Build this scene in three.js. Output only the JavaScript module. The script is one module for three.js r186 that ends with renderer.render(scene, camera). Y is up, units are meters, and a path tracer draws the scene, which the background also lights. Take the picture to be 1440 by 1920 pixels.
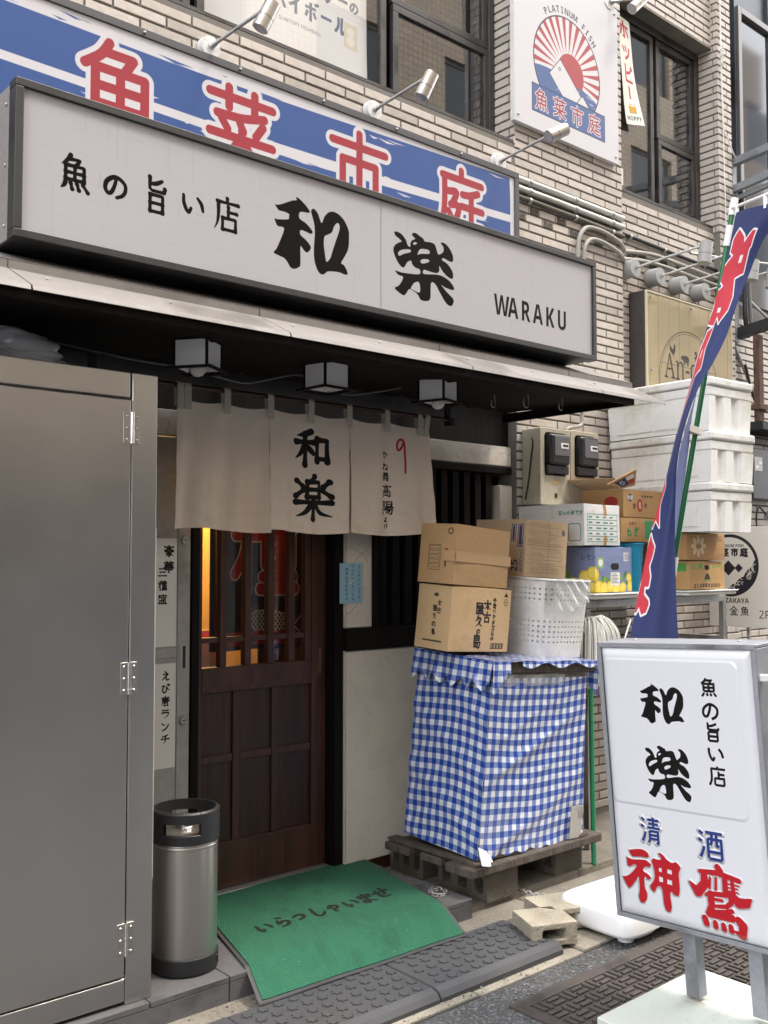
import * as THREE from 'three';
import { RoundedBoxGeometry } from 'three/addons/geometries/RoundedBoxGeometry.js';
import { mergeGeometries, mergeVertices, toCreasedNormals } from 'three/addons/utils/BufferGeometryUtils.js';

// ---------------------------------------------------------------- camera, sky, sun, exposure
const scene = new THREE.Scene();
const HEAD = THREE.MathUtils.degToRad(48.99), PITCH = THREE.MathUtils.degToRad(2.785);
const camera = new THREE.PerspectiveCamera(54.87, 768 / 1024, 0.05, 400);
const EYE = new THREE.Vector3(0, 1.55, 3.64);
camera.position.copy(EYE);
camera.lookAt(EYE.x + Math.cos(HEAD) * Math.cos(PITCH), EYE.y + Math.sin(PITCH), EYE.z - Math.sin(HEAD) * Math.cos(PITCH));
const renderer = new THREE.WebGLRenderer({ antialias: true });
renderer.toneMapping = THREE.LinearToneMapping;
renderer.toneMappingExposure = 3.8;
renderer.shadowMap.enabled = true;

const SKYW = 128, SKYH = 64, skyData = new Float32Array(SKYW * SKYH * 4);
for (let j = 0; j < SKYH; j++) for (let i = 0; i < SKYW; i++) {
  const el = ((j + 0.5) / SKYH - 0.5) * Math.PI, o = (j * SKYW + i) * 4, s = Math.sin(el);
  const L = s > 0 ? 1.25 + 0.25 * s : 0.3;
  skyData[o] = L * 0.98; skyData[o + 1] = L; skyData[o + 2] = L * 1.05; skyData[o + 3] = 1;
}
const skyTex = new THREE.DataTexture(skyData, SKYW, SKYH, THREE.RGBAFormat, THREE.FloatType);
skyTex.mapping = THREE.EquirectangularReflectionMapping;
skyTex.magFilter = THREE.LinearFilter; skyTex.needsUpdate = true;
scene.background = skyTex; scene.environment = skyTex;

const sun = new THREE.DirectionalLight(0xfff4e6, 1.0);
sun.position.set(3.5 + 0.42 * 14, 14, 0.5 + 0.34 * 14); sun.target.position.set(3.5, 0, 0.5);
sun.castShadow = true; sun.shadow.radius = 22;
Object.assign(sun.shadow.camera, { left: -9, right: 9, top: 9, bottom: -9, near: 0.5, far: 40 });
sun.shadow.mapSize.set(2048, 2048);
scene.add(sun, sun.target);

// ---------------------------------------------------------------- helpers
let seed = 7;
const rnd = () => { seed = (seed * 1664525 + 1013904223) >>> 0; return seed / 4294967296; };
const rr = (a, b) => a + (b - a) * rnd();
const V = (x, y, z) => new THREE.Vector3(x, y, z);

function hash(x, y, s) { let h = Math.imul(x | 0, 374761393) + Math.imul(y | 0, 668265263) + Math.imul(s | 0, 974711); h = Math.imul(h ^ (h >>> 13), 1274126177); return ((h ^ (h >>> 16)) >>> 0) / 4294967296; }
function vnoise(x, y, p, s) {          // tiling value noise, period p
  const xi = Math.floor(x), yi = Math.floor(y), fx = x - xi, fy = y - yi, w = (v) => ((v % p) + p) % p;
  const u = fx * fx * (3 - 2 * fx), v = fy * fy * (3 - 2 * fy);
  const a = hash(w(xi), w(yi), s), b = hash(w(xi + 1), w(yi), s), c = hash(w(xi), w(yi + 1), s), d = hash(w(xi + 1), w(yi + 1), s);
  return a + (b - a) * u + (c - a) * v + (a - b - c + d) * u * v;
}
function fbm(u, v, f, oct, s) { let t = 0, a = 0.5, n = 0; for (let i = 0; i < oct; i++) { t += a * vnoise(u * f, v * f, f, s + i * 17); n += a; a *= 0.5; f *= 2; } return t / n; }
function dtex(w, h, fn, srgb = true) {
  const d = new Uint8Array(w * h * 4);
  for (let j = 0; j < h; j++) for (let i = 0; i < w; i++) {
    const c = fn(i / w, j / h), o = (j * w + i) * 4;
    if (typeof c === 'number') d[o] = d[o + 1] = d[o + 2] = Math.max(0, Math.min(255, c * 255)); else for (let k = 0; k < 3; k++) d[o + k] = Math.max(0, Math.min(255, c[k] * 255));
    d[o + 3] = 255;
  }
  const t = new THREE.DataTexture(d, w, h); t.wrapS = t.wrapT = THREE.RepeatWrapping; t.magFilter = THREE.LinearFilter; t.minFilter = THREE.LinearMipmapLinearFilter;
  t.generateMipmaps = true; if (srgb) t.colorSpace = THREE.SRGBColorSpace; t.needsUpdate = true; return t;
}
function ctex(w, h, draw) {
  const c = document.createElement('canvas'); c.width = w; c.height = h; const g = c.getContext('2d'); draw(g, w, h);
  const t = new THREE.CanvasTexture(c); t.colorSpace = THREE.SRGBColorSpace; t.magFilter = THREE.LinearFilter; return t;
}
const rep = (t, x, y = x) => { const c = t.clone(); c.repeat.set(x, y); c.wrapS = c.wrapT = THREE.RepeatWrapping; return c; };

// textures shared by many materials (uv in metres)
const T = {};
T.mottle = dtex(256, 256, (u, v) => { const a = fbm(u, v, 4, 5, 3), b = fbm(u, v, 32, 3, 9); return 0.80 + 0.2 * (0.65 * a + 0.35 * b) + 0.02; });
T.stain = dtex(512, 512, (u, v) => { const a = fbm(u, v, 3, 6, 21), b = fbm(u, v, 48, 3, 5), k = Math.max(0, a - 0.5) * 1.5; const c = 0.93 - k + 0.1 * (b - 0.5); return [c, c * (1 - 0.06 * k), c * (1 - 0.14 * k)]; });
T.grain = dtex(256, 256, (u, v) => 0.5 + 0.5 * (fbm(u, v, 24, 4, 31) - 0.5) * 1.6, false);
T.lump = dtex(256, 256, (u, v) => fbm(u, v, 5, 4, 77), false);
T.asphalt = dtex(512, 512, (u, v) => { const a = vnoise(u * 128, v * 128, 128, 4), b = fbm(u, v, 4, 4, 8), c = vnoise(u * 64, v * 64, 64, 6); const s = a > 0.8 ? 1 : a > 0.62 ? 0.78 : 0.55 + 0.15 * c; return s * (0.8 + 0.3 * b); });
T.asphaltB = dtex(512, 512, (u, v) => { const a = vnoise(u * 128, v * 128, 128, 4), c = vnoise(u * 64, v * 64, 64, 6); return 0.3 + 0.5 * a + 0.2 * c; }, false);
T.concrete = dtex(512, 512, (u, v) => { const a = fbm(u, v, 4, 5, 41), b = vnoise(u * 128, v * 128, 128, 42), c = vnoise(u * 200, v * 200, 200, 43); let s = 0.78 + 0.3 * (a - 0.5) + 0.12 * (b - 0.5); if (c > 0.93) s *= 0.6; if (c < 0.05) s *= 1.15; return [s, s * 0.975, s * 0.92]; });
T.brush = dtex(256, 512, (u, v) => { const a = vnoise(u * 4, v * 256, 256, 51), b = vnoise(u * 8, v * 128, 128, 52); return 0.45 + 0.35 * (a - 0.5) + 0.3 * (b - 0.5); }, false);
T.steelStain = dtex(512, 512, (u, v) => { const a = fbm(u, v, 3, 5, 61), b = fbm(u, v * 0.25, 16, 3, 62), c = vnoise(u * 150, v * 150, 150, 63); let s = 0.90 - 0.10 * Math.max(0, a - 0.45) + 0.015 * (b - 0.5); return [s, s * 0.985, s * 0.965]; });
T.steelRough = dtex(512, 512, (u, v) => { const a = fbm(u, v, 3, 5, 61), b = vnoise(u * 64, v * 64, 64, 64); const c = vnoise(u * 8, v * 256, 256, 65); const sc = vnoise(u * 3, v * 220, 220, 66); return 0.31 + 0.12 * (a - 0.5) + (sc > 0.93 ? 0.05 : 0); }, false);
T.wood = dtex(256, 512, (u, v) => { const w = fbm(u, v * 0.25, 16, 3, 71) * 0.6 + fbm(u, v * 0.125, 64, 2, 72) * 0.4, k = fbm(u, v, 3, 3, 73); const s = 0.62 + 0.6 * (w - 0.35) + 0.2 * (k - 0.5); return [s, s * 0.96, s * 0.93]; });
T.woodB = dtex(256, 512, (u, v) => fbm(u, v * 0.125, 64, 3, 72), false);
T.card = dtex(256, 256, (u, v) => { const a = fbm(u, v, 5, 4, 81), b = vnoise(u * 100, v * 6, 100, 82), c = vnoise(u * 128, v * 128, 128, 83); const s = 0.93 + 0.1 * (a - 0.5) + 0.05 * (b - 0.5) + 0.05 * (c - 0.5); return [s, s * 0.99, s * 0.97]; });
T.foam = dtex(512, 512, (u, v) => { const a = fbm(u, v, 4, 5, 91), b = vnoise(u * 90, v * 90, 90, 92), k = Math.max(0, a - 0.60) * 1.3; const s = 0.97 - 0.45 * k * (0.4 + b) + 0.03 * (b - 0.5); return [s, s * (1 - 0.04 * k), s * (1 - 0.18 * k)]; });
T.foamB = dtex(256, 256, (u, v) => { const a = vnoise(u * 64, v * 64, 64, 93), b = fbm(u, v, 6, 3, 94); return 0.6 * a + 0.4 * b; }, false);
T.plaster = ctex(1024, 1024, (g, w, h) => {
  g.fillStyle = '#f4efe8'; g.fillRect(0, 0, w, h);
  for (let i = 0; i < 9000; i++) { const a = rnd() * 0.05; g.fillStyle = rnd() > 0.5 ? `rgba(120,105,90,${a})` : `rgba(255,255,255,${a * 2})`; const s = 2 + rnd() * 22; g.fillRect(rnd() * w, rnd() * h, s, s * 0.6); }
  for (let i = 0; i < 46; i++) {
    let x = rnd() * w, y = rnd() * h, d = rnd() * 6.28; g.strokeStyle = `rgba(70,58,50,${0.25 + rnd() * 0.5})`; g.lineWidth = 0.8 + rnd() * 2.2; g.beginPath(); g.moveTo(x, y);
    for (let k = 0; k < 9; k++) { d += (rnd() - 0.5) * 1.3; x += Math.cos(d) * 17; y += Math.sin(d) * 9; g.lineTo(x, y); } g.stroke();
  }
});
T.plaster.wrapS = T.plaster.wrapT = THREE.RepeatWrapping;
T.render = ctex(1024, 1024, (g, w, h) => {       // rendered panel: blotches, scuffs and a few hairline cracks
  g.fillStyle = '#f1ece4'; g.fillRect(0, 0, w, h);
  for (let i = 0; i < 300; i++) { g.fillStyle = `rgba(110,92,74,${rnd() * 0.03})`; g.beginPath(); g.ellipse(rnd() * w, rnd() * h, 10 + rnd() * 70, 6 + rnd() * 40, rnd() * 3, 0, 7); g.fill(); }
  for (let i = 0; i < 7000; i++) { g.fillStyle = `rgba(${rnd() > 0.5 ? '90,76,62' : '255,252,246'},${rnd() * 0.06})`; g.fillRect(rnd() * w, rnd() * h, 1 + rnd() * 5, 1 + rnd() * 4); }
  for (let i = 0; i < 40; i++) { g.fillStyle = `rgba(70,60,52,${0.1 + rnd() * 0.3})`; g.fillRect(rnd() * w, rnd() * h, 2 + rnd() * 6, 2 + rnd() * 3); }
  for (let i = 0; i < 15; i++) { let x = rnd() * w, y = rnd() * h, d = rnd() * 6.28; g.strokeStyle = `rgba(70,58,50,${0.12 + rnd() * 0.22})`; g.lineWidth = 0.7 + rnd(); g.beginPath(); g.moveTo(x, y); for (let k = 0; k < 12; k++) { d += (rnd() - 0.5) * 1.1; x += Math.cos(d) * 12; y += Math.sin(d) * 12; g.lineTo(x, y); } g.stroke(); }
}); T.render.wrapS = T.render.wrapT = THREE.RepeatWrapping;

function M(hex, rough = 0.7, o = {}) { const m = new THREE.MeshPhysicalMaterial({ color: hex, roughness: rough, ...o }); return m; }
const lin = (r, g, b) => new THREE.Color().setRGB(r, g, b);
const bumpy = (tex, s) => ({ bumpMap: tex, bumpScale: s });
const MAT = {
  asphalt: M(lin(0.15, 0.148, 0.15), 0.95, { map: rep(T.asphalt, 1.2), ...bumpy(rep(T.asphaltB, 1.2), 0.004) }),
  kerb: M(lin(0.42, 0.40, 0.36), 0.95, { map: rep(T.concrete, 1.4), ...bumpy(rep(T.grain, 3), 0.003) }),
  ledge: M(lin(0.30, 0.285, 0.26), 0.95, { map: rep(T.concrete, 1.1), ...bumpy(rep(T.grain, 3), 0.003) }),
  block: M(lin(0.15, 0.135, 0.12), 0.97, { map: rep(T.concrete, 2.3), ...bumpy(rep(T.grain, 5), 0.004) }),
  blockPale: M(lin(0.50, 0.47, 0.41), 0.97, { map: rep(T.concrete, 2.3), ...bumpy(rep(T.grain, 5), 0.004) }),
  tile: M(lin(0.105, 0.102, 0.104), 0.72, { map: rep(T.stain, 1.5), ...bumpy(rep(T.grain, 3), 0.0012) }),
  grout: M(lin(0.09, 0.085, 0.08), 0.95),
  rubber: M(lin(0.058, 0.058, 0.062), 0.62, { map: rep(T.mottle, 2), ...bumpy(rep(T.grain, 8), 0.0006) }),
  blackRubber: M(lin(0.012, 0.012, 0.013), 0.5, bumpy(rep(T.grain, 8), 0.0004)),
  mortar: M(lin(0.18, 0.165, 0.148), 0.95, { map: rep(T.mottle, 1) }),
  steel: M(lin(0.72, 0.725, 0.735), 1, { metalness: 1, map: rep(T.steelStain, 0.7), roughnessMap: rep(T.steelRough, 0.8), ...bumpy(rep(T.lump, 0.45), 0.003) }),
  steelBright: M(lin(0.66, 0.65, 0.63), 0.36, { metalness: 1, map: rep(T.steelStain, 2), ...bumpy(rep(T.brush, 1, 6), 0.00012) }),
  chrome: M(lin(0.72, 0.72, 0.72), 0.18, { metalness: 1 }),
  galv: M(lin(0.50, 0.50, 0.49), 0.5, { metalness: 0.8, map: rep(T.stain, 1.5) }),
  aluFrame: M(lin(0.24, 0.235, 0.23), 0.5, { metalness: 0.55 }),
  aluPaint: M(lin(0.33, 0.34, 0.37), 0.45, { metalness: 0.35, map: rep(T.stain, 1.5) }),
  signFrame: M(lin(0.032, 0.032, 0.034), 0.45, { map: rep(T.stain, 2) }),
  signSide: M(lin(0.30, 0.28, 0.27), 0.55, { metalness: 0.3, map: rep(T.stain, 1.4) }),
  greyPaint: M(lin(0.40, 0.40, 0.385), 0.5, { map: rep(T.stain, 0.9) }),
  darkWood: M(lin(0.011, 0.0085, 0.0078), 0.65, { specularIntensity: 0.35, map: rep(T.wood, 3, 1), ...bumpy(rep(T.woodB, 3, 1), 0.001) }),
  doorWood: M(lin(0.115, 0.045, 0.029), 0.42, { map: rep(T.wood, 3, 1), ...bumpy(rep(T.woodB, 3, 1), 0.0008), clearcoat: 0.25, clearcoatRoughness: 0.35 }),
  doorPanel: M(lin(0.075, 0.031, 0.021), 0.45, { map: rep(T.wood, 2, 0.8), ...bumpy(rep(T.woodB, 2, 0.8), 0.0008), clearcoat: 0.2, clearcoatRoughness: 0.35 }),
  oldWood: M(lin(0.155, 0.135, 0.115), 0.9, { map: rep(T.wood, 5, 1.2), ...bumpy(rep(T.woodB, 5, 1.2), 0.003) }),
  plaster: M(lin(0.66, 0.645, 0.61), 0.9, { map: rep(T.plaster, 0.9), ...bumpy(rep(T.lump, 2.2), 0.008) }),
  rendered: M(lin(0.68, 0.665, 0.635), 0.9, { map: rep(T.render, 0.85), ...bumpy(rep(T.lump, 2.2), 0.005) }),
  roofMetal: M(lin(0.24, 0.222, 0.205), 0.6, { metalness: 0.2, map: rep(T.stain, 0.8), ...bumpy(rep(T.lump, 1), 0.003) }),
  soffit: M(lin(0.015, 0.011, 0.010), 0.75, { specularIntensity: 0.25, map: rep(T.wood, 2, 2) }),
  whitePaint: M(lin(0.72, 0.72, 0.71), 0.45, { map: rep(T.mottle, 1) }),
  whitePlastic: M(lin(0.80, 0.80, 0.80), 0.35),
  basket: M(lin(0.70, 0.69, 0.66), 0.5, { map: rep(T.stain, 1.2) }),
  paper: M(lin(0.74, 0.73, 0.71), 0.9),
  cream: M(lin(0.48, 0.43, 0.33), 0.5, { map: rep(T.stain, 1.1) }),
  meterBlack: M(lin(0.02, 0.02, 0.023), 0.28),
  meterGrey: M(lin(0.12, 0.12, 0.13), 0.35),
  card: M(lin(0.40, 0.275, 0.165), 0.88, { map: rep(T.card, 1.5), ...bumpy(rep(T.lump, 3), 0.003) }),
  tape: M(lin(0.50, 0.33, 0.17), 0.22),
  foam: M(lin(0.74, 0.74, 0.725), 0.85, { map: rep(T.foam, 1.1), ...bumpy(rep(T.foamB, 4), 0.0015) }),
  plexi: M(0xffffff, 0.06, { transmission: 1, thickness: 0, ior: 1.25 }),
  glass: M(0xffffff, 0.02, { transmission: 1, thickness: 0, ior: 1.6, specularIntensity: 1 }),
  film: M(0xf4f6f6, 0.16, { transmission: 0.82, thickness: 0, ior: 1.4 }),
  green: M(lin(0.012, 0.20, 0.085), 0.35),
  greenDark: M(lin(0.01, 0.13, 0.045), 0.35),
  rope: M(lin(0.70, 0.69, 0.65), 0.95),
  rust: M(lin(0.10, 0.055, 0.035), 0.85, { map: rep(T.stain, 3), ...bumpy(rep(T.grain, 4), 0.002) }),
  ironDark: M(lin(0.012, 0.012, 0.013), 0.6, { map: rep(T.stain, 2) }),
  ironCover: M(lin(0.085, 0.07, 0.062), 0.6, { metalness: 0.35, map: rep(T.stain, 2), ...bumpy(rep(T.grain, 5), 0.0012) }),
  pvcWhite: M(lin(0.66, 0.66, 0.62), 0.5, { map: rep(T.stain, 1) }),
  pvcGrey: M(lin(0.36, 0.34, 0.30), 0.6, { map: rep(T.stain, 2) }),
  black: M(lin(0.012, 0.012, 0.013), 0.5),
  white: M(lin(0.78, 0.78, 0.77), 0.5),
};

// geometry helpers; every geometry gets uv in metres by dominant normal
function planarUV(g) {
  const p = g.attributes.position, n = g.attributes.normal, uv = new Float32Array(p.count * 2);
  for (let i = 0; i < p.count; i++) {
    const ax = Math.abs(n.getX(i)), ay = Math.abs(n.getY(i)), az = Math.abs(n.getZ(i));
    if (ax >= ay && ax >= az) { uv[2 * i] = p.getZ(i); uv[2 * i + 1] = p.getY(i); } else if (ay >= az) { uv[2 * i] = p.getX(i); uv[2 * i + 1] = p.getZ(i); } else { uv[2 * i] = p.getX(i); uv[2 * i + 1] = p.getY(i); }
  }
  g.setAttribute('uv', new THREE.BufferAttribute(uv, 2)); return g;
}
const raw = (g) => { for (const k of Object.keys(g.attributes)) if (!['position', 'normal', 'uv'].includes(k)) g.deleteAttribute(k); return g.index ? g.toNonIndexed() : g; };
const bx = (w, h, d, x = 0, y = 0, z = 0, r = 0.003) => { const g = raw(new RoundedBoxGeometry(w, h, d, 1, Math.min(r, w / 2.05, h / 2.05, d / 2.05))); g.translate(x, y, z); return planarUV(g); };
const span = (x0, x1, y0, y1, z0, z1, r = 0.003) => bx(x1 - x0, y1 - y0, z1 - z0, (x0 + x1) / 2, (y0 + y1) / 2, (z0 + z1) / 2, r);
const sharp = (x0, x1, y0, y1, z0, z1) => { const g = raw(new THREE.BoxGeometry(x1 - x0, y1 - y0, z1 - z0)); g.translate((x0 + x1) / 2, (y0 + y1) / 2, (z0 + z1) / 2); return planarUV(g); };
const cyl = (r0, r1, h, x, y, z, seg = 24, open = false) => { const g = raw(new THREE.CylinderGeometry(r1, r0, h, seg, 1, open)); g.translate(x, y, z); return g; };
function rod(a, b, r, r2 = r, seg = 10) { const d = b.clone().sub(a), g = raw(new THREE.CylinderGeometry(r2, r, d.length(), seg)); g.applyQuaternion(new THREE.Quaternion().setFromUnitVectors(V(0, 1, 0), d.clone().normalize())); const m = a.clone().add(b).multiplyScalar(0.5); g.translate(m.x, m.y, m.z); return g; }
function bar(a, b, w, h) { const d = b.clone().sub(a), g = raw(new THREE.BoxGeometry(w, h, d.length())); const q = new THREE.Matrix4().lookAt(b, a, V(0, 1, 0)); g.applyMatrix4(q); const m = a.clone().add(b).multiplyScalar(0.5); g.translate(m.x, m.y, m.z); return planarUV(g); }
const tube = (pts, r, n = 40, seg = 8, closed = false) => raw(new THREE.TubeGeometry(new THREE.CatmullRomCurve3(pts.map((p) => p.isVector3 ? p : V(...p)), closed, 'catmullrom', 0.4), n, r, seg, closed));
const lathe = (prof, seg = 40) => raw(new THREE.LatheGeometry(prof.map(([r, y]) => new THREE.Vector2(r, y)), seg));
const extr = (pts, depth, bevel = 0.002) => { const s = new THREE.Shape(pts.map(([x, y]) => new THREE.Vector2(x, y))); return raw(new THREE.ExtrudeGeometry(s, { depth, bevelEnabled: bevel > 0, bevelSize: bevel, bevelThickness: bevel, bevelSegments: 1, steps: 1 })); };
function sheet(nu, nv, fn, thick = 0) {     // grid surface; fn(u, v) gives a point; with thickness the back is offset along the normal
  const pos = [], uv = [], idx = [];
  for (let j = 0; j <= nv; j++) for (let i = 0; i <= nu; i++) { const p = fn(i / nu, j / nv); pos.push(p[0], p[1], p[2]); uv.push(i / nu, 1 - j / nv); }
  for (let j = 0; j < nv; j++) for (let i = 0; i < nu; i++) { const a = j * (nu + 1) + i, b = a + 1, c = a + nu + 1, d = c + 1; idx.push(a, c, b, b, c, d); }
  let g = new THREE.BufferGeometry(); g.setAttribute('position', new THREE.Float32BufferAttribute(pos, 3)); g.setAttribute('uv', new THREE.Float32BufferAttribute(uv, 2)); g.setIndex(idx); g.computeVertexNormals();
  if (thick) {
    const n = g.attributes.normal, N = pos.length / 3, p2 = pos.slice(), u2 = uv.slice(), id = idx.slice();
    for (let i = 0; i < N; i++) { p2.push(pos[3 * i] - n.getX(i) * thick, pos[3 * i + 1] - n.getY(i) * thick, pos[3 * i + 2] - n.getZ(i) * thick); u2.push(uv[2 * i], uv[2 * i + 1]); }
    for (let k = 0; k < idx.length; k += 3) id.push(idx[k] + N, idx[k + 2] + N, idx[k + 1] + N);
    const edge = []; for (let i = 0; i < nu; i++) edge.push([i + 1, i], [nv * (nu + 1) + i, nv * (nu + 1) + i + 1]); for (let j = 0; j < nv; j++) edge.push([j * (nu + 1), (j + 1) * (nu + 1)], [(j + 1) * (nu + 1) + nu, j * (nu + 1) + nu]);
    for (const [a, b] of edge) id.push(a, b, a + N, b, b + N, a + N);
    g = new THREE.BufferGeometry(); g.setAttribute('position', new THREE.Float32BufferAttribute(p2, 3)); g.setAttribute('uv', new THREE.Float32BufferAttribute(u2, 2)); g.setIndex(id);
    g = toCreasedNormals(g, 0.9);
  }
  return raw(g);
}
const taken = {};
function numbered(n) { taken[n] = (taken[n] ?? -1) + 1; return taken[n] ? `${n}_${String(taken[n]).padStart(3, '0')}` : n; }
function obj(name, geos, mat, parent = scene) {
  const list = (Array.isArray(geos) ? geos : [geos]).map(raw), g = list.length > 1 ? mergeGeometries(list) : list[0];
  const m = new THREE.Mesh(g, mat); m.name = parent === scene ? numbered(name) : name; m.castShadow = m.receiveShadow = true; parent.add(m); return m;
}
function tag(o, label, category, group) { o.userData.label = label; o.userData.category = category; if (group) o.userData.group = group; return o; }
function thing(name, label, category, pos = [0, 0, 0], turn = 0, group) { const o = new THREE.Group(); o.name = numbered(name); o.position.set(...pos); o.rotation.y = turn; scene.add(o); return tag(o, label, category, group); }
function part(name, parent) { const o = new THREE.Group(); o.name = name; parent.add(o); return o; }
function struct(o) { o.userData.kind = 'structure'; return o; }

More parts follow.
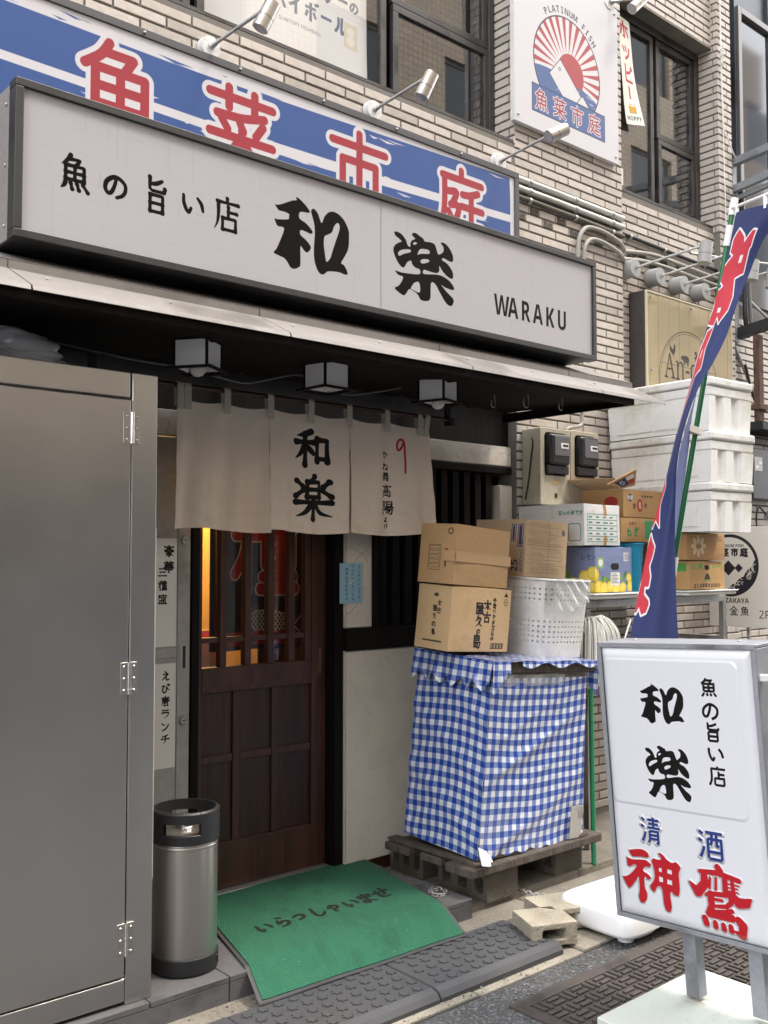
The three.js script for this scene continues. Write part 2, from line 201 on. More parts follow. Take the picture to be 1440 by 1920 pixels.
// ---------------------------------------------------------------- lettering: strokes on a 100 x 100 grid (y down); 'c' curve, 't' tapering curve, else straight
const bxs = (x0, y0, x1, y1) => [[x0, y0, x0, y1], [x0, y0, x1, y0, x1, y1], [x0, y1, x1, y1]];
const SAN = [[8, 8, 22, 18], [4, 34, 18, 42], ['t', 24, 58, 16, 78, 6, 94]];
const KI = [[6, 60, 94, 60], [50, 50, 50, 98], ['t', 47, 62, 30, 82, 6, 92], ['t', 53, 62, 70, 82, 94, 92]];
const MADARE = [[52, 2, 52, 14], [14, 15, 94, 15], ['t', 18, 15, 18, 52, 14, 76, 3, 96]];
const HITO = [['t', 26, 4, 18, 30, 4, 48], [18, 32, 18, 96]];
const GL = {
  '魚': [['t', 38, 3, 28, 18, 10, 32], [34, 14, 66, 14, 56, 30], ...bxs(22, 32, 80, 70), [22, 51, 80, 51], [51, 32, 51, 70], ['t', 22, 78, 18, 88, 8, 97], [38, 80, 43, 95], [58, 80, 64, 95], [77, 79, 92, 96]],
  'の': [['c', 53, 20, 46, 50, 34, 76, 20, 80, 11, 64, 17, 40, 40, 22, 62, 22, 84, 38, 87, 60, 76, 80, 54, 92]],
  '旨': [['c', 74, 8, 50, 18, 25, 22], [25, 3, 25, 34, 34, 39, 82, 39, 85, 28], ...bxs(26, 50, 76, 95), [26, 72, 76, 72]],
  'い': [['c', 16, 24, 17, 50, 26, 74, 35, 82, 44, 66], ['c', 68, 26, 82, 44, 88, 68]],
  '店': [...MADARE, [56, 26, 56, 58], [56, 41, 88, 41], ...bxs(34, 60, 84, 93)],
  '和': [['t', 46, 5, 30, 13, 8, 18], [5, 35, 54, 35], [30, 13, 30, 97], ['t', 30, 38, 20, 62, 4, 80], ['c', 32, 44, 44, 56, 52, 66], [62, 24, 62, 86], [62, 27, 93, 27, 93, 86], [62, 79, 93, 79]],
  '楽': [[52, 1, 46, 12], ...bxs(34, 14, 66, 48), [34, 31, 66, 31], [8, 12, 22, 24], [24, 32, 6, 46], [92, 12, 78, 24], [76, 32, 94, 46], ...KI],
  '市': [[50, 3, 50, 20], [5, 20, 95, 20], [22, 40, 22, 84], [22, 40, 78, 40, 78, 76, 66, 82], [50, 20, 50, 98]],
  '菜': [[6, 14, 94, 14], [32, 3, 32, 26], [68, 3, 68, 26], ['c', 82, 28, 50, 35, 16, 37], [22, 42, 30, 52], [47, 41, 52, 50], [80, 38, 70, 52], ...KI],
  '庭': [...MADARE, ['c', 26, 36, 42, 35, 32, 54], ['c', 30, 54, 46, 54, 40, 74, 24, 94], ['c', 26, 64, 42, 84, 64, 93, 97, 95], ['c', 86, 27, 70, 33, 54, 35], [52, 52, 95, 52], [72, 33, 72, 78], [54, 78, 93, 78]],
  '清': [...SAN, [36, 13, 92, 13], [40, 27, 88, 27], [34, 41, 96, 41], [64, 3, 64, 41], ['t', 44, 53, 44, 80, 36, 97], [44, 53, 84, 53, 84, 92, 74, 96], [44, 67, 84, 67], [44, 80, 84, 80]],
  '酒': [...SAN, [32, 11, 97, 11], ...bxs(40, 31, 91, 95), [56, 11, 56, 34, 49, 52], [74, 11, 74, 50, 84, 52], [40, 72, 91, 72]],
  '白': [['t', 52, 1, 40, 22], ...bxs(20, 24, 80, 95), [20, 58, 80, 58]],
  '金': [['t', 50, 3, 30, 28, 4, 46], ['t', 50, 3, 70, 28, 96, 46], [30, 44, 70, 44], [18, 62, 82, 62], [50, 44, 50, 93], [26, 70, 35, 84], [74, 70, 65, 84], [6, 93, 94, 93]],
  '高': [[50, 1, 50, 14], [6, 14, 94, 14], ...bxs(32, 26, 68, 42), [14, 54, 14, 97], [14, 54, 86, 54, 86, 90, 76, 95], ...bxs(34, 66, 66, 86)],
  '陽': [[10, 6, 10, 98], [10, 6, 34, 6, 22, 34], ['c', 22, 34, 36, 48, 30, 64, 20, 60], ...bxs(48, 5, 88, 38), [48, 22, 88, 22], [38, 48, 97, 48], ['t', 54, 50, 46, 64, 34, 76], [48, 60, 93, 60, 89, 90, 80, 96], ['t', 64, 62, 54, 80, 40, 92], ['t', 78, 62, 68, 84, 54, 97]],
  '義': [[32, 2, 38, 12], [68, 2, 62, 12], [14, 14, 86, 14], [20, 26, 80, 26], [50, 14, 50, 38], [6, 38, 94, 38], ['t', 38, 46, 24, 52, 10, 54], [6, 64, 94, 64], [28, 52, 28, 94, 18, 90], ['c', 10, 86, 44, 74], ['c', 58, 44, 64, 70, 78, 93, 90, 94, 93, 80], ['t', 84, 72, 70, 88, 54, 97], [76, 46, 87, 55]],
  'か': [['c', 8, 34, 50, 28, 62, 38, 54, 76, 42, 90, 30, 80], ['t', 36, 6, 28, 50, 10, 92], ['c', 72, 24, 86, 40, 93, 58]],
  'ね': [[26, 4, 26, 97], ['c', 8, 32, 40, 24, 24, 52, 6, 78], ['c', 14, 70, 40, 40, 66, 28, 84, 40, 86, 70, 70, 90, 55, 84, 60, 72, 76, 74, 96, 92]],
  'よ': [['c', 50, 5, 50, 70, 40, 88, 22, 86, 18, 76, 32, 68, 54, 72, 84, 90], [50, 28, 80, 24]],
  'り': [['c', 28, 10, 23, 40, 27, 62, 38, 48], ['t', 70, 6, 75, 40, 66, 72, 42, 97]],
  'ら': [['c', 36, 5, 58, 17], ['c', 30, 32, 26, 66, 50, 50, 76, 54, 81, 72, 64, 90, 32, 94]],
  'っ': [['c', 16, 52, 50, 40, 80, 50, 82, 70, 62, 86, 38, 92]],
  'し': [['c', 30, 6, 27, 60, 36, 88, 62, 90, 88, 68]],
  'ゃ': [['c', 12, 54, 50, 40, 80, 44, 82, 62, 60, 70], [30, 36, 50, 96], [52, 27, 64, 38]],
  'ま': [[14, 22, 86, 22], [18, 42, 82, 42], ['c', 50, 4, 50, 74, 40, 92, 20, 88, 20, 76, 36, 70, 58, 77, 88, 94]],
  'せ': [[6, 40, 96, 33], [70, 8, 70, 60, 58, 66], ['c', 30, 14, 30, 78, 40, 90, 86, 90]],
  'サ': [[6, 34, 94, 34], [30, 10, 30, 64], ['t', 70, 8, 70, 54, 60, 78, 38, 96]],
  'ン': [[12, 18, 36, 32], ['c', 14, 90, 56, 74, 92, 28]],
  'ト': [[36, 4, 36, 97], [36, 38, 82, 58]],
  'リ': [[24, 10, 24, 62], ['c', 76, 6, 76, 54, 66, 80, 42, 97]],
  'ー': [[8, 50, 92, 50]], 'ー2': [[50, 10, 50, 92]],
  'ハ': [['c', 34, 20, 26, 60, 6, 90], ['c', 62, 14, 76, 50, 94, 88]],
  'イ': [['c', 84, 4, 50, 38, 8, 60], [54, 38, 54, 97]],
  'ホ': [[8, 32, 92, 32], [50, 6, 50, 94, 38, 92], ['c', 26, 48, 12, 82], ['c', 72, 48, 88, 80]],
  'ボ': [[6, 34, 86, 34], [46, 8, 46, 94, 36, 92], ['c', 24, 50, 10, 82], ['c', 68, 50, 84, 80], [80, 4, 86, 18], [93, 1, 99, 14]],
  'ル': [['c', 30, 12, 30, 56, 6, 92], ['c', 58, 8, 58, 88, 96, 56]],
  'ッ': [[14, 34, 24, 54], [42, 28, 52, 48], ['c', 86, 28, 74, 66, 38, 94]],
  'ピ': [['c', 24, 6, 24, 84, 34, 92, 92, 92], ['c', 80, 32, 56, 44, 24, 50], ['c', 92, 6, 99, 13, 92, 20, 85, 13, 92, 6]],
  'お': [[8, 26, 64, 22], ['c', 36, 5, 36, 80, 22, 90, 12, 74, 40, 54, 70, 50, 86, 66, 72, 90, 56, 84], [74, 14, 92, 32]],
  'ウ': [[50, 3, 50, 20], [14, 22, 14, 48], ['c', 14, 22, 88, 22, 80, 60, 46, 97]], 'ス': [['c', 18, 14, 80, 14, 60, 54, 12, 94], [60, 54, 94, 92]], 'キ': [[12, 30, 86, 24], [8, 60, 94, 52], [42, 3, 58, 98]],
  '豪': [[50, 1, 50, 11], [6, 12, 94, 12], ...bxs(32, 20, 68, 32), [8, 52, 8, 40, 92, 40, 92, 52], [20, 54, 80, 54], ['t', 56, 56, 40, 66, 12, 74], ['c', 40, 62, 58, 76, 52, 97, 42, 94], ['t', 50, 74, 14, 92], ['t', 62, 64, 78, 82, 95, 94]],
  '華': [[6, 12, 94, 12], [32, 3, 32, 22], [68, 3, 68, 22], [14, 30, 86, 30], [4, 58, 96, 58], [14, 44, 86, 44], [34, 30, 34, 58], [66, 30, 66, 58], [18, 74, 82, 74], [50, 22, 50, 98]],
  '三': [[16, 16, 84, 16], [22, 50, 78, 50], [6, 88, 94, 88]],
  '種': [['t', 40, 5, 26, 12, 8, 15], [4, 32, 44, 32], [24, 12, 24, 97], ['t', 24, 36, 16, 58, 3, 76], [86, 5, 54, 12], [48, 22, 97, 22], ...bxs(54, 34, 92, 66), [54, 50, 92, 50], [73, 10, 73, 92], [50, 80, 95, 80], [46, 94, 98, 94]],
  '盛': [[14, 14, 92, 14], ['t', 14, 14, 12, 40, 4, 60], [20, 32, 46, 32, 42, 54], ['c', 58, 4, 64, 36, 88, 58], [92, 26, 62, 58], ...bxs(18, 68, 82, 95), [40, 68, 40, 95], [60, 68, 60, 95], [4, 95, 96, 95]],
  'え': [[40, 3, 58, 14], ['c', 18, 34, 76, 30, 46, 60, 12, 92], ['c', 44, 62, 57, 66, 58, 88, 74, 94, 94, 88]],
  'び': [['c', 6, 26, 38, 20, 18, 50, 18, 80, 40, 94, 62, 70, 64, 32, 76, 52, 94, 68], [76, 8, 83, 20], [90, 4, 97, 16]],
  '唐': [...MADARE, [32, 28, 82, 28, 82, 54], [22, 41, 96, 41], [32, 54, 82, 54], [56, 18, 56, 66], ...bxs(36, 70, 78, 95)],
  'ラ': [[18, 12, 84, 12], ['t', 10, 38, 88, 38, 74, 72, 34, 97]], 'チ': [['c', 82, 6, 50, 17, 16, 22], [4, 46, 96, 46], ['t', 52, 20, 52, 64, 24, 97]],
  '太': [[6, 34, 94, 34], ['t', 50, 5, 46, 50, 8, 95], ['t', 52, 40, 66, 70, 96, 95], [44, 72, 55, 87]],
  '古': [[4, 30, 96, 30], [50, 3, 50, 54], ...bxs(22, 54, 78, 96)],
  '屋': [[14, 7, 86, 7, 86, 29], [14, 29, 86, 29], ['t', 14, 7, 14, 56, 3, 96], [26, 43, 96, 43], [56, 43, 36, 60, 84, 57], [30, 76, 90, 76], [58, 62, 58, 94], [18, 95, 98, 95]],
  '久': [['t', 40, 4, 30, 30, 6, 52], ['t', 32, 26, 72, 26, 54, 66, 8, 97], ['t', 52, 50, 70, 80, 98, 95]],
  '島': [[48, 0, 42, 9], [26, 10, 26, 54], [26, 10, 76, 10, 76, 38], [26, 24, 76, 24], [26, 38, 76, 38], [26, 54, 92, 54, 87, 90, 76, 94], [32, 64, 32, 86, 66, 86], [49, 60, 49, 86], [66, 66, 66, 86]],
  '手': [['c', 76, 5, 50, 12, 20, 14], [14, 34, 86, 34], [4, 56, 96, 56], [52, 10, 52, 90, 38, 94]], '造': [[40, 6, 36, 30], [34, 20, 88, 20], [62, 4, 62, 38], [30, 38, 94, 38], ...bxs(44, 48, 80, 72), [8, 12, 18, 24], ['c', 6, 44, 20, 44, 14, 74], ['c', 6, 90, 30, 82, 60, 92, 97, 92]],
  'め': [['c', 24, 16, 34, 60, 52, 84], ['t', 64, 8, 54, 60, 22, 90, 10, 70, 40, 36, 76, 40, 86, 66, 56, 95]], '仕': [...HITO, [34, 34, 97, 34], [65, 6, 65, 92], [38, 92, 94, 92]], '込': [['t', 50, 12, 64, 12, 56, 50, 34, 76], ['t', 60, 30, 74, 60, 94, 76], [8, 12, 18, 24], ['c', 6, 44, 20, 44, 14, 74], ['c', 6, 90, 30, 82, 60, 92, 97, 92]], 'み': [['c', 18, 14, 54, 12, 34, 60, 16, 84, 8, 66, 40, 56, 94, 70], ['t', 78, 40, 72, 74, 52, 96]],
  'ぎ': [[18, 20, 74, 13], [14, 38, 78, 30], ['c', 44, 3, 66, 58], ['c', 62, 62, 30, 64, 22, 80, 40, 94, 72, 92], [80, 4, 86, 16], [93, 1, 98, 12]],
  'ャ': [['c', 16, 52, 84, 40, 70, 64], [40, 34, 54, 97]], 'ベ': [['c', 4, 62, 34, 28, 94, 80], [70, 14, 78, 28], [85, 8, 93, 22]], 'ツ': [[12, 20, 24, 46], [42, 14, 52, 40], ['c', 88, 16, 72, 66, 34, 95]],
  '佐': [...HITO, [34, 26, 97, 26], ['t', 58, 6, 46, 50, 30, 90], [46, 58, 94, 58], [70, 58, 70, 92], [40, 93, 97, 93]], '浅': [...SAN, [36, 26, 90, 22], [34, 46, 92, 42], [34, 68, 96, 60], ['c', 58, 4, 66, 50, 90, 94], ['t', 88, 64, 66, 84, 40, 96]], '間': [[10, 6, 10, 98], ...bxs(10, 6, 42, 38), [10, 22, 42, 22], ...bxs(58, 6, 90, 38), [58, 22, 90, 22], [90, 6, 90, 96], ...bxs(32, 52, 68, 88), [32, 70, 68, 70]], '農': [...bxs(20, 4, 80, 38), [40, 4, 40, 38], [60, 4, 60, 38], [20, 21, 80, 21], [10, 48, 92, 48], ['t', 14, 48, 12, 76, 4, 97], [24, 62, 80, 62], [18, 74, 94, 74], [40, 74, 38, 95], ['t', 54, 76, 70, 90, 96, 96]],
  '業': [[40, 2, 40, 22], [60, 2, 60, 22], [20, 8, 28, 20], [80, 8, 72, 20], [8, 24, 92, 24], [18, 40, 82, 40], [24, 54, 76, 54], [6, 68, 94, 68], [50, 40, 50, 98], ['t', 46, 70, 28, 86, 6, 95], ['t', 54, 70, 72, 86, 94, 95]], '協': [[4, 34, 36, 34], [20, 4, 20, 97], [46, 20, 88, 20, 82, 44], ['t', 64, 4, 58, 34, 44, 48], [36, 62, 62, 62, 56, 92], ['t', 46, 52, 44, 80, 34, 96], [66, 62, 95, 62, 90, 92], ['t', 76, 52, 74, 80, 64, 96]], '同': [[12, 8, 12, 98], [12, 8, 88, 8, 88, 94, 78, 96], [28, 30, 72, 30], ...bxs(32, 48, 68, 78)], '組': [[24, 4, 8, 28, 26, 28, 6, 56, 34, 52], [20, 56, 20, 97], [6, 66, 4, 86], [32, 64, 36, 82], ...bxs(52, 8, 86, 92), [52, 36, 86, 36], [52, 64, 86, 64], [38, 93, 98, 93]], '合': [['t', 50, 3, 30, 30, 4, 46], ['t', 50, 3, 70, 30, 96, 46], [32, 44, 68, 44], ...bxs(24, 60, 76, 95)],
  '特': [['t', 20, 6, 14, 24, 6, 34], [14, 26, 40, 26], [26, 4, 26, 97], [4, 62, 42, 52], [48, 20, 94, 20], [70, 4, 70, 38], [44, 38, 98, 38], [46, 58, 96, 58], [80, 40, 80, 92, 70, 94], [54, 68, 62, 80]], '選': [[40, 8, 60, 8, 60, 22, 40, 22, 40, 34, 62, 34], [68, 8, 90, 8, 90, 22, 68, 22, 68, 34, 92, 34], [34, 50, 96, 50], [30, 66, 98, 66], [52, 40, 52, 66], [78, 40, 78, 66], [8, 12, 18, 24], ['c', 6, 44, 20, 44, 14, 74], ['c', 6, 90, 30, 82, 60, 92, 97, 92]],
  '安': [[50, 2, 50, 14], [10, 32, 10, 16, 90, 16, 90, 30], ['c', 46, 28, 30, 70, 84, 96], ['t', 72, 50, 54, 82, 12, 96], [6, 50, 94, 50]], '心': [['c', 18, 40, 16, 62, 8, 78], ['c', 34, 26, 36, 84, 48, 92, 76, 90, 78, 72], ['c', 52, 18, 62, 34], ['c', 76, 36, 88, 50, 94, 66]], '卵': [['t', 36, 6, 24, 12, 12, 16, 12, 70, 30, 62], ['t', 40, 20, 40, 60, 16, 96], [22, 34, 27, 50], [56, 12, 56, 97], [56, 12, 90, 12, 90, 70, 78, 72], [70, 32, 76, 50]], 'で': [['c', 8, 22, 88, 14, 54, 36, 46, 70, 64, 92, 86, 92], [70, 34, 76, 46], [84, 30, 91, 42]], 'す': [[6, 24, 94, 24], ['c', 56, 4, 56, 58, 40, 66, 34, 50, 50, 42, 60, 56, 54, 80, 34, 97]],
  'レ': [['c', 26, 6, 26, 92, 94, 50]], 'モ': [[16, 16, 84, 16], [6, 46, 94, 46], ['c', 48, 16, 48, 84, 58, 92, 88, 90]], 'タ': [['t', 42, 4, 30, 30, 8, 52], ['t', 34, 20, 82, 20, 70, 60, 22, 97], [30, 44, 60, 62]], 'ム': [['c', 44, 6, 34, 50, 14, 84], [10, 86, 84, 78], [66, 54, 90, 92]], 'は': [['c', 16, 8, 10, 50, 16, 92], [38, 30, 92, 28], ['c', 68, 8, 68, 80, 54, 92, 42, 82, 56, 72, 94, 90]], 'ク': [['t', 40, 4, 28, 28, 8, 46], ['t', 34, 20, 84, 20, 70, 62, 26, 97]], 'ジ': [[14, 16, 34, 26], [8, 42, 28, 52], ['c', 14, 92, 60, 74, 92, 34], [74, 6, 80, 18], [88, 2, 94, 14]], 'ド': [[34, 4, 34, 97], [34, 40, 78, 60], [68, 10, 76, 24], [84, 4, 92, 18]], 'カ': [['c', 8, 32, 86, 32, 80, 84, 66, 92], ['t', 42, 6, 40, 50, 10, 94]],
  '利': [['t', 44, 6, 28, 14, 8, 17], [4, 36, 50, 36], [28, 14, 28, 97], ['t', 28, 40, 18, 62, 3, 78], ['c', 30, 46, 48, 62], [66, 14, 66, 66], [90, 4, 90, 90, 78, 94]], '用': [['t', 18, 8, 18, 70, 6, 96], [18, 8, 86, 8, 86, 90, 76, 95], [18, 34, 86, 34], [18, 60, 86, 60], [52, 8, 52, 92]], 'き': [[18, 22, 80, 16], [14, 42, 86, 34], ['c', 44, 4, 70, 62], ['c', 66, 66, 32, 66, 24, 82, 42, 94, 74, 92]], 'ん': [['c', 52, 6, 30, 50, 8, 94, 34, 56, 46, 60, 50, 88, 66, 92, 92, 62]], '信': [...HITO, [56, 3, 62, 13], [34, 20, 97, 20], [44, 34, 88, 34], [44, 48, 88, 48], ...bxs(42, 62, 88, 94)], '州': [['t', 22, 10, 22, 60, 10, 96], [52, 10, 52, 90], [84, 6, 84, 97], [8, 34, 14, 50], [36, 32, 42, 48], [66, 30, 72, 46]],
  'ひ': [['c', 6, 26, 36, 20, 18, 52, 20, 82, 42, 92, 66, 70, 66, 26, 78, 50, 95, 66]],
};
function catmull(p, n = 10) {
  const o = [], m = p.length / 2, at = (i) => [p[2 * Math.max(0, Math.min(m - 1, i))], p[2 * Math.max(0, Math.min(m - 1, i)) + 1]];
  for (let i = 0; i < m - 1; i++) for (let k = 0; k < n; k++) {
    const t = k / n, [a, b, c, d] = [at(i - 1), at(i), at(i + 1), at(i + 2)];
    o.push([0, 1].map((q) => 0.5 * (2 * b[q] + (c[q] - a[q]) * t + (2 * a[q] - 5 * b[q] + 4 * c[q] - d[q]) * t * t + (3 * b[q] - a[q] - 3 * c[q] + d[q]) * t * t * t)));
  }
  o.push(at(m - 1)); return o;
}
function strokePath(s) { if (typeof s[0] === 'string') return [s[0], catmull(s.slice(1))]; const o = []; for (let i = 0; i < s.length; i += 2) o.push([s[i], s[i + 1]]); return ['l', o]; }
// style 'gothic': even strokes; 'brush': swelling and tapering strokes
function glyph(g, ch, x, y, sx, sy, w, color, style = 'gothic', join = 'round') {
  g.strokeStyle = g.fillStyle = color; g.lineCap = join === 'round' ? 'round' : 'butt'; g.lineJoin = join === 'round' ? 'round' : 'miter';
  for (const s of GL[ch] ?? []) {
    const [kind, pts] = strokePath(s), P = pts.map(([a, b]) => [x + a / 100 * sx, y + b / 100 * sy]);
    if (style === 'gothic') { g.lineWidth = w; g.beginPath(); P.forEach(([a, b], i) => i ? g.lineTo(a, b) : g.moveTo(a, b)); g.stroke(); continue; }
    let len = 0; const L = [0]; for (let i = 1; i < P.length; i++) { len += Math.hypot(P[i][0] - P[i - 1][0], P[i][1] - P[i - 1][1]); L.push(len); }
    const n = Math.max(6, Math.ceil(len / (w * 0.12)));
    for (let k = 0; k <= n; k++) {
      const d = len * k / n; let i = 1; while (i < L.length - 1 && L[i] < d) i++;
      const f = (d - L[i - 1]) / Math.max(1e-6, L[i] - L[i - 1]), px = P[i - 1][0] + (P[i][0] - P[i - 1][0]) * f, py = P[i - 1][1] + (P[i][1] - P[i - 1][1]) * f, t = k / n;
      const r = kind === 't' ? 1.1 * (1 - 0.85 * t * t) : kind === 'c' ? 0.75 + 0.35 * Math.sin(Math.PI * t) : 0.8 + 0.35 * Math.pow(Math.abs(2 * t - 1), 3);
      g.beginPath(); g.ellipse(px, py, w * 0.5 * r, w * 0.44 * r, 0.7, 0, 7); g.fill();
    }
  }
}
function column(g, text, x, y, s, gap, w, color, style) { [...text].forEach((ch, i) => glyph(g, ch, x, y + i * gap, s, s, w, color, style)); }
function row(g, text, x, y, s, gap, w, color, style, sy = s) { [...text].forEach((ch, i) => glyph(g, ch, x + i * gap, y, s, sy, w, color, style, 'miter')); }
function blob(g, polys, x, y, s, color, smooth = true) {
  g.fillStyle = color; g.beginPath();
  for (const p of polys) { const q = smooth ? catmull([...p, p[0], p[1]], 5) : strokePath(p)[1]; q.forEach(([a, b], i) => i ? g.lineTo(x + a * s, y + b * s) : g.moveTo(x + a * s, y + b * s)); g.closePath(); }
  g.fill('evenodd');
}
// the shop's two brushed characters, outlines on a 100-wide grid
const WA = [[1, 14, 7, 13, 23, 5, 29, 3, 28, 0, 33, 1, 41, 6, 46, 11, 44, 13, 35, 14, 32, 17, 33, 22, 41, 25, 48, 30, 50, 33, 47, 35, 41, 34, 34, 34, 34, 39, 41, 43, 47, 48, 47, 52, 43, 56, 39, 55, 36, 52, 34, 52, 34, 70, 32, 74, 26, 77, 21, 76, 17, 71, 13, 68, 8, 67, 0, 65, 3, 61, 7, 53, 13, 37, 5, 36, 2, 32, 1, 29, 5, 29, 18, 26, 19, 23, 19, 20, 12, 19, 6, 19],
  [49, 8, 52, 7, 57, 11, 62, 20, 66, 12, 72, 6, 78, 4, 85, 5, 93, 10, 99, 19, 100, 28, 99, 40, 94, 50, 89, 58, 93, 60, 97, 65, 98, 69, 94, 70, 85, 69, 71, 71, 67, 74, 63, 76, 58, 74, 54, 67, 52, 58, 52, 48, 53, 33, 52, 23, 49, 14, 48, 10],
  [82, 16, 85, 15, 87, 19, 85, 27, 81, 37, 77, 48, 74, 56, 69, 61, 67, 55, 65, 42, 66, 34, 70, 31, 76, 27, 79, 20]];
const RAKU = [[1, 6, 5, 5, 12, 6, 19, 11, 23, 18, 27, 18, 27, 14, 30, 10, 35, 7, 30, 4, 31, 1, 36, 0, 42, 2, 48, 4, 51, 7, 60, 6, 67, 7, 70, 12, 73, 18, 77, 17, 82, 13, 82, 7, 78, 4, 80, 2, 87, 3, 95, 9, 99, 17, 98, 22, 93, 23, 82, 21, 80, 24, 89, 27, 97, 34, 99, 40, 97, 44, 90, 43, 81, 38, 75, 32, 75, 38, 70, 42, 57, 42, 49, 42, 49, 47, 69, 44, 81, 44, 93, 48, 100, 54, 100, 57, 96, 58, 85, 57, 78, 55, 89, 63, 99, 69, 99, 74, 96, 78, 90, 78, 84, 74, 76, 65, 68, 56, 61, 56, 60, 73, 57, 78, 49, 80, 43, 79, 39, 74, 32, 71, 25, 70, 20, 76, 16, 79, 9, 77, 2, 73, 8, 69, 13, 63, 15, 57, 8, 56, 3, 53, 3, 52, 8, 52, 17, 52, 41, 49, 42, 43, 35, 42, 30, 39, 28, 35, 22, 38, 17, 45, 12, 45, 6, 40, 1, 32, 0, 26, 3, 21, 9, 17, 13, 15, 8, 12, 3, 10],
  [7, 30, 11, 26, 19, 23, 27, 22, 27, 25, 17, 29, 9, 33], [31, 13, 35, 11, 38, 12, 33, 15], [38, 26, 43, 18, 55, 16, 59, 18, 57, 21, 46, 23], [43, 32, 48, 29, 57, 28, 57, 31, 46, 35], [27, 69, 33, 61, 41, 59, 42, 71]];
const KAMI = [[79, 722, 128, 711, 153, 718, 159, 729, 151, 737, 125, 738, 92, 743, 82, 733],
  [66, 748, 75, 751, 91, 754, 125, 749, 148, 748, 163, 757, 162, 767, 144, 770, 132, 781, 135, 790, 149, 795, 160, 805, 157, 812, 147, 814, 135, 809, 133, 844, 141, 866, 137, 886, 125, 901, 111, 901, 105, 881, 111, 856, 110, 814, 99, 827, 79, 851, 66, 860, 55, 846, 44, 824, 55, 821, 72, 812, 91, 794, 104, 776, 95, 771, 77, 781, 68, 778, 67, 763],
  [199, 715, 206, 711, 219, 718, 229, 729, 249, 738, 267, 733, 281, 747, 278, 759, 273, 774, 273, 812, 270, 838, 264, 849, 250, 848, 238, 840, 233, 857, 236, 890, 231, 908, 223, 912, 212, 908, 206, 888, 205, 862, 203, 840, 195, 829, 182, 836, 174, 850, 167, 854, 157, 844, 157, 833, 173, 811, 177, 791, 175, 765, 169, 747, 175, 736, 191, 737, 207, 733]];
const KAMI_HOLES = [[197, 765, 207, 765, 206, 779, 195, 777], [229, 764, 246, 765, 246, 779, 229, 778], [194, 795, 209, 797, 208, 814, 194, 813], [226, 799, 244, 801, 244, 816, 225, 816]];
const TAKA = [[421, 721, 22, 428, 734, 26], [356, 746, 15, 419, 741, 20, 494, 753, 17], [369, 748, 22, 370, 784, 31, 342, 818, 33, 314, 790, 9], [390, 762, 10, 386, 796, 10], [412, 758, 9, 408, 798, 10], [444, 756, 20, 443, 803, 20], [469, 756, 13, 471, 798, 17], [436, 783, 6, 486, 781, 6], [435, 796, 6, 487, 793, 6], [437, 770, 6, 491, 770, 6], [459, 803, 26, 488, 826, 35, 513, 822, 31, 531, 806, 7], [372, 820, 13, 397, 814, 17, 459, 807, 17], [388, 817, 26, 389, 856, 24, 378, 883, 26], [401, 831, 11, 428, 830, 11], [393, 855, 10, 443, 848, 16, 460, 832, 17], [459, 807, 17, 460, 832, 17], [387, 873, 11, 437, 867, 16, 460, 859, 17], [378, 885, 22, 419, 886, 20, 460, 882, 26], [360, 902, 22, 365, 919, 22], [397, 909, 17, 398, 922, 20], [426, 911, 17, 428, 924, 20], [452, 910, 17, 454, 925, 20], [482, 884, 26, 496, 899, 31, 492, 932, 26, 464, 923, 7]];
function wide(g, strokes, s, color, grow = 0) {      // strokes of x, y, width
  g.fillStyle = color;
  for (const q of strokes) for (let i = 0; i + 5 < q.length; i += 3) { const n = 24; for (let k = 0; k <= n; k++) { const t = k / n, f = (j) => q[i + j] + (q[i + 3 + j] - q[i + j]) * t; g.beginPath(); g.arc(f(0) * s, f(1) * s, (f(2) / 2 + grow) * s, 0, 7); g.fill(); } }
}

// ---------------------------------------------------------------- ground
struct(obj('road', (() => { const g = new THREE.PlaneGeometry(160, 160); g.rotateX(-Math.PI / 2); return planarUV(raw(g)); })(), MAT.asphalt));
{ // concrete gutter strip of separate slabs
  const k = new THREE.Group(); k.name = 'kerb_strip'; scene.add(k); struct(k);
  obj('bedding', sharp(-3, 9, -0.05, 0.006, 0.52, 1.165), MAT.grout, k);
  for (let i = 0; i < 20; i++) { const x0 = -2.93 + i * 0.6 + 0.13, s = obj('slab', span(x0 + 0.004, x0 + 0.596, 0, 0.013 + rr(-0.003, 0.002), 0.795, 1.17 + rr(-0.008, 0.008), 0.008), MAT.kerb, k); s.rotation.z = rr(-0.002, 0.002); }
  for (let i = 0; i < 13; i++) { const x0 = -2.9 + i * 0.9; obj('slab', span(x0 + 0.004, x0 + 0.896, 0, 0.035 + rr(-0.003, 0.003), 0.63, 0.79, 0.007), MAT.ledge, k); }
  const l = new THREE.Group(); l.name = 'foundation_ledge'; scene.add(l); struct(l);
  for (const [a, b] of [[3.075, 3.86], [3.864, 4.9], [4.904, 6.1], [6.104, 9]]) obj('slab', span(a, b, 0, 0.066 + rr(-0.004, 0.004), -0.02, 0.626, 0.008), MAT.ledge, l);
}
{ // tiled doorstep
  const s = new THREE.Group(); s.name = 'entrance_step'; scene.add(s); struct(s);
  obj('step_core', span(-3, 3.062, 0, 0.108, -0.16, 0.671, 0.004), MAT.grout, s);
  for (let i = 0; i < 21; i++) for (let j = 0; j < 3; j++) {
    const x1 = 3.07 - i * 0.3, z1 = 0.68 - j * 0.28; if (x1 < -2.8) continue;
    obj('tile', span(x1 - 0.296, x1, 0.1, 0.12 + rr(-0.0008, 0.0008), z1 - 0.276, z1, 0.003), MAT.tile, s);
  }
  for (let i = 0; i < 10; i++) { const x1 = 3.07 - i * 0.6; obj('riser_tile', span(x1 - 0.596, x1, 0.005, 0.0995, 0.6715, 0.6795, 0.003), MAT.tile, s); }
}
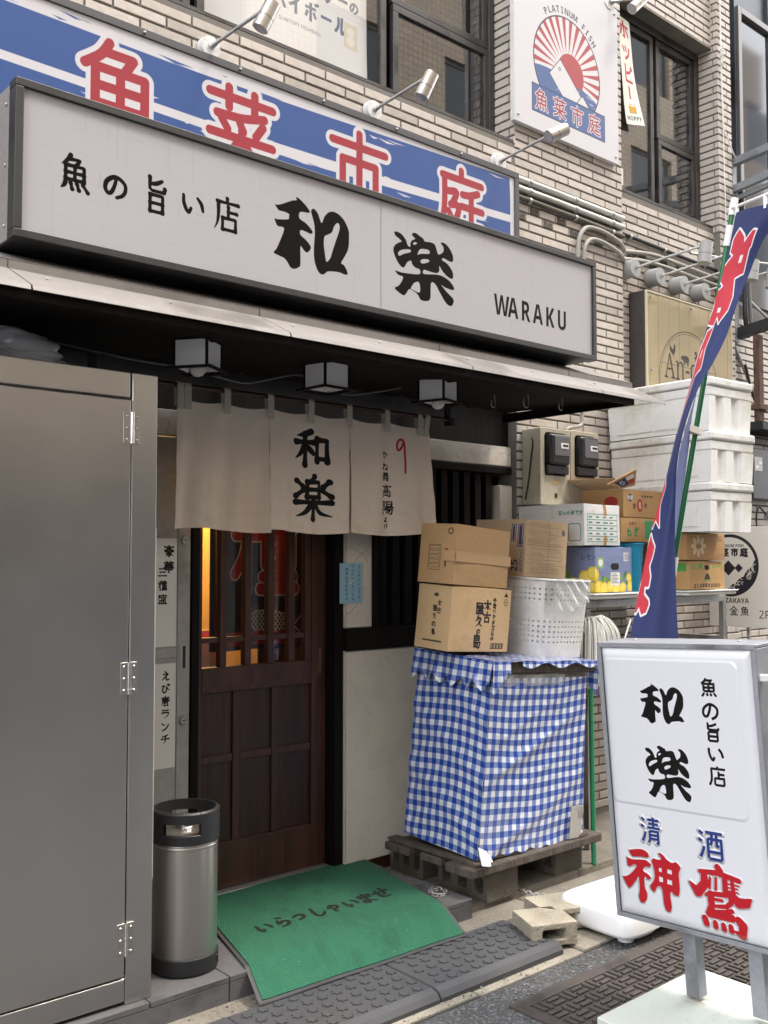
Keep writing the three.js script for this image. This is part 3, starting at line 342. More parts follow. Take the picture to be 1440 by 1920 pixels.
{ // cast iron inspection cover with a basket-weave tread
  const c = new THREE.Group(); c.name = numbered('iron_cover'); scene.add(c); tag(c, 'rusty cast iron inspection cover with basket weave tread let into the road', 'manhole cover');
  const x0 = 2.62, x1 = 4.3, z0 = 1.285, z1 = 2.35;
  obj('frame', [span(x0, x1, -0.03, 0.010, z0, z0 + 0.05), span(x0, x1, -0.03, 0.010, z1 - 0.05, z1), span(x0, x0 + 0.05, -0.03, 0.010, z0 + 0.051, z1 - 0.051), span(x1 - 0.05, x1, -0.03, 0.010, z0 + 0.051, z1 - 0.051)], MAT.ironCover, c);
  obj('plate', sharp(x0 + 0.051, x1 - 0.051, -0.03, 0.0045, z0 + 0.051, z1 - 0.051), MAT.ironCover, c);
  const bars = [], p = 0.066; let r = 0;
  for (let z = z0 + 0.085; z < z1 - 0.07; z += p, r++) { let k = 0; for (let x = x0 + 0.085; x < x1 - 0.07; x += p, k++) { const h = (r + k) % 2; for (const o of [-0.015, 0.015]) bars.push(h ? bx(0.056, 0.011, 0.017, x, 0.0075, z + o, 0.003) : bx(0.017, 0.011, 0.056, x + o, 0.0075, z, 0.003)); } }
  obj('tread_bars', bars, MAT.ironCover, c).userData.kind = 'stuff';
}

// ---------------------------------------------------------------- the restaurant building
const bld = thing('restaurant_building', 'tile clad restaurant building with a timber and plaster ground floor', 'building');
const CORE = 0.044;
obj('wall', [
  sharp(-3, 4.09, 2.45, 3.87, -0.25, CORE), sharp(4.09, 5.09, 0, 8, -0.25, CORE), sharp(-3, 4.09, 5.7, 8, -0.25, CORE),
  sharp(5.09, 6.25, 0, 3.885, -0.25, -0.006), sharp(5.09, 6.25, 5.175, 8, -0.25, -0.006), sharp(6.25, 6.42, 0, 8, -0.25, CORE), sharp(6.42, 9, 0, 3.4, -0.25, -0.006),
], MAT.mortar, bld);
obj('upper_room', [sharp(-3, 6.42, 3.6, 3.7, -3, -0.26), sharp(-3, 6.42, 5.8, 5.9, -3, -0.26), sharp(-3, 6.42, 3.6, 5.9, -3.1, -3), sharp(-3.1, -3, 3.6, 5.9, -3, -0.26), sharp(6.42, 6.52, 3.6, 5.9, -3, -0.26), sharp(4.1, 5.08, 3.7, 5.8, -0.3, -0.26)], M(lin(0.13, 0.13, 0.135), 0.9), bld);
obj('flat_roof', sharp(-3, 6.42, 8, 8.2, -4, 0.04), MAT.ledge, bld);

// glazed facing bricks, running bond
const brickMats = [[0.54, 0.485, 0.43], [0.60, 0.54, 0.48], [0.48, 0.43, 0.375], [0.57, 0.505, 0.455], [0.43, 0.385, 0.335]].map(([r, g, b], i) => M(lin(r, g, b), 0.42, { map: rep(T.mottle, 1.3 + i * 0.27), ...bumpy(rep(T.lump, 4), 0.002) }));
const sootTex = dtex(256, 256, (u, v) => { const a = fbm(u, v, 6, 5, 131), b = vnoise(u * 90, v * 90, 90, 132), k = Math.max(0, Math.min(1, (a - 0.42) * 5)) * (0.6 + 0.4 * b); const s = 1 - 0.72 * k; return [s, s * (1 - 0.02 * k), s * (1 - 0.08 * k)]; });
const sootMats = [0, 1].map((i) => M(lin(0.55, 0.50, 0.44), 0.7, { map: rep(sootTex, 2.2 + i * 0.9), ...bumpy(rep(T.lump, 4), 0.002) }));
// soot and moss sit on the courses under the conduits and round the spotlight bases
const sooty = (b) => (b.y > 3.44 && b.y < 3.57 && b.x > 4.15 && b.x < 6.25) || (b.y > 3.78 && b.y < 3.84 && b.x > 4.8 && b.x < 5.1) || (b.y > 5.16 && b.y < 5.24 && b.x > 5.1);
const brickGeo = (() => {          // front face with chamfers, open at the back, front at z = 0, 0.227 x 0.04
  const w = 0.1135, h = 0.0195, b = 0.0022, d = 0.012, A = [[-w, -h, -d], [w, -h, -d], [w, h, -d], [-w, h, -d]], B = [[-w, -h, -b], [w, -h, -b], [w, h, -b], [-w, h, -b]], C = [[-w + b, -h + b, 0], [w - b, -h + b, 0], [w - b, h - b, 0], [-w + b, h - b, 0]], t = [];
  const q = (a, b2, c, e) => t.push(...a, ...b2, ...c, ...a, ...c, ...e);
  for (let i = 0; i < 4; i++) { const j = (i + 1) % 4; q(A[i], A[j], B[j], B[i]); q(B[i], B[j], C[j], C[i]); } q(C[0], C[1], C[2], C[3]);
  const g = new THREE.BufferGeometry(); g.setAttribute('position', new THREE.Float32BufferAttribute(t, 3)); g.computeVertexNormals(); return planarUV(g);
})();
const bricks = [];
function brickField(u0, u1, y0, y1, place, holes = [], off = 0) {
  let row_ = 0;
  for (let y = y0 + 0.022; y < y1 - 0.015; y += 0.05, row_++) {
    for (let u = u0 - 0.237 + ((row_ + off) % 2 ? 0.1185 : 0); u < u1; u += 0.237) {
      let segs = [[Math.max(u, u0 + 0.001), Math.min(u + 0.227, u1 - 0.001)]];
      for (const [a, b, c, d] of holes) if (y > c - 0.02 && y < d + 0.02) segs = segs.flatMap(([p, q]) => (q <= a || p >= b ? [[p, q]] : [[p, a], [b, q]].filter(([m, n]) => n - m > 0.02)));
      for (const [p, q] of segs) if (q - p > 0.022) bricks.push({ len: q - p, ...place((p + q) / 2, y) });
    }
  }
}
const front = (z) => (u, y) => ({ x: u, y, z, ry: 0 }), leftward = (x) => (u, y) => ({ x, y, z: u, ry: -Math.PI / 2 });
brickField(-1.5, 4.09, 3.1, 3.872, front(0.05), [], 0);
brickField(4.09, 5.09, 0.1, 5.55, front(0.05), [], 1);
brickField(-0.1, 0.05, 3.87, 5.55, leftward(4.082), [], 0);
brickField(5.09, 6.25, 0.1, 3.88, front(0), [], 0);
brickField(5.09, 6.25, 5.18, 5.9, front(0), [], 1);
brickField(6.25, 6.42, 0.1, 5.75, front(0.05), [], 0);
brickField(-0.1, 0.05, 3.85, 5.75, leftward(6.242), [], 1);
brickField(6.42, 7.8, 0.1, 3.3, front(0), [], 1);
{
  camera.updateMatrixWorld(); camera.updateProjectionMatrix();
  const inside = (p, x, y) => { let c = false; for (let i = 0, j = p.length - 1; i < p.length; j = i++) if ((p[i][1] > y) !== (p[j][1] > y) && x < (p[j][0] - p[i][0]) * (y - p[i][1]) / (p[j][1] - p[i][1]) + p[i][0]) c = !c; return c; };
  const hide = [[[0, 0], [55, 0], [970, 325], [970, 440], [1117, 492], [1117, 676], [1250, 762], [1130, 790], [1130, 1230], [0, 1230]], [[962, 0], [1155, 20], [1160, 302], [966, 225]], [[1185, 555], [1208, 543], [1370, 592], [1410, 710], [1410, 1120], [1130, 1120], [1130, 790], [1250, 762], [1190, 720]], [[1345, 990], [1440, 985], [1440, 1180], [1342, 1172]]];
  for (const b of bricks) {
    const p = V(b.x, b.y, b.z), d = p.distanceTo(EYE); p.project(camera); const px = (p.x + 1) * 720, py = (1 - p.y) * 960;
    b.score = (px < -20 || px > 1460 || py < -20 || py > 1940 || p.z > 1 ? 0.01 : hide.some((h) => inside(h, px, py)) ? 0.02 : 1) * b.len / d / d * (b.ry ? 1.2 : 1);
  }
  bricks.sort((a, b) => b.score - a.score);
  const rest = [];
  bricks.forEach((b, i) => {
    if (i < 300) {
      const m = obj('brick', brickGeo, sooty(b) && rnd() > 0.25 ? sootMats[Math.floor(rnd() * 2)] : brickMats[Math.floor(rnd() * 5)], bld);
      m.position.set(b.x, b.y, b.z + rr(-0.001, 0.001)); m.rotation.set(rr(-0.006, 0.006), b.ry, 0); m.scale.x = b.len / 0.227;
    } else { const g = brickGeo.clone(); g.scale(b.len / 0.227, 1, 1); g.rotateY(b.ry); g.translate(b.x, b.y, b.z); rest.push(planarUV(g)); }
  });
  obj('brick_field', rest, brickMats[0], bld).userData.kind = 'stuff';
}

// windows of the upper floor
const winFrame = M(lin(0.085, 0.08, 0.078), 0.42, { metalness: 0.5, map: rep(T.stain, 2) });
function windowAt(x0, x1, y0, y1, z, bays) {
  const w = part('window', bld);
  obj('frame', [span(x0, x1, y0, y0 + 0.045, z - 0.05, z + 0.03), span(x0, x1, y1 - 0.05, y1, z - 0.05, z + 0.03), span(x0, x0 + 0.045, y0 + 0.0455, y1 - 0.0505, z - 0.05, z + 0.03), span(x1 - 0.045, x1, y0 + 0.0455, y1 - 0.0505, z - 0.05, z + 0.03)], winFrame, w);
  for (const [a, b, c, d, zz] of bays) {
    const f = 0.038, q = z + zz;
    obj('sash', [span(a, b, c, c + f, q - 0.015, q + 0.015), span(a, b, d - f, d, q - 0.015, q + 0.015), span(a, a + f, c + f + 0.0005, d - f - 0.0005, q - 0.015, q + 0.015), span(b - f, b, c + f + 0.0005, d - f - 0.0005, q - 0.015, q + 0.015)], winFrame, w);
    obj('pane', sharp(a + f - 0.004, b - f + 0.004, c + f - 0.004, d - f + 0.004, q - 0.003, q + 0.001), MAT.glass, w);
  }
  return w;
}
windowAt(-0.6, 4.08, 3.875, 5.68, -0.12, [[-0.55, 1.0, 3.925, 5.62, 0], [1.0, 2.13, 3.925, 5.62, -0.005], [2.16, 3.27, 3.925, 5.62, 0.004], [3.31, 4.035, 3.925, 4.44, 0.012], [3.31, 4.035, 4.45, 5.62, 0.002]]);
windowAt(5.11, 6.24, 3.89, 5.17, -0.13, [[5.155, 5.70, 3.94, 5.115, 0], [5.735, 6.19, 3.94, 4.42, 0.01], [5.735, 6.19, 4.43, 5.115, 0]]);
obj('sill', [sharp(-1.5, 4.085, 3.8725, 3.889, -0.06, 0.045), sharp(5.095, 6.24, 3.8855, 3.899, -0.08, -0.004)], winFrame, bld);
obj('window_head', sharp(5.095, 6.245, 5.172, 5.19, -0.12, 0.004), MAT.ledge, bld);

// timber and plaster front of the ground floor
const beams = [['post', 2.872, 2.922, 0.12, 2.058, -0.14, -0.012], ['post', 2.098, 2.134, 0.12, 2.058, -0.14, 0.012], ['sill_beam', 2.925, 4.088, 1.122, 1.226, -0.1, 0.012], ['header', -3, 4.088, 2.172, 2.45, -0.14, -0.012], ['door_head', 2.136, 2.87, 1.985, 2.058, -0.14, -0.01], ['post', 3.088, 3.118, 1.228, 2.057, -0.1, 0.02], ['lattice_head', 3.12, 4.088, 2.02, 2.057, -0.1, 0.012], ['backing_board', 3.12, 4.088, 1.228, 2.019, -0.12, -0.09], ['boarding', -3, 1.9, 0.12, 2.17, -0.14, -0.03]];
for (const [n, ...b] of beams) obj(n, span(...b), MAT.darkWood, bld);
obj('plaster_panel', span(2.924, 4.088, 0.125, 1.121, -0.1, 0.0, 0.006), MAT.rendered, bld);
obj('plaster_panel', span(2.923, 3.087, 1.227, 2.058, -0.1, 0.004, 0.006), MAT.plaster, bld);
obj('plaster_beam', span(1.5, 4.086, 2.06, 2.17, -0.1, 0.012, 0.006), MAT.plaster, bld);
obj('plaster_panel', span(3.985, 4.088, 1.5, 1.957, -0.085, 0.016, 0.006), MAT.plaster, bld);
for (let i = 0; i < 10; i++) obj('lattice_slat', span(3.15 + i * 0.084, 3.196 + i * 0.084, 1.228, 2.019, -0.06, -0.012), MAT.darkWood, bld);
obj('threshold', [span(2.136, 2.87, 0.1205, 0.132, -0.13, -0.035)], MAT.galv, bld);
obj('room', [sharp(0.9, 4.1, 0.0, 0.1, -3.1, -0.16), sharp(0.9, 4.1, 2.46, 2.56, -3.1, -0.16), sharp(0.8, 0.9, 0, 2.56, -3.1, -0.15), sharp(4.1, 4.2, 0, 2.56, -3.1, -0.26), sharp(0.8, 4.2, 0, 2.56, -3.2, -3.1)], M(lin(0.16, 0.10, 0.06), 0.85), bld);
obj('partition', sharp(2.35, 3.3, 0.1, 2.46, -1.36, -1.3), M(lin(0.62, 0.40, 0.10), 0.85, { map: rep(T.mottle, 1) }), bld);
{ // sliding door
  const d = part('sliding_door', bld), z0 = -0.118, z1 = -0.08;
  for (const [a, b] of [[2.137, 2.202], [2.788, 2.87]]) obj('stile', span(a, b, 0.134, 1.984, z0, z1, 0.004), MAT.doorWood, d);
  for (const [a, b] of [[0.134, 0.33], [0.975, 1.085], [1.93, 1.984]]) obj('rail', span(2.2025, 2.7875, a, b, z0, z1 - 0.001, 0.004), MAT.doorWood, d);
  for (const x of [2.38, 2.585]) obj('muntin', span(x - 0.017, x + 0.017, 0.3305, 0.9745, z0, z1 - 0.006, 0.003), MAT.doorWood, d);
  for (const [a, b] of [[2.203, 2.3625], [2.3975, 2.5675], [2.6025, 2.787]]) { for (const [c, e] of [[0.331, 0.671], [0.7055, 0.974]]) obj('panel', sharp(a, b, c, e, z0 + 0.004, z1 - 0.018), MAT.doorPanel, d); obj('muntin', span(a, b, 0.6715, 0.705, z0, z1 - 0.008, 0.003), MAT.doorWood, d); }
  for (const x of [2.305, 2.433, 2.556, 2.67, 2.764]) obj('slat', span(x - 0.0165, x + 0.0165, 1.0855, 1.9295, z0 + 0.004, z1 + 0.004, 0.003), MAT.doorWood, d);
  obj('cross_bar', span(2.203, 2.787, 1.19, 1.214, z0 + 0.008, z1 - 0.006, 0.002), MAT.doorWood, d);
  obj('pane', sharp(2.203, 2.787, 1.086, 1.929, z0 - 0.004, z0), MAT.glass, d);
  obj('handle', [span(2.822, 2.845, 1.02, 1.14, z1 - 0.0005, z1 + 0.003, 0.002)], MAT.rust, d);
}

// ---------------------------------------------------------------- awning over the entrance
{
  const a = thing('awning', 'beige sheet metal awning with a dark corrugated soffit above the entrance', 'awning');
  const X0 = 0.2, X1 = 3.98;
  const sheetPart = (x0, x1, prof, mat, name) => { // prof: z, y points of the upper face
    const pts = prof, g = sheet(1, pts.length - 1, (u, v) => { const k = Math.round(v * (pts.length - 1)); return [x0 + (x1 - x0) * u, pts[k][1], pts[k][0]]; }, 0.003);
    return obj(name, planarUV(toCreasedNormals(g, 0.3)), mat, a);
  };
  const seams = [0.2, 1.06, 1.96, 2.86, 3.72, 4.235];
  for (let i = 0; i < seams.length - 1; i++) {
    const x0 = seams[i] + 0.003, x1 = seams[i + 1] - 0.003;
    sheetPart(x0, x1, [[0.40, 2.575], [0.705, 2.452]], MAT.roofMetal, 'roof_sheet');
    sheetPart(x0, x1, [[0.712, 2.421], [0.895, 2.332], [0.902, 2.316]], MAT.roofMetal, 'eaves_sheet');
    obj('roof_step', sharp(x0, x1, 2.416, 2.449, 0.698, 0.704), MAT.roofMetal, a);
  }
  obj('fascia', [sharp(X0, X1, 2.29, 2.328, 0.868, 0.888), sharp(X1 - 0.02, X1, 2.29, 2.335, 0.06, 0.867)], MAT.soffit, a);
  const pr = []; const n = 56; for (let i = 0; i <= n; i++) pr.push([X0 + (X1 - 0.025 - X0) * i / n, 2.318 + (i % 2 ? 0.009 : -0.006)]);
  obj('soffit', sheet(n, 1, (u, v) => { const k = Math.round(u * n); return [pr[k][0], pr[k][1] + 0.03 * v, 0.866 - 0.80 * v]; }, 0.003), MAT.soffit, a);
  for (const x of [1.3, 2.3, 3.36]) obj('bracket', [span(x - 0.015, x + 0.015, 2.352, 2.376, 0.052, 0.74), span(x - 0.02, x + 0.02, 2.36, 2.5, 0.05, 0.07)], MAT.ironDark, a);
  obj('rivet', seams.slice(1, 5).flatMap((x) => [0.09, 0.5].map((o) => { const g = raw(new THREE.SphereGeometry(0.005, 8, 5)); g.translate(x + o, 2.388, 0.785); return g; })), MAT.galv, a);
}
{ // wire hooks under the soffit
  for (const [x, z, r] of [[3.42, 0.5, 0.02], [3.52, 0.62, 0.026], [3.72, 0.66, 0.022]]) { const pts = []; for (let i = 0; i <= 14; i++) { const t = i / 14; pts.push(t < 0.45 ? V(x + 0.012 * t, 2.325 - 0.09 * t, z) : V(x + r * (Math.cos((t - 0.45) * 7) - 1) * 0.8, 2.285 - r * Math.sin((t - 0.45) * 7), z + 0.01 * t)); }
    tag(obj('wire_hook', tube(pts, 0.0024, 30, 6), MAT.galv), 'small bent wire hook hanging from the dark soffit', 'hook', 'wire hooks under the awning'); }
}

// ---------------------------------------------------------------- main box sign
{
  const s = thing('shop_sign', 'long white box sign with black brushed lettering above the awning', 'sign');
  const x0 = 1.068, x1 = 3.912, y0 = 2.518, y1 = 3.007, zf = 0.72, zb = 0.46, f = 0.026;
  obj('frame', [span(x0, x1, y0, y0 + f, zf - 0.05, zf + 0.006), span(x0, x1, y1 - f, y1, zf - 0.05, zf + 0.006), span(x0, x0 + f, y0 + f + 0.0005, y1 - f - 0.0005, zf - 0.05, zf + 0.006), span(x1 - f, x1, y0 + f + 0.0005, y1 - f - 0.0005, zf - 0.05, zf + 0.006)], MAT.signFrame, s);
  obj('casing', [span(x0 + 0.004, x0 + 0.012, y0 + 0.004, y1 - 0.004, zb, zf - 0.051), span(x1 - 0.012, x1 - 0.004, y0 + 0.004, y1 - 0.004, zb, zf - 0.051), span(x0 + 0.013, x1 - 0.013, y1 - 0.012, y1 - 0.004, zb, zf - 0.051), span(x0 + 0.013, x1 - 0.013, y0 + 0.013, y1 - 0.013, zb, zb + 0.01)], MAT.signSide, s);
  obj('bottom_plate', span(x0 + 0.013, x1 - 0.013, y0 + 0.004, y0 + 0.012, zb, zf - 0.051), MAT.signFrame, s);
  obj('fixing', [0.06, 0.18].flatMap((o) => [0.05, 0.24, 0.43].map((h) => { const g = raw(new THREE.SphereGeometry(0.006, 8, 6)); g.translate(x0 + 0.003, y0 + h, zb + o); return g; })), MAT.galv, s);
  const k = 2048 / 2844;
  const tex = ctex(2048, 352, (g, w, h) => {
    g.fillStyle = '#efedf0'; g.fillRect(0, 0, w, h);
    for (let i = 0; i < 700; i++) { g.fillStyle = `rgba(${90 + rnd() * 60},${85 + rnd() * 50},${80 + rnd() * 40},${rnd() * 0.03})`; g.fillRect(rnd() * w, rnd() * h, 2 + rnd() * 60, 1 + rnd() * 5); }
    g.strokeStyle = 'rgba(255,255,255,0.5)'; g.lineWidth = 1.4; for (let i = 0; i < 14; i++) { g.beginPath(); const x = rnd() * w, y = rnd() * h; g.moveTo(x, y); g.lineTo(x + rr(-90, 260), y + rr(-8, 10)); g.stroke(); }
    for (let i = 0; i < 120; i++) { const x = rnd() * w; g.fillStyle = `rgba(96,84,66,${rnd() * 0.05})`; g.fillRect(x, rnd() > 0.5 ? 0 : h * 0.8 * rnd(), 1 + rnd() * 5, 20 + rnd() * 110); } for (let i = 0; i < 260; i++) { g.fillStyle = `rgba(90,78,60,${rnd() * 0.12})`; g.beginPath(); g.arc(rnd() * w, h - rnd() * rnd() * h * 0.3, 0.6 + rnd() * 1.8, 0, 7); g.fill(); }
    const K = '#060607', mm = (x) => x * k;
    glyph(g, '魚', mm(140), mm(188), mm(104), mm(116), mm(14), K, 'brush'); glyph(g, 'の', mm(284), mm(206), mm(92), mm(92), mm(14), K, 'brush');
    glyph(g, '旨', mm(428), mm(186), mm(92), mm(124), mm(14), K, 'brush'); glyph(g, 'い', mm(560), mm(196), mm(104), mm(96), mm(14), K, 'brush'); glyph(g, '店', mm(694), mm(190), mm(106), mm(122), mm(14), K, 'brush');
    blob(g, WA, mm(946), mm(114), mm(3.51), K); blob(g, RAKU, mm(1527), mm(116), mm(3.42), K);
    g.save(); g.translate(mm(2124), mm(372)); g.scale(0.86, 1); g.font = `bold ${Math.round(mm(126))}px sans-serif`; g.fillStyle = '#0c0c0d'; const W = 'WARAKU'; const step = mm(508) / 0.86 / 5.95; [...W].forEach((c, i) => g.fillText(c, i * step + (c === 'W' ? -4 : 0), 0)); g.restore();
  });
  const faceMat = M(0xffffff, 0.28, { map: tex, color: lin(0.465, 0.463, 0.472), specularIntensity: 0.35 });
  const xm = x0 + 1.46, face = (a, b) => { const g = raw(new THREE.PlaneGeometry(b - a, y1 - y0)); g.translate((a + b) / 2, (y0 + y1) / 2, zf - 0.006); const u = g.attributes.uv; for (let i = 0; i < u.count; i++) u.setX(i, (g.attributes.position.getX(i) - x0) / (x1 - x0)); const back = g.clone(); back.translate(0, 0, -0.004); return [g, back]; };
  obj('face_panel', face(x0 + 0.01, xm - 0.0012), faceMat, s); obj('face_panel', face(xm + 0.0012, x1 - 0.01), faceMat, s);
  for (const x of [1.3, 2.3, 3.3]) obj('stay', rod(V(x, 2.9, zb), V(x, 2.9, 0.05), 0.014), MAT.ironDark, s);
}

// ---------------------------------------------------------------- blue sign of the upstairs restaurant
const BLUE = '#3f63a8', RED = '#b93a49';
function outlined(g, ch, x, y, s, sy, w, halo) { glyph(g, ch, x, y, s, sy, w + halo, '#f1eff2'); glyph(g, ch, x, y, s, sy, w, RED); }
{
  const s = thing('blue_sign', 'blue and white painted board with large red outlined characters below the windows', 'sign');
  const x0 = 0.75, x1 = 4.052, y0 = 3.07, y1 = 3.672, zf = 0.105;
  obj('frame', [span(x0, x1, y0, y0 + 0.035, 0.052, zf + 0.008), span(x0, x1, y1 - 0.035, y1, 0.052, zf + 0.008), span(x0, x0 + 0.035, y0 + 0.0355, y1 - 0.0355, 0.052, zf + 0.008), span(x1 - 0.035, x1, y0 + 0.0355, y1 - 0.0355, 0.052, zf + 0.008)], M(lin(0.075, 0.075, 0.08), 0.5, { metalness: 0.4 }), s);
  const tex = ctex(2048, 374, (g, w, h) => {
    const m = (x) => (x - x0) / (x1 - x0) * w, my = (y) => (y1 - y) / (y1 - y0) * h;
    g.fillStyle = '#f1eff2'; g.fillRect(0, 0, w, h); g.fillStyle = BLUE;
    g.beginPath(); g.moveTo(0, my(3.585)); g.lineTo(m(2.0), my(3.575)); g.lineTo(m(2.6), my(3.59)); g.lineTo(m(3.98), my(3.63)); g.lineTo(m(3.985), my(3.5)); g.lineTo(m(3.985), my(3.425)); g.lineTo(m(3.1), my(3.40)); g.lineTo(m(2.1), my(3.385)); g.lineTo(0, my(3.40)); g.fill();
    g.beginPath(); g.moveTo(0, my(3.35)); g.lineTo(m(1.2), my(3.36)); g.lineTo(m(2.6), my(3.34)); g.lineTo(m(3.985), my(3.385)); g.lineTo(m(3.985), my(3.10)); g.lineTo(0, my(3.10)); g.fill();
    for (let i = 0; i < 46; i++) { const x = rr(0, w), yy = [3.59, 3.40, 3.345, 3.615][Math.floor(rnd() * 4)], l = rr(20, 120); g.fillStyle = rnd() > 0.45 ? '#f1eff2' : BLUE; g.beginPath(); const y = my(yy) + rr(-7, 7); g.moveTo(x, y); g.lineTo(x + l, y + rr(-1, 5)); g.lineTo(x + l * 0.5, y + rr(4, 9)); g.fill(); }
    const S = 0.36 / (x1 - x0) * w, SY = 0.37 / (y1 - y0) * h;
    for (const [c, x] of [['魚', 1.52], ['菜', 2.085], ['市', 2.74], ['庭', 3.42]]) outlined(g, c, m(x), my(3.575), S, SY, 24, 25);
  });
  const g = raw(new THREE.PlaneGeometry(x1 - x0, y1 - y0)); g.translate((x0 + x1) / 2, (y0 + y1) / 2, zf); obj('board', [g, (() => { const b = g.clone(); b.translate(0, 0, -0.05); return b; })()], M(0xffffff, 0.3, { map: tex, color: lin(0.60, 0.60, 0.61) }), s);
  const pins = []; for (let x = 0.9; x < 4; x += 0.45) { const q = raw(new THREE.SphereGeometry(0.007, 8, 6)); q.translate(x, y1 - 0.017, zf + 0.009); pins.push(q); } obj('screw', pins, MAT.galv, s);
}
// arm spotlights
function spotlight(name, label, base, knee, headDir, group, mats = [MAT.whitePaint, MAT.steelBright], hr = 0.034, hl = 0.12, rb = 0.048, db = 0.034) {
  const o = thing(name, label, 'lamp', [base.x, base.y, base.z], 0, group);
  const k = knee.clone().sub(base), b = cyl(rb, rb * 0.94, db, 0, 0, 0); b.rotateX(Math.PI / 2); b.translate(0, 0, db / 2);
  obj('base', b, mats[0], o); obj('collar', rod(V(0, 0, db), k.clone().setLength(0.05).add(V(0, 0, db * 0.4)), 0.014, 0.010), MAT.galv, o);
  obj('arm', rod(V(0, 0, db * 0.9), k, 0.0075), MAT.galv, o);
  const d = headDir.clone().normalize(), c = k.clone().addScaledVector(d, 0.035).add(V(0.0, -0.012, 0.0));
  obj('joint', [raw(new THREE.SphereGeometry(0.016, 12, 8)).translate(k.x, k.y, k.z), rod(k, c, 0.009)], MAT.galv, o);
  const h = obj('head', [rod(c.clone().addScaledVector(d, -hl * 0.45), c.clone().addScaledVector(d, hl * 0.12), hr * 0.96, hr, 24), rod(c.clone().addScaledVector(d, hl * 0.14), c.clone().addScaledVector(d, hl * 0.55), hr, hr * 1.02, 24)], mats[1], o);
  obj('band', rod(c.clone().addScaledVector(d, hl * 0.11), c.clone().addScaledVector(d, hl * 0.15), hr * 0.9, hr * 0.9, 24), MAT.ironDark, h);
  obj('lens', rod(c.clone().addScaledVector(d, hl * 0.552), c.clone().addScaledVector(d, hl * 0.556), hr * 0.86, hr * 0.86, 20), M(lin(0.3, 0.3, 0.3), 0.1), h);
  return o;
}
const spotGrp = 'arm spotlights over the blue sign';
spotlight('arm_spotlight', 'white arm spotlight fixed beside the highball poster window', V(2.12, 3.72, 0.054), V(2.21, 3.80, 0.40), V(-0.35, -0.9, -0.25), spotGrp);
spotlight('arm_spotlight', 'white arm spotlight fixed below the window mullion', V(3.03, 3.725, 0.054), V(3.085, 3.79, 0.42), V(-0.3, -0.9, -0.3), spotGrp);
spotlight('arm_spotlight', 'white arm spotlight at the corner of the tiled pier by the round logo board', V(3.93, 3.715, 0.054), V(3.985, 3.785, 0.47), V(-0.75, -0.45, -0.25), spotGrp);
spotlight('arm_spotlight', 'white spotlight on top of the round logo board', V(4.93, 4.985, 0.054), V(5.1, 5.02, 0.2), V(-0.7, -0.7, -0.2), spotGrp);

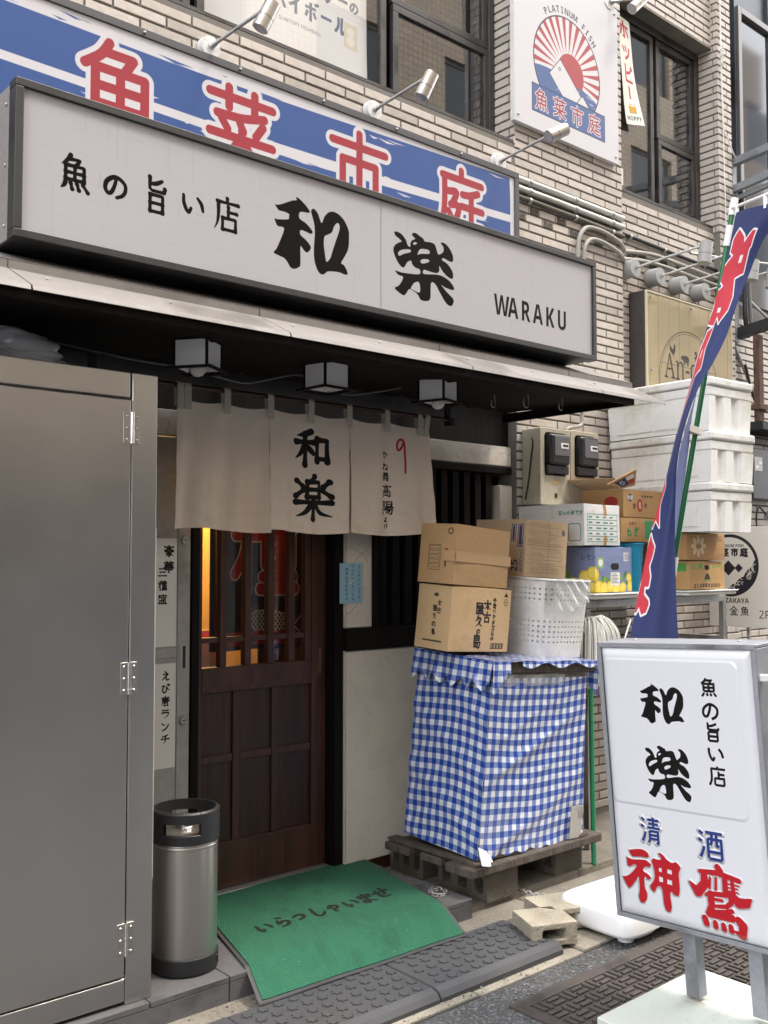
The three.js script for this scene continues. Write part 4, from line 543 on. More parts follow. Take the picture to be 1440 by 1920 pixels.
// ---------------------------------------------------------------- white board with the round logo
{
  const s = thing('round_logo_board', 'white square board with round sunburst fish logo on the tiled pier', 'sign');
  const x0 = 4.05, x1 = 5.012, y0 = 3.985, y1 = 4.965, z = 0.082;
  const tex = ctex(1024, 1043, (g, w, h) => {
    const m = (x) => (x - x0) / (x1 - x0) * w, my = (y) => (y1 - y) / (y1 - y0) * h, sc = w / (x1 - x0);
    g.fillStyle = '#f6f5f7'; g.fillRect(0, 0, w, h);
    const cx = m(4.52), cy = my(4.42), R = 0.305 * sc, navy = '#2e3350', sy = cy + 0.02 * sc;
    g.save(); g.beginPath(); g.arc(cx, cy, R, 0, 7); g.clip();
    g.fillStyle = '#fbfafa'; g.fillRect(cx - R, cy - R, 2 * R, 2 * R);
    g.fillStyle = '#c8474f'; for (let i = 0; i < 30; i++) { const a = i / 30 * 6.283; g.beginPath(); g.moveTo(cx + Math.cos(a) * 0.1 * sc, sy + Math.sin(a) * 0.1 * sc); g.lineTo(cx + Math.cos(a - 0.055) * R * 1.3, sy + Math.sin(a - 0.055) * R * 1.3); g.lineTo(cx + Math.cos(a + 0.055) * R * 1.3, sy + Math.sin(a + 0.055) * R * 1.3); g.fill(); }
    g.beginPath(); g.arc(cx + 0.03 * sc, sy, 0.12 * sc, 0, 7); g.fill();
    g.fillStyle = '#5574b0'; g.beginPath(); g.moveTo(cx - R, cy + 0.06 * sc); g.quadraticCurveTo(cx - 0.1 * sc, cy + 0.02 * sc, cx, cy + 0.1 * sc); g.quadraticCurveTo(cx + 0.15 * sc, cy + 0.05 * sc, cx + R, cy + 0.14 * sc); g.lineTo(cx + R, cy + R); g.lineTo(cx - R, cy + R); g.fill();
    g.strokeStyle = '#f6f5f7'; g.lineWidth = 5; for (let i = 0; i < 16; i++) { const x = cx + rr(-R, R), y = cy + rr(0.1, 0.3) * sc; g.beginPath(); g.moveTo(x, y); g.lineTo(x + rr(20, 80), y + rr(-4, 8)); g.stroke(); }
    g.restore();
    g.strokeStyle = navy; g.lineWidth = 9; g.beginPath(); g.arc(cx, cy, R, 0, 7); g.stroke();
    g.fillStyle = '#fbfafa'; g.lineWidth = 5; g.lineJoin = 'round';
    const rr4 = (px, py, a, l, t) => { g.save(); g.translate(px, py); g.rotate(a); g.beginPath(); g.roundRect(-l / 2, -t / 2, l, t, 8); g.fill(); g.stroke(); g.restore(); };
    rr4(cx - 0.02 * sc, cy + 0.1 * sc, 0.72, 0.26 * sc, 0.15 * sc); rr4(cx + 0.14 * sc, cy + 0.185 * sc, 0.72, 0.1 * sc, 0.1 * sc);
    g.beginPath(); g.arc(cx - 0.075 * sc, cy + 0.02 * sc, 9, 0, 7); g.stroke();
    const bx0 = m(4.2), bx1 = m(4.872), by0 = my(4.245), by1 = my(4.086); g.fillStyle = '#5574b0'; g.fillRect(bx0, by0, bx1 - bx0, by1 - by0); g.strokeStyle = navy; g.lineWidth = 6; g.strokeRect(bx0, by0, bx1 - bx0, by1 - by0);
    [...'魚菜市庭'].forEach((c, i) => { const px = bx0 + 24 + i * 172, py = by0 + 20, q = 128; glyph(g, c, px, py, q, q, 23, '#f6f5f7'); glyph(g, c, px, py, q, q, 11, '#b93a49'); });
    g.fillStyle = '#3a3a42'; g.font = 'bold 60px sans-serif'; g.textAlign = 'center'; const t = 'PLATINUM FISH'; [...t].forEach((c, i) => { const a = -1.5708 + (i - 6) * 0.118 + 0.1; g.save(); g.translate(cx + Math.cos(a) * (R + 22), cy + Math.sin(a) * (R + 22)); g.rotate(a + 1.5708); g.fillText(c, 0, 0); g.restore(); });
  });
  const g = raw(new THREE.PlaneGeometry(x1 - x0, y1 - y0)); g.translate((x0 + x1) / 2, (y0 + y1) / 2, z + 0.0015);
  obj('plate', span(x0, x1, y0, y1, 0.0525, z, 0.002), MAT.whitePaint, s); obj('print', g, M(0xffffff, 0.35, { map: tex, color: lin(0.57, 0.565, 0.58) }), s);
  obj('screw', [[x0 + 0.03, y0 + 0.04], [x1 - 0.03, y0 + 0.04], [x0 + 0.03, y1 - 0.04], [x1 - 0.03, y1 - 0.04]].map(([a, b]) => raw(new THREE.SphereGeometry(0.008, 8, 6)).translate(a, b, z + 0.002)), MAT.galv, s);
}
{ // long paper pennant in the window
  const tex = ctex(160, 640, (g, w, h) => {
    g.fillStyle = '#eef0e6'; g.fillRect(0, 0, w, h); column(g, 'ホッピ', 28, 20, 104, 130, 17, '#c4565c'); glyph(g, 'ー2', 28, 400, 100, 90, 16, '#c4565c');
    g.fillStyle = '#d9a93a'; g.fillRect(50, 515, 62, 52); g.fillStyle = '#fbf8ee'; for (const [x, y] of [[52, 508], [72, 498], [94, 500], [110, 510], [82, 512]]) { g.beginPath(); g.arc(x, y, 17, 0, 7); g.fill(); } g.strokeStyle = '#8a6a2a'; g.lineWidth = 3; g.strokeRect(50, 515, 62, 52);
    g.fillStyle = '#3d4a46'; g.font = 'bold 40px sans-serif'; g.textAlign = 'center'; g.fillText('HOPPY', 80, 615);
  });
  const P = [[5.19, 5.09], [5.35, 5.07], [5.52, 4.43], [5.345, 4.40]];
  const g = sheet(4, 14, (u, v) => { const a = [P[0][0] + (P[3][0] - P[0][0]) * v, P[0][1] + (P[3][1] - P[0][1]) * v], b = [P[1][0] + (P[2][0] - P[1][0]) * v, P[1][1] + (P[2][1] - P[1][1]) * v]; return [a[0] + (b[0] - a[0]) * u, a[1] + (b[1] - a[1]) * u, -0.075 + 0.012 * Math.sin(u * 2 + v * 5)]; }, 0.001);
  tag(obj('paper_pennant', g, M(0xffffff, 0.8, { map: tex, color: lin(0.85, 0.85, 0.85) })), 'long paper pennant with red characters and a beer mug hanging in the window', 'pennant');
  tag(obj('pennant_cord', tube([[5.23, 5.06, -0.073], [5.2, 5.12, -0.06], [5.16, 5.17, -0.02], [5.11, 5.19, 0.02]], 0.004, 20, 6), MAT.ironDark), 'thin dark cord holding the paper pennant', 'cord');
}
{ // poster behind the glass
  const tex = ctex(768, 640, (g, w, h) => {
    g.fillStyle = '#e9e8e6'; g.fillRect(0, 0, w, h); g.fillStyle = '#d8b25c'; g.beginPath(); g.ellipse(170, 190, 110, 190, 0.1, 0, 7); g.fill(); g.fillStyle = '#ece7dc'; g.beginPath(); g.ellipse(160, 240, 80, 120, 0, 0, 7); g.fill(); g.fillStyle = '#e2c48f'; g.beginPath(); g.ellipse(420, 60, 130, 120, 0.5, 0, 7); g.fill(); g.beginPath(); g.ellipse(640, 40, 100, 160, -0.3, 0, 7); g.fill();
    g.fillStyle = '#e9e8e6'; g.beginPath(); g.moveTo(200, 300); g.quadraticCurveTo(330, 140, 520, 190); g.lineTo(768, 240); g.lineTo(768, 640); g.lineTo(200, 640); g.fill();
    const c = '#5a6a7e'; row(g, 'おいしいウイスキーから', 300, 210, 22, 29, 4, c, 'gothic'); row(g, 'サントリー', 290, 255, 70, 78, 13, c, 'gothic', 84); glyph(g, 'の', 676, 275, 50, 54, 9, c); row(g, 'ハイボール', 296, 365, 66, 76, 13, c, 'gothic', 84);
    g.fillStyle = c; g.font = '22px sans-serif'; g.fillText('SUNTORY HIGHBALL', 330, 495); g.fillStyle = '#e0d3bb'; g.fillRect(650, 380, 70, 110); g.fillStyle = '#eee9df'; g.beginPath(); g.arc(685, 415, 20, 0, 7); g.arc(685, 455, 22, 0, 7); g.fill();
  });
  const g = sheet(10, 8, (u, v) => [2.215 + 0.97 * u, 4.72 - 0.76 * v, -0.155 + 0.006 * Math.sin(u * 9 + v * 4)], 0.001);
  tag(obj('highball_poster', g, M(0xffffff, 0.6, { map: tex, color: lin(0.85, 0.85, 0.85) })), 'pale highball poster with grey lettering behind the upstairs glass', 'poster');
}

// ---------------------------------------------------------------- split door curtain on its rod
{
  const RODY = 2.252, RODZ = 0.135;
  const r = thing('curtain_rod', 'thin dark rod carrying the split door curtain', 'rod');
  obj('pole', rod(V(1.55, RODY, RODZ), V(3.5, RODY, RODZ), 0.010), M(lin(0.045, 0.022, 0.015), 0.4), r);
  for (const x of [1.6, 3.49]) obj('bracket', [span(x - 0.014, x + 0.014, RODY - 0.016, 2.35, RODZ - 0.03, RODZ - 0.012), span(x - 0.014, x + 0.014, RODY - 0.03, RODY - 0.012, RODZ - 0.03, RODZ + 0.02), span(x - 0.014, x + 0.014, RODY - 0.014, RODY + 0.01, RODZ + 0.011, RODZ + 0.02)], MAT.ironDark, r);
  const n = thing('door_curtain', 'off white linen split curtain with black brushed characters over the sliding door', 'curtain');
  const X0 = 1.945, X1 = 3.335, YT = 2.2, YB = 1.672;
  const tex = ctex(2048, 780, (g, w, h) => {
    const k = w / (X1 - X0), m = (x) => (x - X0) * k, my = (y) => (YT - y) * k;
    g.fillStyle = '#eee6dc'; g.fillRect(0, 0, w, h); for (let i = 0; i < 90; i++) { g.fillStyle = `rgba(120,92,62,${rnd() * 0.035})`; g.beginPath(); g.ellipse(rnd() * w, h * (0.55 + 0.45 * Math.sqrt(rnd())), 10 + rnd() * 60, 5 + rnd() * 26, rnd(), 0, 7); g.fill(); }
    for (let i = 0; i < 2600; i++) { const a = rnd() * 0.06; g.fillStyle = rnd() > 0.5 ? `rgba(120,96,70,${a})` : `rgba(255,250,240,${a})`; if (rnd() > 0.5) g.fillRect(rnd() * w, rnd() * h, 20 + rnd() * 240, 1 + rnd() * 1.5); else g.fillRect(rnd() * w, rnd() * h, 1 + rnd() * 1.5, 20 + rnd() * 200); }
    for (let i = 0; i < 24; i++) { g.strokeStyle = `rgba(110,84,58,${0.08 + rnd() * 0.12})`; g.lineWidth = 1.5; g.beginPath(); const x = rnd() * w, y = rnd() * h; g.moveTo(x, y); g.quadraticCurveTo(x + 90, y + rr(-12, 12), x + rr(120, 300), y + rr(-10, 14)); g.stroke(); }
    const K = '#080708';
    glyph(g, '和', m(2.53), my(2.128), 0.19 * k, 0.162 * k, 0.028 * k, K, 'brush'); glyph(g, '楽', m(2.53), my(1.922), 0.205 * k, 0.195 * k, 0.026 * k, K, 'brush');
    g.strokeStyle = '#b92a37'; g.lineCap = 'round'; g.lineWidth = 0.012 * k; g.beginPath(); g.moveTo(m(3.166), my(1.968)); g.lineTo(m(3.168), my(2.08)); g.bezierCurveTo(m(3.172), my(2.15), m(3.115), my(2.13), m(3.124), my(2.085)); g.bezierCurveTo(m(3.13), my(2.06), m(3.155), my(2.085), m(3.158), my(2.11)); g.stroke();
    const col = [['か', 3.03, 2.066, 0.040], ['ね', 3.033, 2.01, 0.038], ['義', 3.034, 1.965, 0.043], ['高', 3.034, 1.905, 0.058], ['陽', 3.036, 1.828, 0.064], ['よ', 3.05, 1.752, 0.024], ['り', 3.05, 1.722, 0.026]];
    for (const [c, x, y, s] of col) glyph(g, c, m(x), my(y), s * k, s * k, Math.max(0.0048, s * 0.12) * k, K, 'brush');
  });
  const linen = M(0xffffff, 0.95, { map: tex, color: lin(0.98, 0.93, 0.88), transmission: 0.12, thickness: 0, ...bumpy(rep(T.grain, 40, 16), 0.0012) });
  const plain = M(lin(0.60, 0.55, 0.47), 0.95, { map: rep(T.mottle, 4) });
  [[1.945, 2.389, 0.3], [2.392, 2.826, 1.4], [2.829, 3.335, 2.6]].forEach(([a, b, ph], i) => {
    const g = sheet(30, 24, (u, v) => {
      const x = a + (b - a) * u, spread = (v - 0.0) * (i === 2 ? 0.03 * u : i === 1 ? -0.006 : -0.006 * (1 - u)), sag = 0.012 * Math.abs(Math.sin(Math.PI * u * 2)) * (1 - v) * (1 - v);
      return [x + spread, YT - sag - (YT - YB - 0.008 * Math.sin(u * 5 + ph)) * v, RODZ + 0.006 + (0.014 * Math.sin(u * 7 + ph) + 0.009 * Math.sin(u * 17 + ph * 3 + v * 2) + 0.004 * Math.sin(u * 31 + ph + v)) * (0.25 + v) + 0.012 * v * (i - 1) + 0.0022 * Math.sin(v * 23 + 5 * u + ph) * Math.sin(u * 9 + ph) + (u > 0.93 || u < 0.07 ? 0.006 * v : 0)];
    }, 0.0015);
    const uv = g.attributes.uv, p = g.attributes.position; for (let q = 0; q < uv.count; q++) uv.setXY(q, (p.getX(q) - X0) / (X1 - X0), 1 - (YT - p.getY(q)) / (780 / 2048 * (X1 - X0)));
    obj('curtain_panel', g, linen, n);
  });
  for (const x of [1.957, 1.99, 2.175, 2.392, 2.608, 2.826, 3.056, 3.27, 3.312]) { const w = 0.03, pts = []; for (let k = 0; k <= 16; k++) { const t = k / 16; pts.push(t < 0.35 ? [YT - 0.045 + (RODY - YT + 0.045) * (t / 0.35), 0.0125] : t < 0.65 ? [RODY + 0.0125 * Math.sin((t - 0.35) / 0.3 * Math.PI), 0.0125 * Math.cos((t - 0.35) / 0.3 * Math.PI)] : [RODY - (RODY - YT + 0.03) * ((t - 0.65) / 0.35), -0.0125]); }
    const lean = x === 3.312 ? 0.02 : 0; obj('loop', sheet(1, 16, (u, v) => { const k = Math.round(v * 16); return [x - w / 2 + w * u + lean * (pts[k][0] - YT) * 8, pts[k][0], RODZ + 0.004 + pts[k][1]]; }, 0.002), plain, n); }
}
// ---------------------------------------------------------------- lanterns under the awning
function lantern(x, z, turn, label, y = 2.212, ba = 0.02) {
  const L = thing('ceiling_lantern', label, 'lantern', [x, y, z], turn, 'square lanterns under the awning'), s = 0.062, h = 0.1, w = M(lin(0.86, 0.85, 0.86), 0.6);
  obj('frame', [...[[-s, -s], [s, -s], [-s, s], [s, s]].map(([a, b]) => bx(0.009, h, 0.009, a, h / 2 + 0.008, b, 0.001)), ...[-1, 1].flatMap((k) => [bx(2 * s + 0.05, 0.009, 0.014, 0, 0.004, k * (s + 0.018), 0.001), bx(0.014, 0.009, 2 * s + 0.022, k * (s + 0.018), 0.004, 0, 0.001)]), bx(2 * s + 0.012, 0.008, 2 * s + 0.012, 0, h + 0.008, 0, 0.001)], MAT.darkWood, L);
  for (let k = 0; k < 4; k++) { const g = bx(2 * s - 0.010, h - 0.004, 0.003, 0, h / 2 + 0.008, s, 0.0008); g.rotateY(k * Math.PI / 2); obj('shade_panel', g, w, L); }
  obj('bulb', [raw(new THREE.SphereGeometry(0.03, 20, 14)).translate(0, ba, 0), cyl(0.014, 0.018, 0.045, 0, ba + 0.045, 0, 16)], M(lin(0.7, 0.69, 0.66), 0.3, { transmission: 0.3, thickness: 0 }), L);
  obj('stem', cyl(0.02, 0.02, 2.33 - y - h - 0.008, 0, (2.33 - y + h + 0.008) / 2, 0, 14), MAT.darkWood, L);
}
lantern(1.80, 0.55, 0.62, 'square paper lantern nearest the steel cabinet under the awning', 2.225, 0.012);
lantern(2.40, 0.53, 0.06, 'square paper lantern above the middle of the door curtain', 2.225, 0.03);
lantern(3.02, 0.53, 0.30, 'square paper lantern above the right end of the curtain rod', 2.238, 0.006);
tag(obj('lamp_cable', tube([[1.2, 2.30, 0.4], [1.6, 2.27, 0.4], [1.85, 2.26, 0.42], [2.1, 2.24, 0.4], [2.35, 2.30, 0.42], [2.6, 2.25, 0.4], [2.9, 2.31, 0.42]], 0.004, 60, 6), MAT.meterGrey), 'thin sagging cable strung between the lanterns', 'cable');

// ---------------------------------------------------------------- stainless cabinet
{
  const c = thing('steel_cabinet', 'tall brushed stainless steel cabinet with hinged door on the doorstep', 'cabinet');
  const x0 = 0.25, x1 = 1.592, z0 = 0.06, z1 = 0.648, y0 = 0.12, y1 = 2.17;
  obj('body', [sharp(x0, x1 - 0.002, y0 + 0.03, y1 - 0.004, z0, z1 - 0.03)], MAT.steel, c);
  obj('top_rail', span(x0, 1.492, 2.084, y1, z1 - 0.0295, z1, 0.004), MAT.steel, c);
  obj('post', span(1.4985, x1, y0, y1, z1 - 0.0295, z1 + 0.0, 0.004), MAT.steel, c);
  obj('bottom_rail', span(x0, 1.4975, y0 + 0.012, 0.206, z1 - 0.0295, z1, 0.004), MAT.steel, c);
  obj('door', span(x0, 1.494, 0.212, 2.078, z1 - 0.0285, z1 + 0.003, 0.003), MAT.steel, c);
  for (const y of [1.985, 1.165, 0.33]) {
    const h = part('hinge', c);
    obj('leaf', [span(1.466, 1.4945, y - 0.052, y + 0.052, z1 + 0.0033, z1 + 0.0055, 0.001), span(1.4985, 1.524, y - 0.052, y + 0.052, z1 + 0.0008, z1 + 0.0055, 0.001)], MAT.steelBright, h);
    for (let k = 0; k < 4; k++) obj('knuckle', cyl(0.0062, 0.0062, 0.0255, 1.4965, y - 0.039 + k * 0.026, z1 + 0.008, 14), MAT.chrome, h);
    for (const x of [1.478, 1.513]) for (const o of [-0.038, 0, 0.038]) obj('screw', raw(new THREE.SphereGeometry(0.0046, 10, 6)).translate(x, y + o, z1 + 0.0052), MAT.chrome, h);
  }
  for (const x of [0.35, 1.5]) for (const z of [0.12, 0.58]) obj('foot', cyl(0.02, 0.018, 0.034, x, 0.137, z, 14), MAT.blackRubber, c);
  obj('edge_strip', span(1.5925, 1.5955, 0.5, 1.66, z1 - 0.028, z1 - 0.006, 0.001), MAT.whitePaint, c);
}
{ // crumpled bag on the cabinet
  const g = sheet(36, 22, (u, v) => {
    const a = u * 6.283, t = v * Math.PI / 2, w = 1 + 0.22 * Math.sin(5 * a + 3 * v) + 0.12 * Math.sin(11 * a - 5 * v) + 0.22 * (hash(Math.round(u * 36) % 36, Math.round(v * 22), 5) - 0.5), s = Math.sin(t);
    return [1.12 + 0.22 * w * s * Math.cos(a), 2.1715 + 0.11 * Math.pow(Math.cos(t), 0.7) * (1 + 0.25 * Math.sin(3 * a + 8 * v)), 0.42 + 0.17 * w * s * Math.sin(a)];
  });
  tag(obj('plastic_bag', g, M(lin(0.85, 0.86, 0.88), 0.14, { transmission: 0.6, thickness: 0 })), 'crumpled clear plastic bag lying on the steel cabinet', 'bag');
}
// ---------------------------------------------------------------- beer keg
{
  const k = thing('beer_keg', 'slim stainless beer keg with black rubber ends beside the steel cabinet', 'keg', [1.80, 0.1205, 0.495]);
  const R = 0.113;
  obj('body', lathe([[0.001, 0.03], [R * 0.96, 0.03], [R, 0.06], [R, 0.44], [R * 0.985, 0.452], [R * 0.8, 0.478], [0.03, 0.485], [0.001, 0.485]], 56), MAT.steelBright, k);
  obj('seam', [lathe([[R + 0.0002, 0.428], [R + 0.003, 0.432], [R + 0.0002, 0.436]], 56)], MAT.steelBright, k);
  obj('bottom_ring', lathe([[R * 0.9, 0], [R + 0.003, 0.001], [R + 0.006, 0.01], [R + 0.006, 0.056], [R + 0.003, 0.061], [R + 0.0004, 0.061], [R + 0.0004, 0.02], [R * 0.9, 0.012], [R * 0.9, 0]], 56), MAT.blackRubber, k);
  obj('slot', bx(0.02, 0.022, 0.006, 0.07, 0.036, Math.sqrt((R + 0.0055) ** 2 - 0.0049) - 0.0008, 0.002).rotateY(0.0), MAT.black, k);
  // rubber collar with two hand openings
  const yb = 0.446, yt = 0.556, ro = R + 0.007, ri = R - 0.006, seg = 96, geo = [];
  const hole = (a) => { const d = Math.abs(((a + 0.62 + Math.PI) % Math.PI + Math.PI / 2) % Math.PI - Math.PI / 2); return d < 0.56; };
  for (let i = 0; i < seg; i++) {
    const a0 = i / seg * 6.28319, a1 = (i + 1) / seg * 6.28319, am = (a0 + a1) / 2, bands = hole(am) ? [[yb, yb + 0.034], [yb + 0.073, yt]] : [[yb, yt]];
    for (const [c, d] of bands) {
      const P = (r, a, y) => [Math.sin(a) * r, y, Math.cos(a) * r], q = [], quad = (p1, p2, p3, p4) => q.push(...p1, ...p2, ...p3, ...p1, ...p3, ...p4), b = d === yt ? 0.006 : 0.002;
      quad(P(ro, a0, c), P(ro, a1, c), P(ro, a1, d - b), P(ro, a0, d - b)); quad(P(ro, a0, d - b), P(ro, a1, d - b), P(ro - b, a1, d), P(ro - b, a0, d)); quad(P(ro - b, a0, d), P(ro - b, a1, d), P(ri, a1, d), P(ri, a0, d)); quad(P(ri, a1, c), P(ri, a0, c), P(ri, a0, d), P(ri, a1, d)); quad(P(ro, a1, c), P(ro, a0, c), P(ri, a0, c), P(ri, a1, c));
      if (hole(am)) { if (!hole(am - 6.28319 / seg)) quad(P(ri, a0, c), P(ro, a0, c), P(ro, a0, d), P(ri, a0, d)); if (!hole(am + 6.28319 / seg)) quad(P(ro, a1, c), P(ri, a1, c), P(ri, a1, d), P(ro, a1, d)); }
      const g = new THREE.BufferGeometry(); g.setAttribute('position', new THREE.Float32BufferAttribute(q, 3)); g.computeVertexNormals(); geo.push(planarUV(g));
    }
  }
  obj('top_collar', planarUV(toCreasedNormals(mergeVertices(mergeGeometries(geo).deleteAttribute('uv').deleteAttribute('normal')), 0.6)), MAT.blackRubber, k);
  const v = obj('valve', [lathe([[0.001, 0.485], [0.034, 0.485], [0.034, 0.497], [0.027, 0.499], [0.027, 0.523], [0.023, 0.527], [0.012, 0.527], [0.012, 0.517], [0.001, 0.517]], 32)], MAT.chrome, k);
  obj('valve_ring', lathe([[0.027, 0.503], [0.0305, 0.503], [0.0305, 0.511], [0.027, 0.511]], 32), MAT.blackRubber, v);
}
// ---------------------------------------------------------------- rubber ramps and the welcome mat
const starGeo = (() => { const s = new THREE.Shape(); for (let i = 0; i < 12; i++) { const a = i / 12 * 6.2832, r = i % 2 ? 0.0125 : 0.021; i ? s.lineTo(Math.cos(a) * r, Math.sin(a) * r) : s.moveTo(Math.cos(a) * r, Math.sin(a) * r); } s.closePath(); const g = raw(new THREE.ExtrudeGeometry(s, { depth: 0.005, bevelEnabled: false })); g.rotateX(-Math.PI / 2); return planarUV(g); })();
[[1.112, 1.776, 'black rubber step ramp with star studs running under the steel cabinet side'], [1.782, 2.446, 'black rubber step ramp with star studs under the welcome mat corner'], [2.452, 3.118, 'black rubber step ramp with star studs beside the loose cinder block']].forEach(([a, b, label], i) => {
  const o = thing('rubber_ramp', label, 'ramp', [a, 0.0145, 0], 0, 'rubber step ramps'), w = b - a;
  const pr = [[0.804, 0], [0.804, 0.034], [0.812, 0.038], [1.085, 0.036], [1.112, 0.028], [1.124, 0.012], [1.124, 0]];
  const s = new THREE.Shape(pr.map(([z, y]) => new THREE.Vector2(z, y))); const g = raw(new THREE.ExtrudeGeometry(s, { depth: w - 0.008, bevelEnabled: true, bevelSize: 0.004, bevelThickness: 0.004, bevelSegments: 1 })); g.rotateY(-Math.PI / 2); g.translate(w - 0.004, 0, 0);
  obj('body', planarUV(g), MAT.rubber, o);
  const slope = 0.0073;
  for (let r = 0; r < 5; r++) for (let c = 0; c < 10; c++) { const x = 0.05 + c * 0.0625 + (r % 2) * 0.02, z = 0.848 + r * 0.054; if (x > w - 0.03) continue; const m = obj('star_stud', starGeo, MAT.rubber, o); m.position.set(x, 0.0412 - (z - 0.812) * 0.0073, z); m.rotation.x = slope; m.rotation.y = rr(-0.1, 0.1); }
  o.rotation.y = i === 0 ? 0.004 : 0;
});
{
  const m = thing('welcome_mat', 'green carpet doormat with black greeting draped over the step edge', 'doormat');
  const bl = [2.15, -0.03], br = [3.05, -0.045], fl = [1.922, 0.812], fr = [2.868, 0.834];
  const P = (u, v, lift) => {
    const x = (bl[0] + (br[0] - bl[0]) * u) * (1 - v) + (fl[0] + (fr[0] - fl[0]) * u) * v, z = (bl[1] + (br[1] - bl[1]) * u) * (1 - v) + (fl[1] + (fr[1] - fl[1]) * u) * v;
    const edge = 0.662, k = z - edge, soft = 0.006; let y = 0.1245; if (k > -soft) { const t = Math.min(1, (k + soft) / (2 * soft)); y = 0.1245 - (k > soft ? 0.006 + (k - soft) * 0.43 : 0.006 * t * t); }
    y = Math.max(y, z > 0.79 ? 0.0578 : 0.04);
    return [x, y + lift + 0.0012 * Math.sin(x * 13 + z * 5) + 0.0012, z];
  };
  obj('backing', sheet(30, 110, (u, v) => P(-0.018 + 1.036 * u, -0.01 + 1.022 * v, 0.0035), 0.003), MAT.rubber, m);
  const tex = ctex(1280, 1024, (g, w, h) => {
    g.fillStyle = '#28664b'; g.fillRect(0, 0, w, h);
    for (let i = 0; i < 26000; i++) { const a = rnd(); g.fillStyle = a > 0.5 ? `rgba(80,180,140,${rnd() * 0.14})` : `rgba(0,50,36,${rnd() * 0.2})`; g.fillRect(rnd() * w, rnd() * h, 2 + rnd() * 3, 2 + rnd() * 3); }
    for (let i = 0; i < 60; i++) { g.fillStyle = `rgba(10,60,45,${0.03 + rnd() * 0.05})`; g.beginPath(); g.ellipse(rnd() * w, rnd() * h, 40 + rnd() * 120, 20 + rnd() * 40, rnd() * 3, 0, 7); g.fill(); }
    for (let i = 0; i < 40; i++) { g.fillStyle = `rgba(16,52,40,${0.05 + rnd() * 0.08})`; g.beginPath(); g.ellipse(w * (0.3 + 0.4 * rnd()), h * rnd(), 12 + rnd() * 40, 30 + rnd() * 70, rnd() - 0.5, 0, 7); g.fill(); }
    for (let i = 0; i < 46; i++) { g.fillStyle = 'rgba(225,235,225,0.8)'; g.fillRect(rnd() * w, rnd() * h, 3, 3); }
    [...'いらっしゃいませ'].forEach((c, i) => { const s = 'っゃ'.includes(c) ? 0.86 : 1; glyph(g, c, 175 + i * 118, 470 - 6 * Math.sin(i), 108 * s, 128 * s, 25, '#07140f', 'brush'); });
  });
  obj('carpet', sheet(60, 110, (u, v) => { const q = P(u, 0.005 + 0.985 * v, 0.008); q[1] += 0.0012 * (hash(Math.round(u * 60), Math.round(v * 60), 3) - 0.5); return q; }, 0.004), M(0xffffff, 1, { map: tex, color: lin(0.80, 0.80, 0.80), ...bumpy(rep(T.grain, 9, 8), 0.006) }), m);
}
// ---------------------------------------------------------------- grey metal door leaf and papers by the entrance
{
  const d = thing('metal_door', 'grey painted metal cupboard door with round knobs beside the sliding door', 'door');
  obj('leaf', span(1.60, 2.094, 0.1215, 2.058, -0.028, 0.0, 0.005), MAT.greyPaint, d);
  obj('stile_trim', [span(2.034, 2.092, 0.13, 2.05, 0.0004, 0.006, 0.002), span(1.62, 2.033, 1.15, 1.19, 0.0004, 0.005, 0.002)], MAT.greyPaint, d);
  for (const y of [1.632, 0.892]) { const k = cyl(0.019, 0.017, 0.014, 0, 0, 0, 22); k.rotateX(Math.PI / 2); k.translate(2.062, y, 0.0135); const kn = obj('knob', k, MAT.galv, d); obj('keyhole', bx(0.012, 0.004, 0.0014, 2.062, y, 0.0208, 0.0005), MAT.black, kn); }
  const h = part('recessed_handle', d); obj('plate', [span(2.045, 2.083, 1.092, 1.208, 0.0064, 0.009, 0.002)], MAT.galv, h); obj('groove', span(2.057, 2.071, 1.104, 1.196, 0.0088, 0.0096, 0.003), MAT.black, h);
}
function paperSheet(name, label, x0, x1, y0, y1, z, draw, tw, th, col, group) {
  const g = sheet(6, 8, (u, v) => [x0 + (x1 - x0) * u, y1 - (y1 - y0) * v, z + 0.0016 + 0.002 * Math.sin(u * 3 + v * 7) * u * (1 - u) * 4], 0.0006);
  return tag(obj(name, g, M(0xffffff, 0.85, { map: ctex(tw, th, draw), color: col })), label, 'paper', group);
}
paperSheet('menu_paper', 'white handwritten menu sheet on the upper half of the metal door', 1.78, 2.03, 1.196, 1.638, 0.001, (g, w, h) => { g.fillStyle = '#f3f2f0'; g.fillRect(0, 0, w, h); column(g, '豪華', 196, 30, 46, 66, 7, '#1b1a1c', 'brush'); column(g, '三種盛', 170, 120, 40, 56, 6, '#1b1a1c', 'brush'); }, 256, 450, lin(0.80, 0.80, 0.80));
paperSheet('menu_paper', 'white handwritten lunch sheet on the lower half of the metal door', 1.78, 2.03, 0.705, 1.128, 0.001, (g, w, h) => { g.fillStyle = '#f3f2f0'; g.fillRect(0, 0, w, h); column(g, 'えび唐ランチ', 190, 32, 38, 52, 6, '#1b1a1c', 'brush'); }, 256, 430, lin(0.80, 0.80, 0.80));
paperSheet('blue_notice', 'small light blue handwritten notice on the plaster beside the door', 2.885, 3.025, 1.345, 1.535, 0.0042, (g, w, h) => { g.fillStyle = '#9ac6dc'; g.fillRect(0, 0, w, h); column(g, 'ランチタイムでは', 140, 16, 20, 26, 2.5, '#3a4f66'); column(g, 'クレジットカードの', 92, 10, 19, 25, 2.5, '#3a4f66'); column(g, '利用はできません', 44, 30, 19, 25, 2.5, '#3a4f66'); }, 180, 246, lin(0.8, 0.8, 0.8));

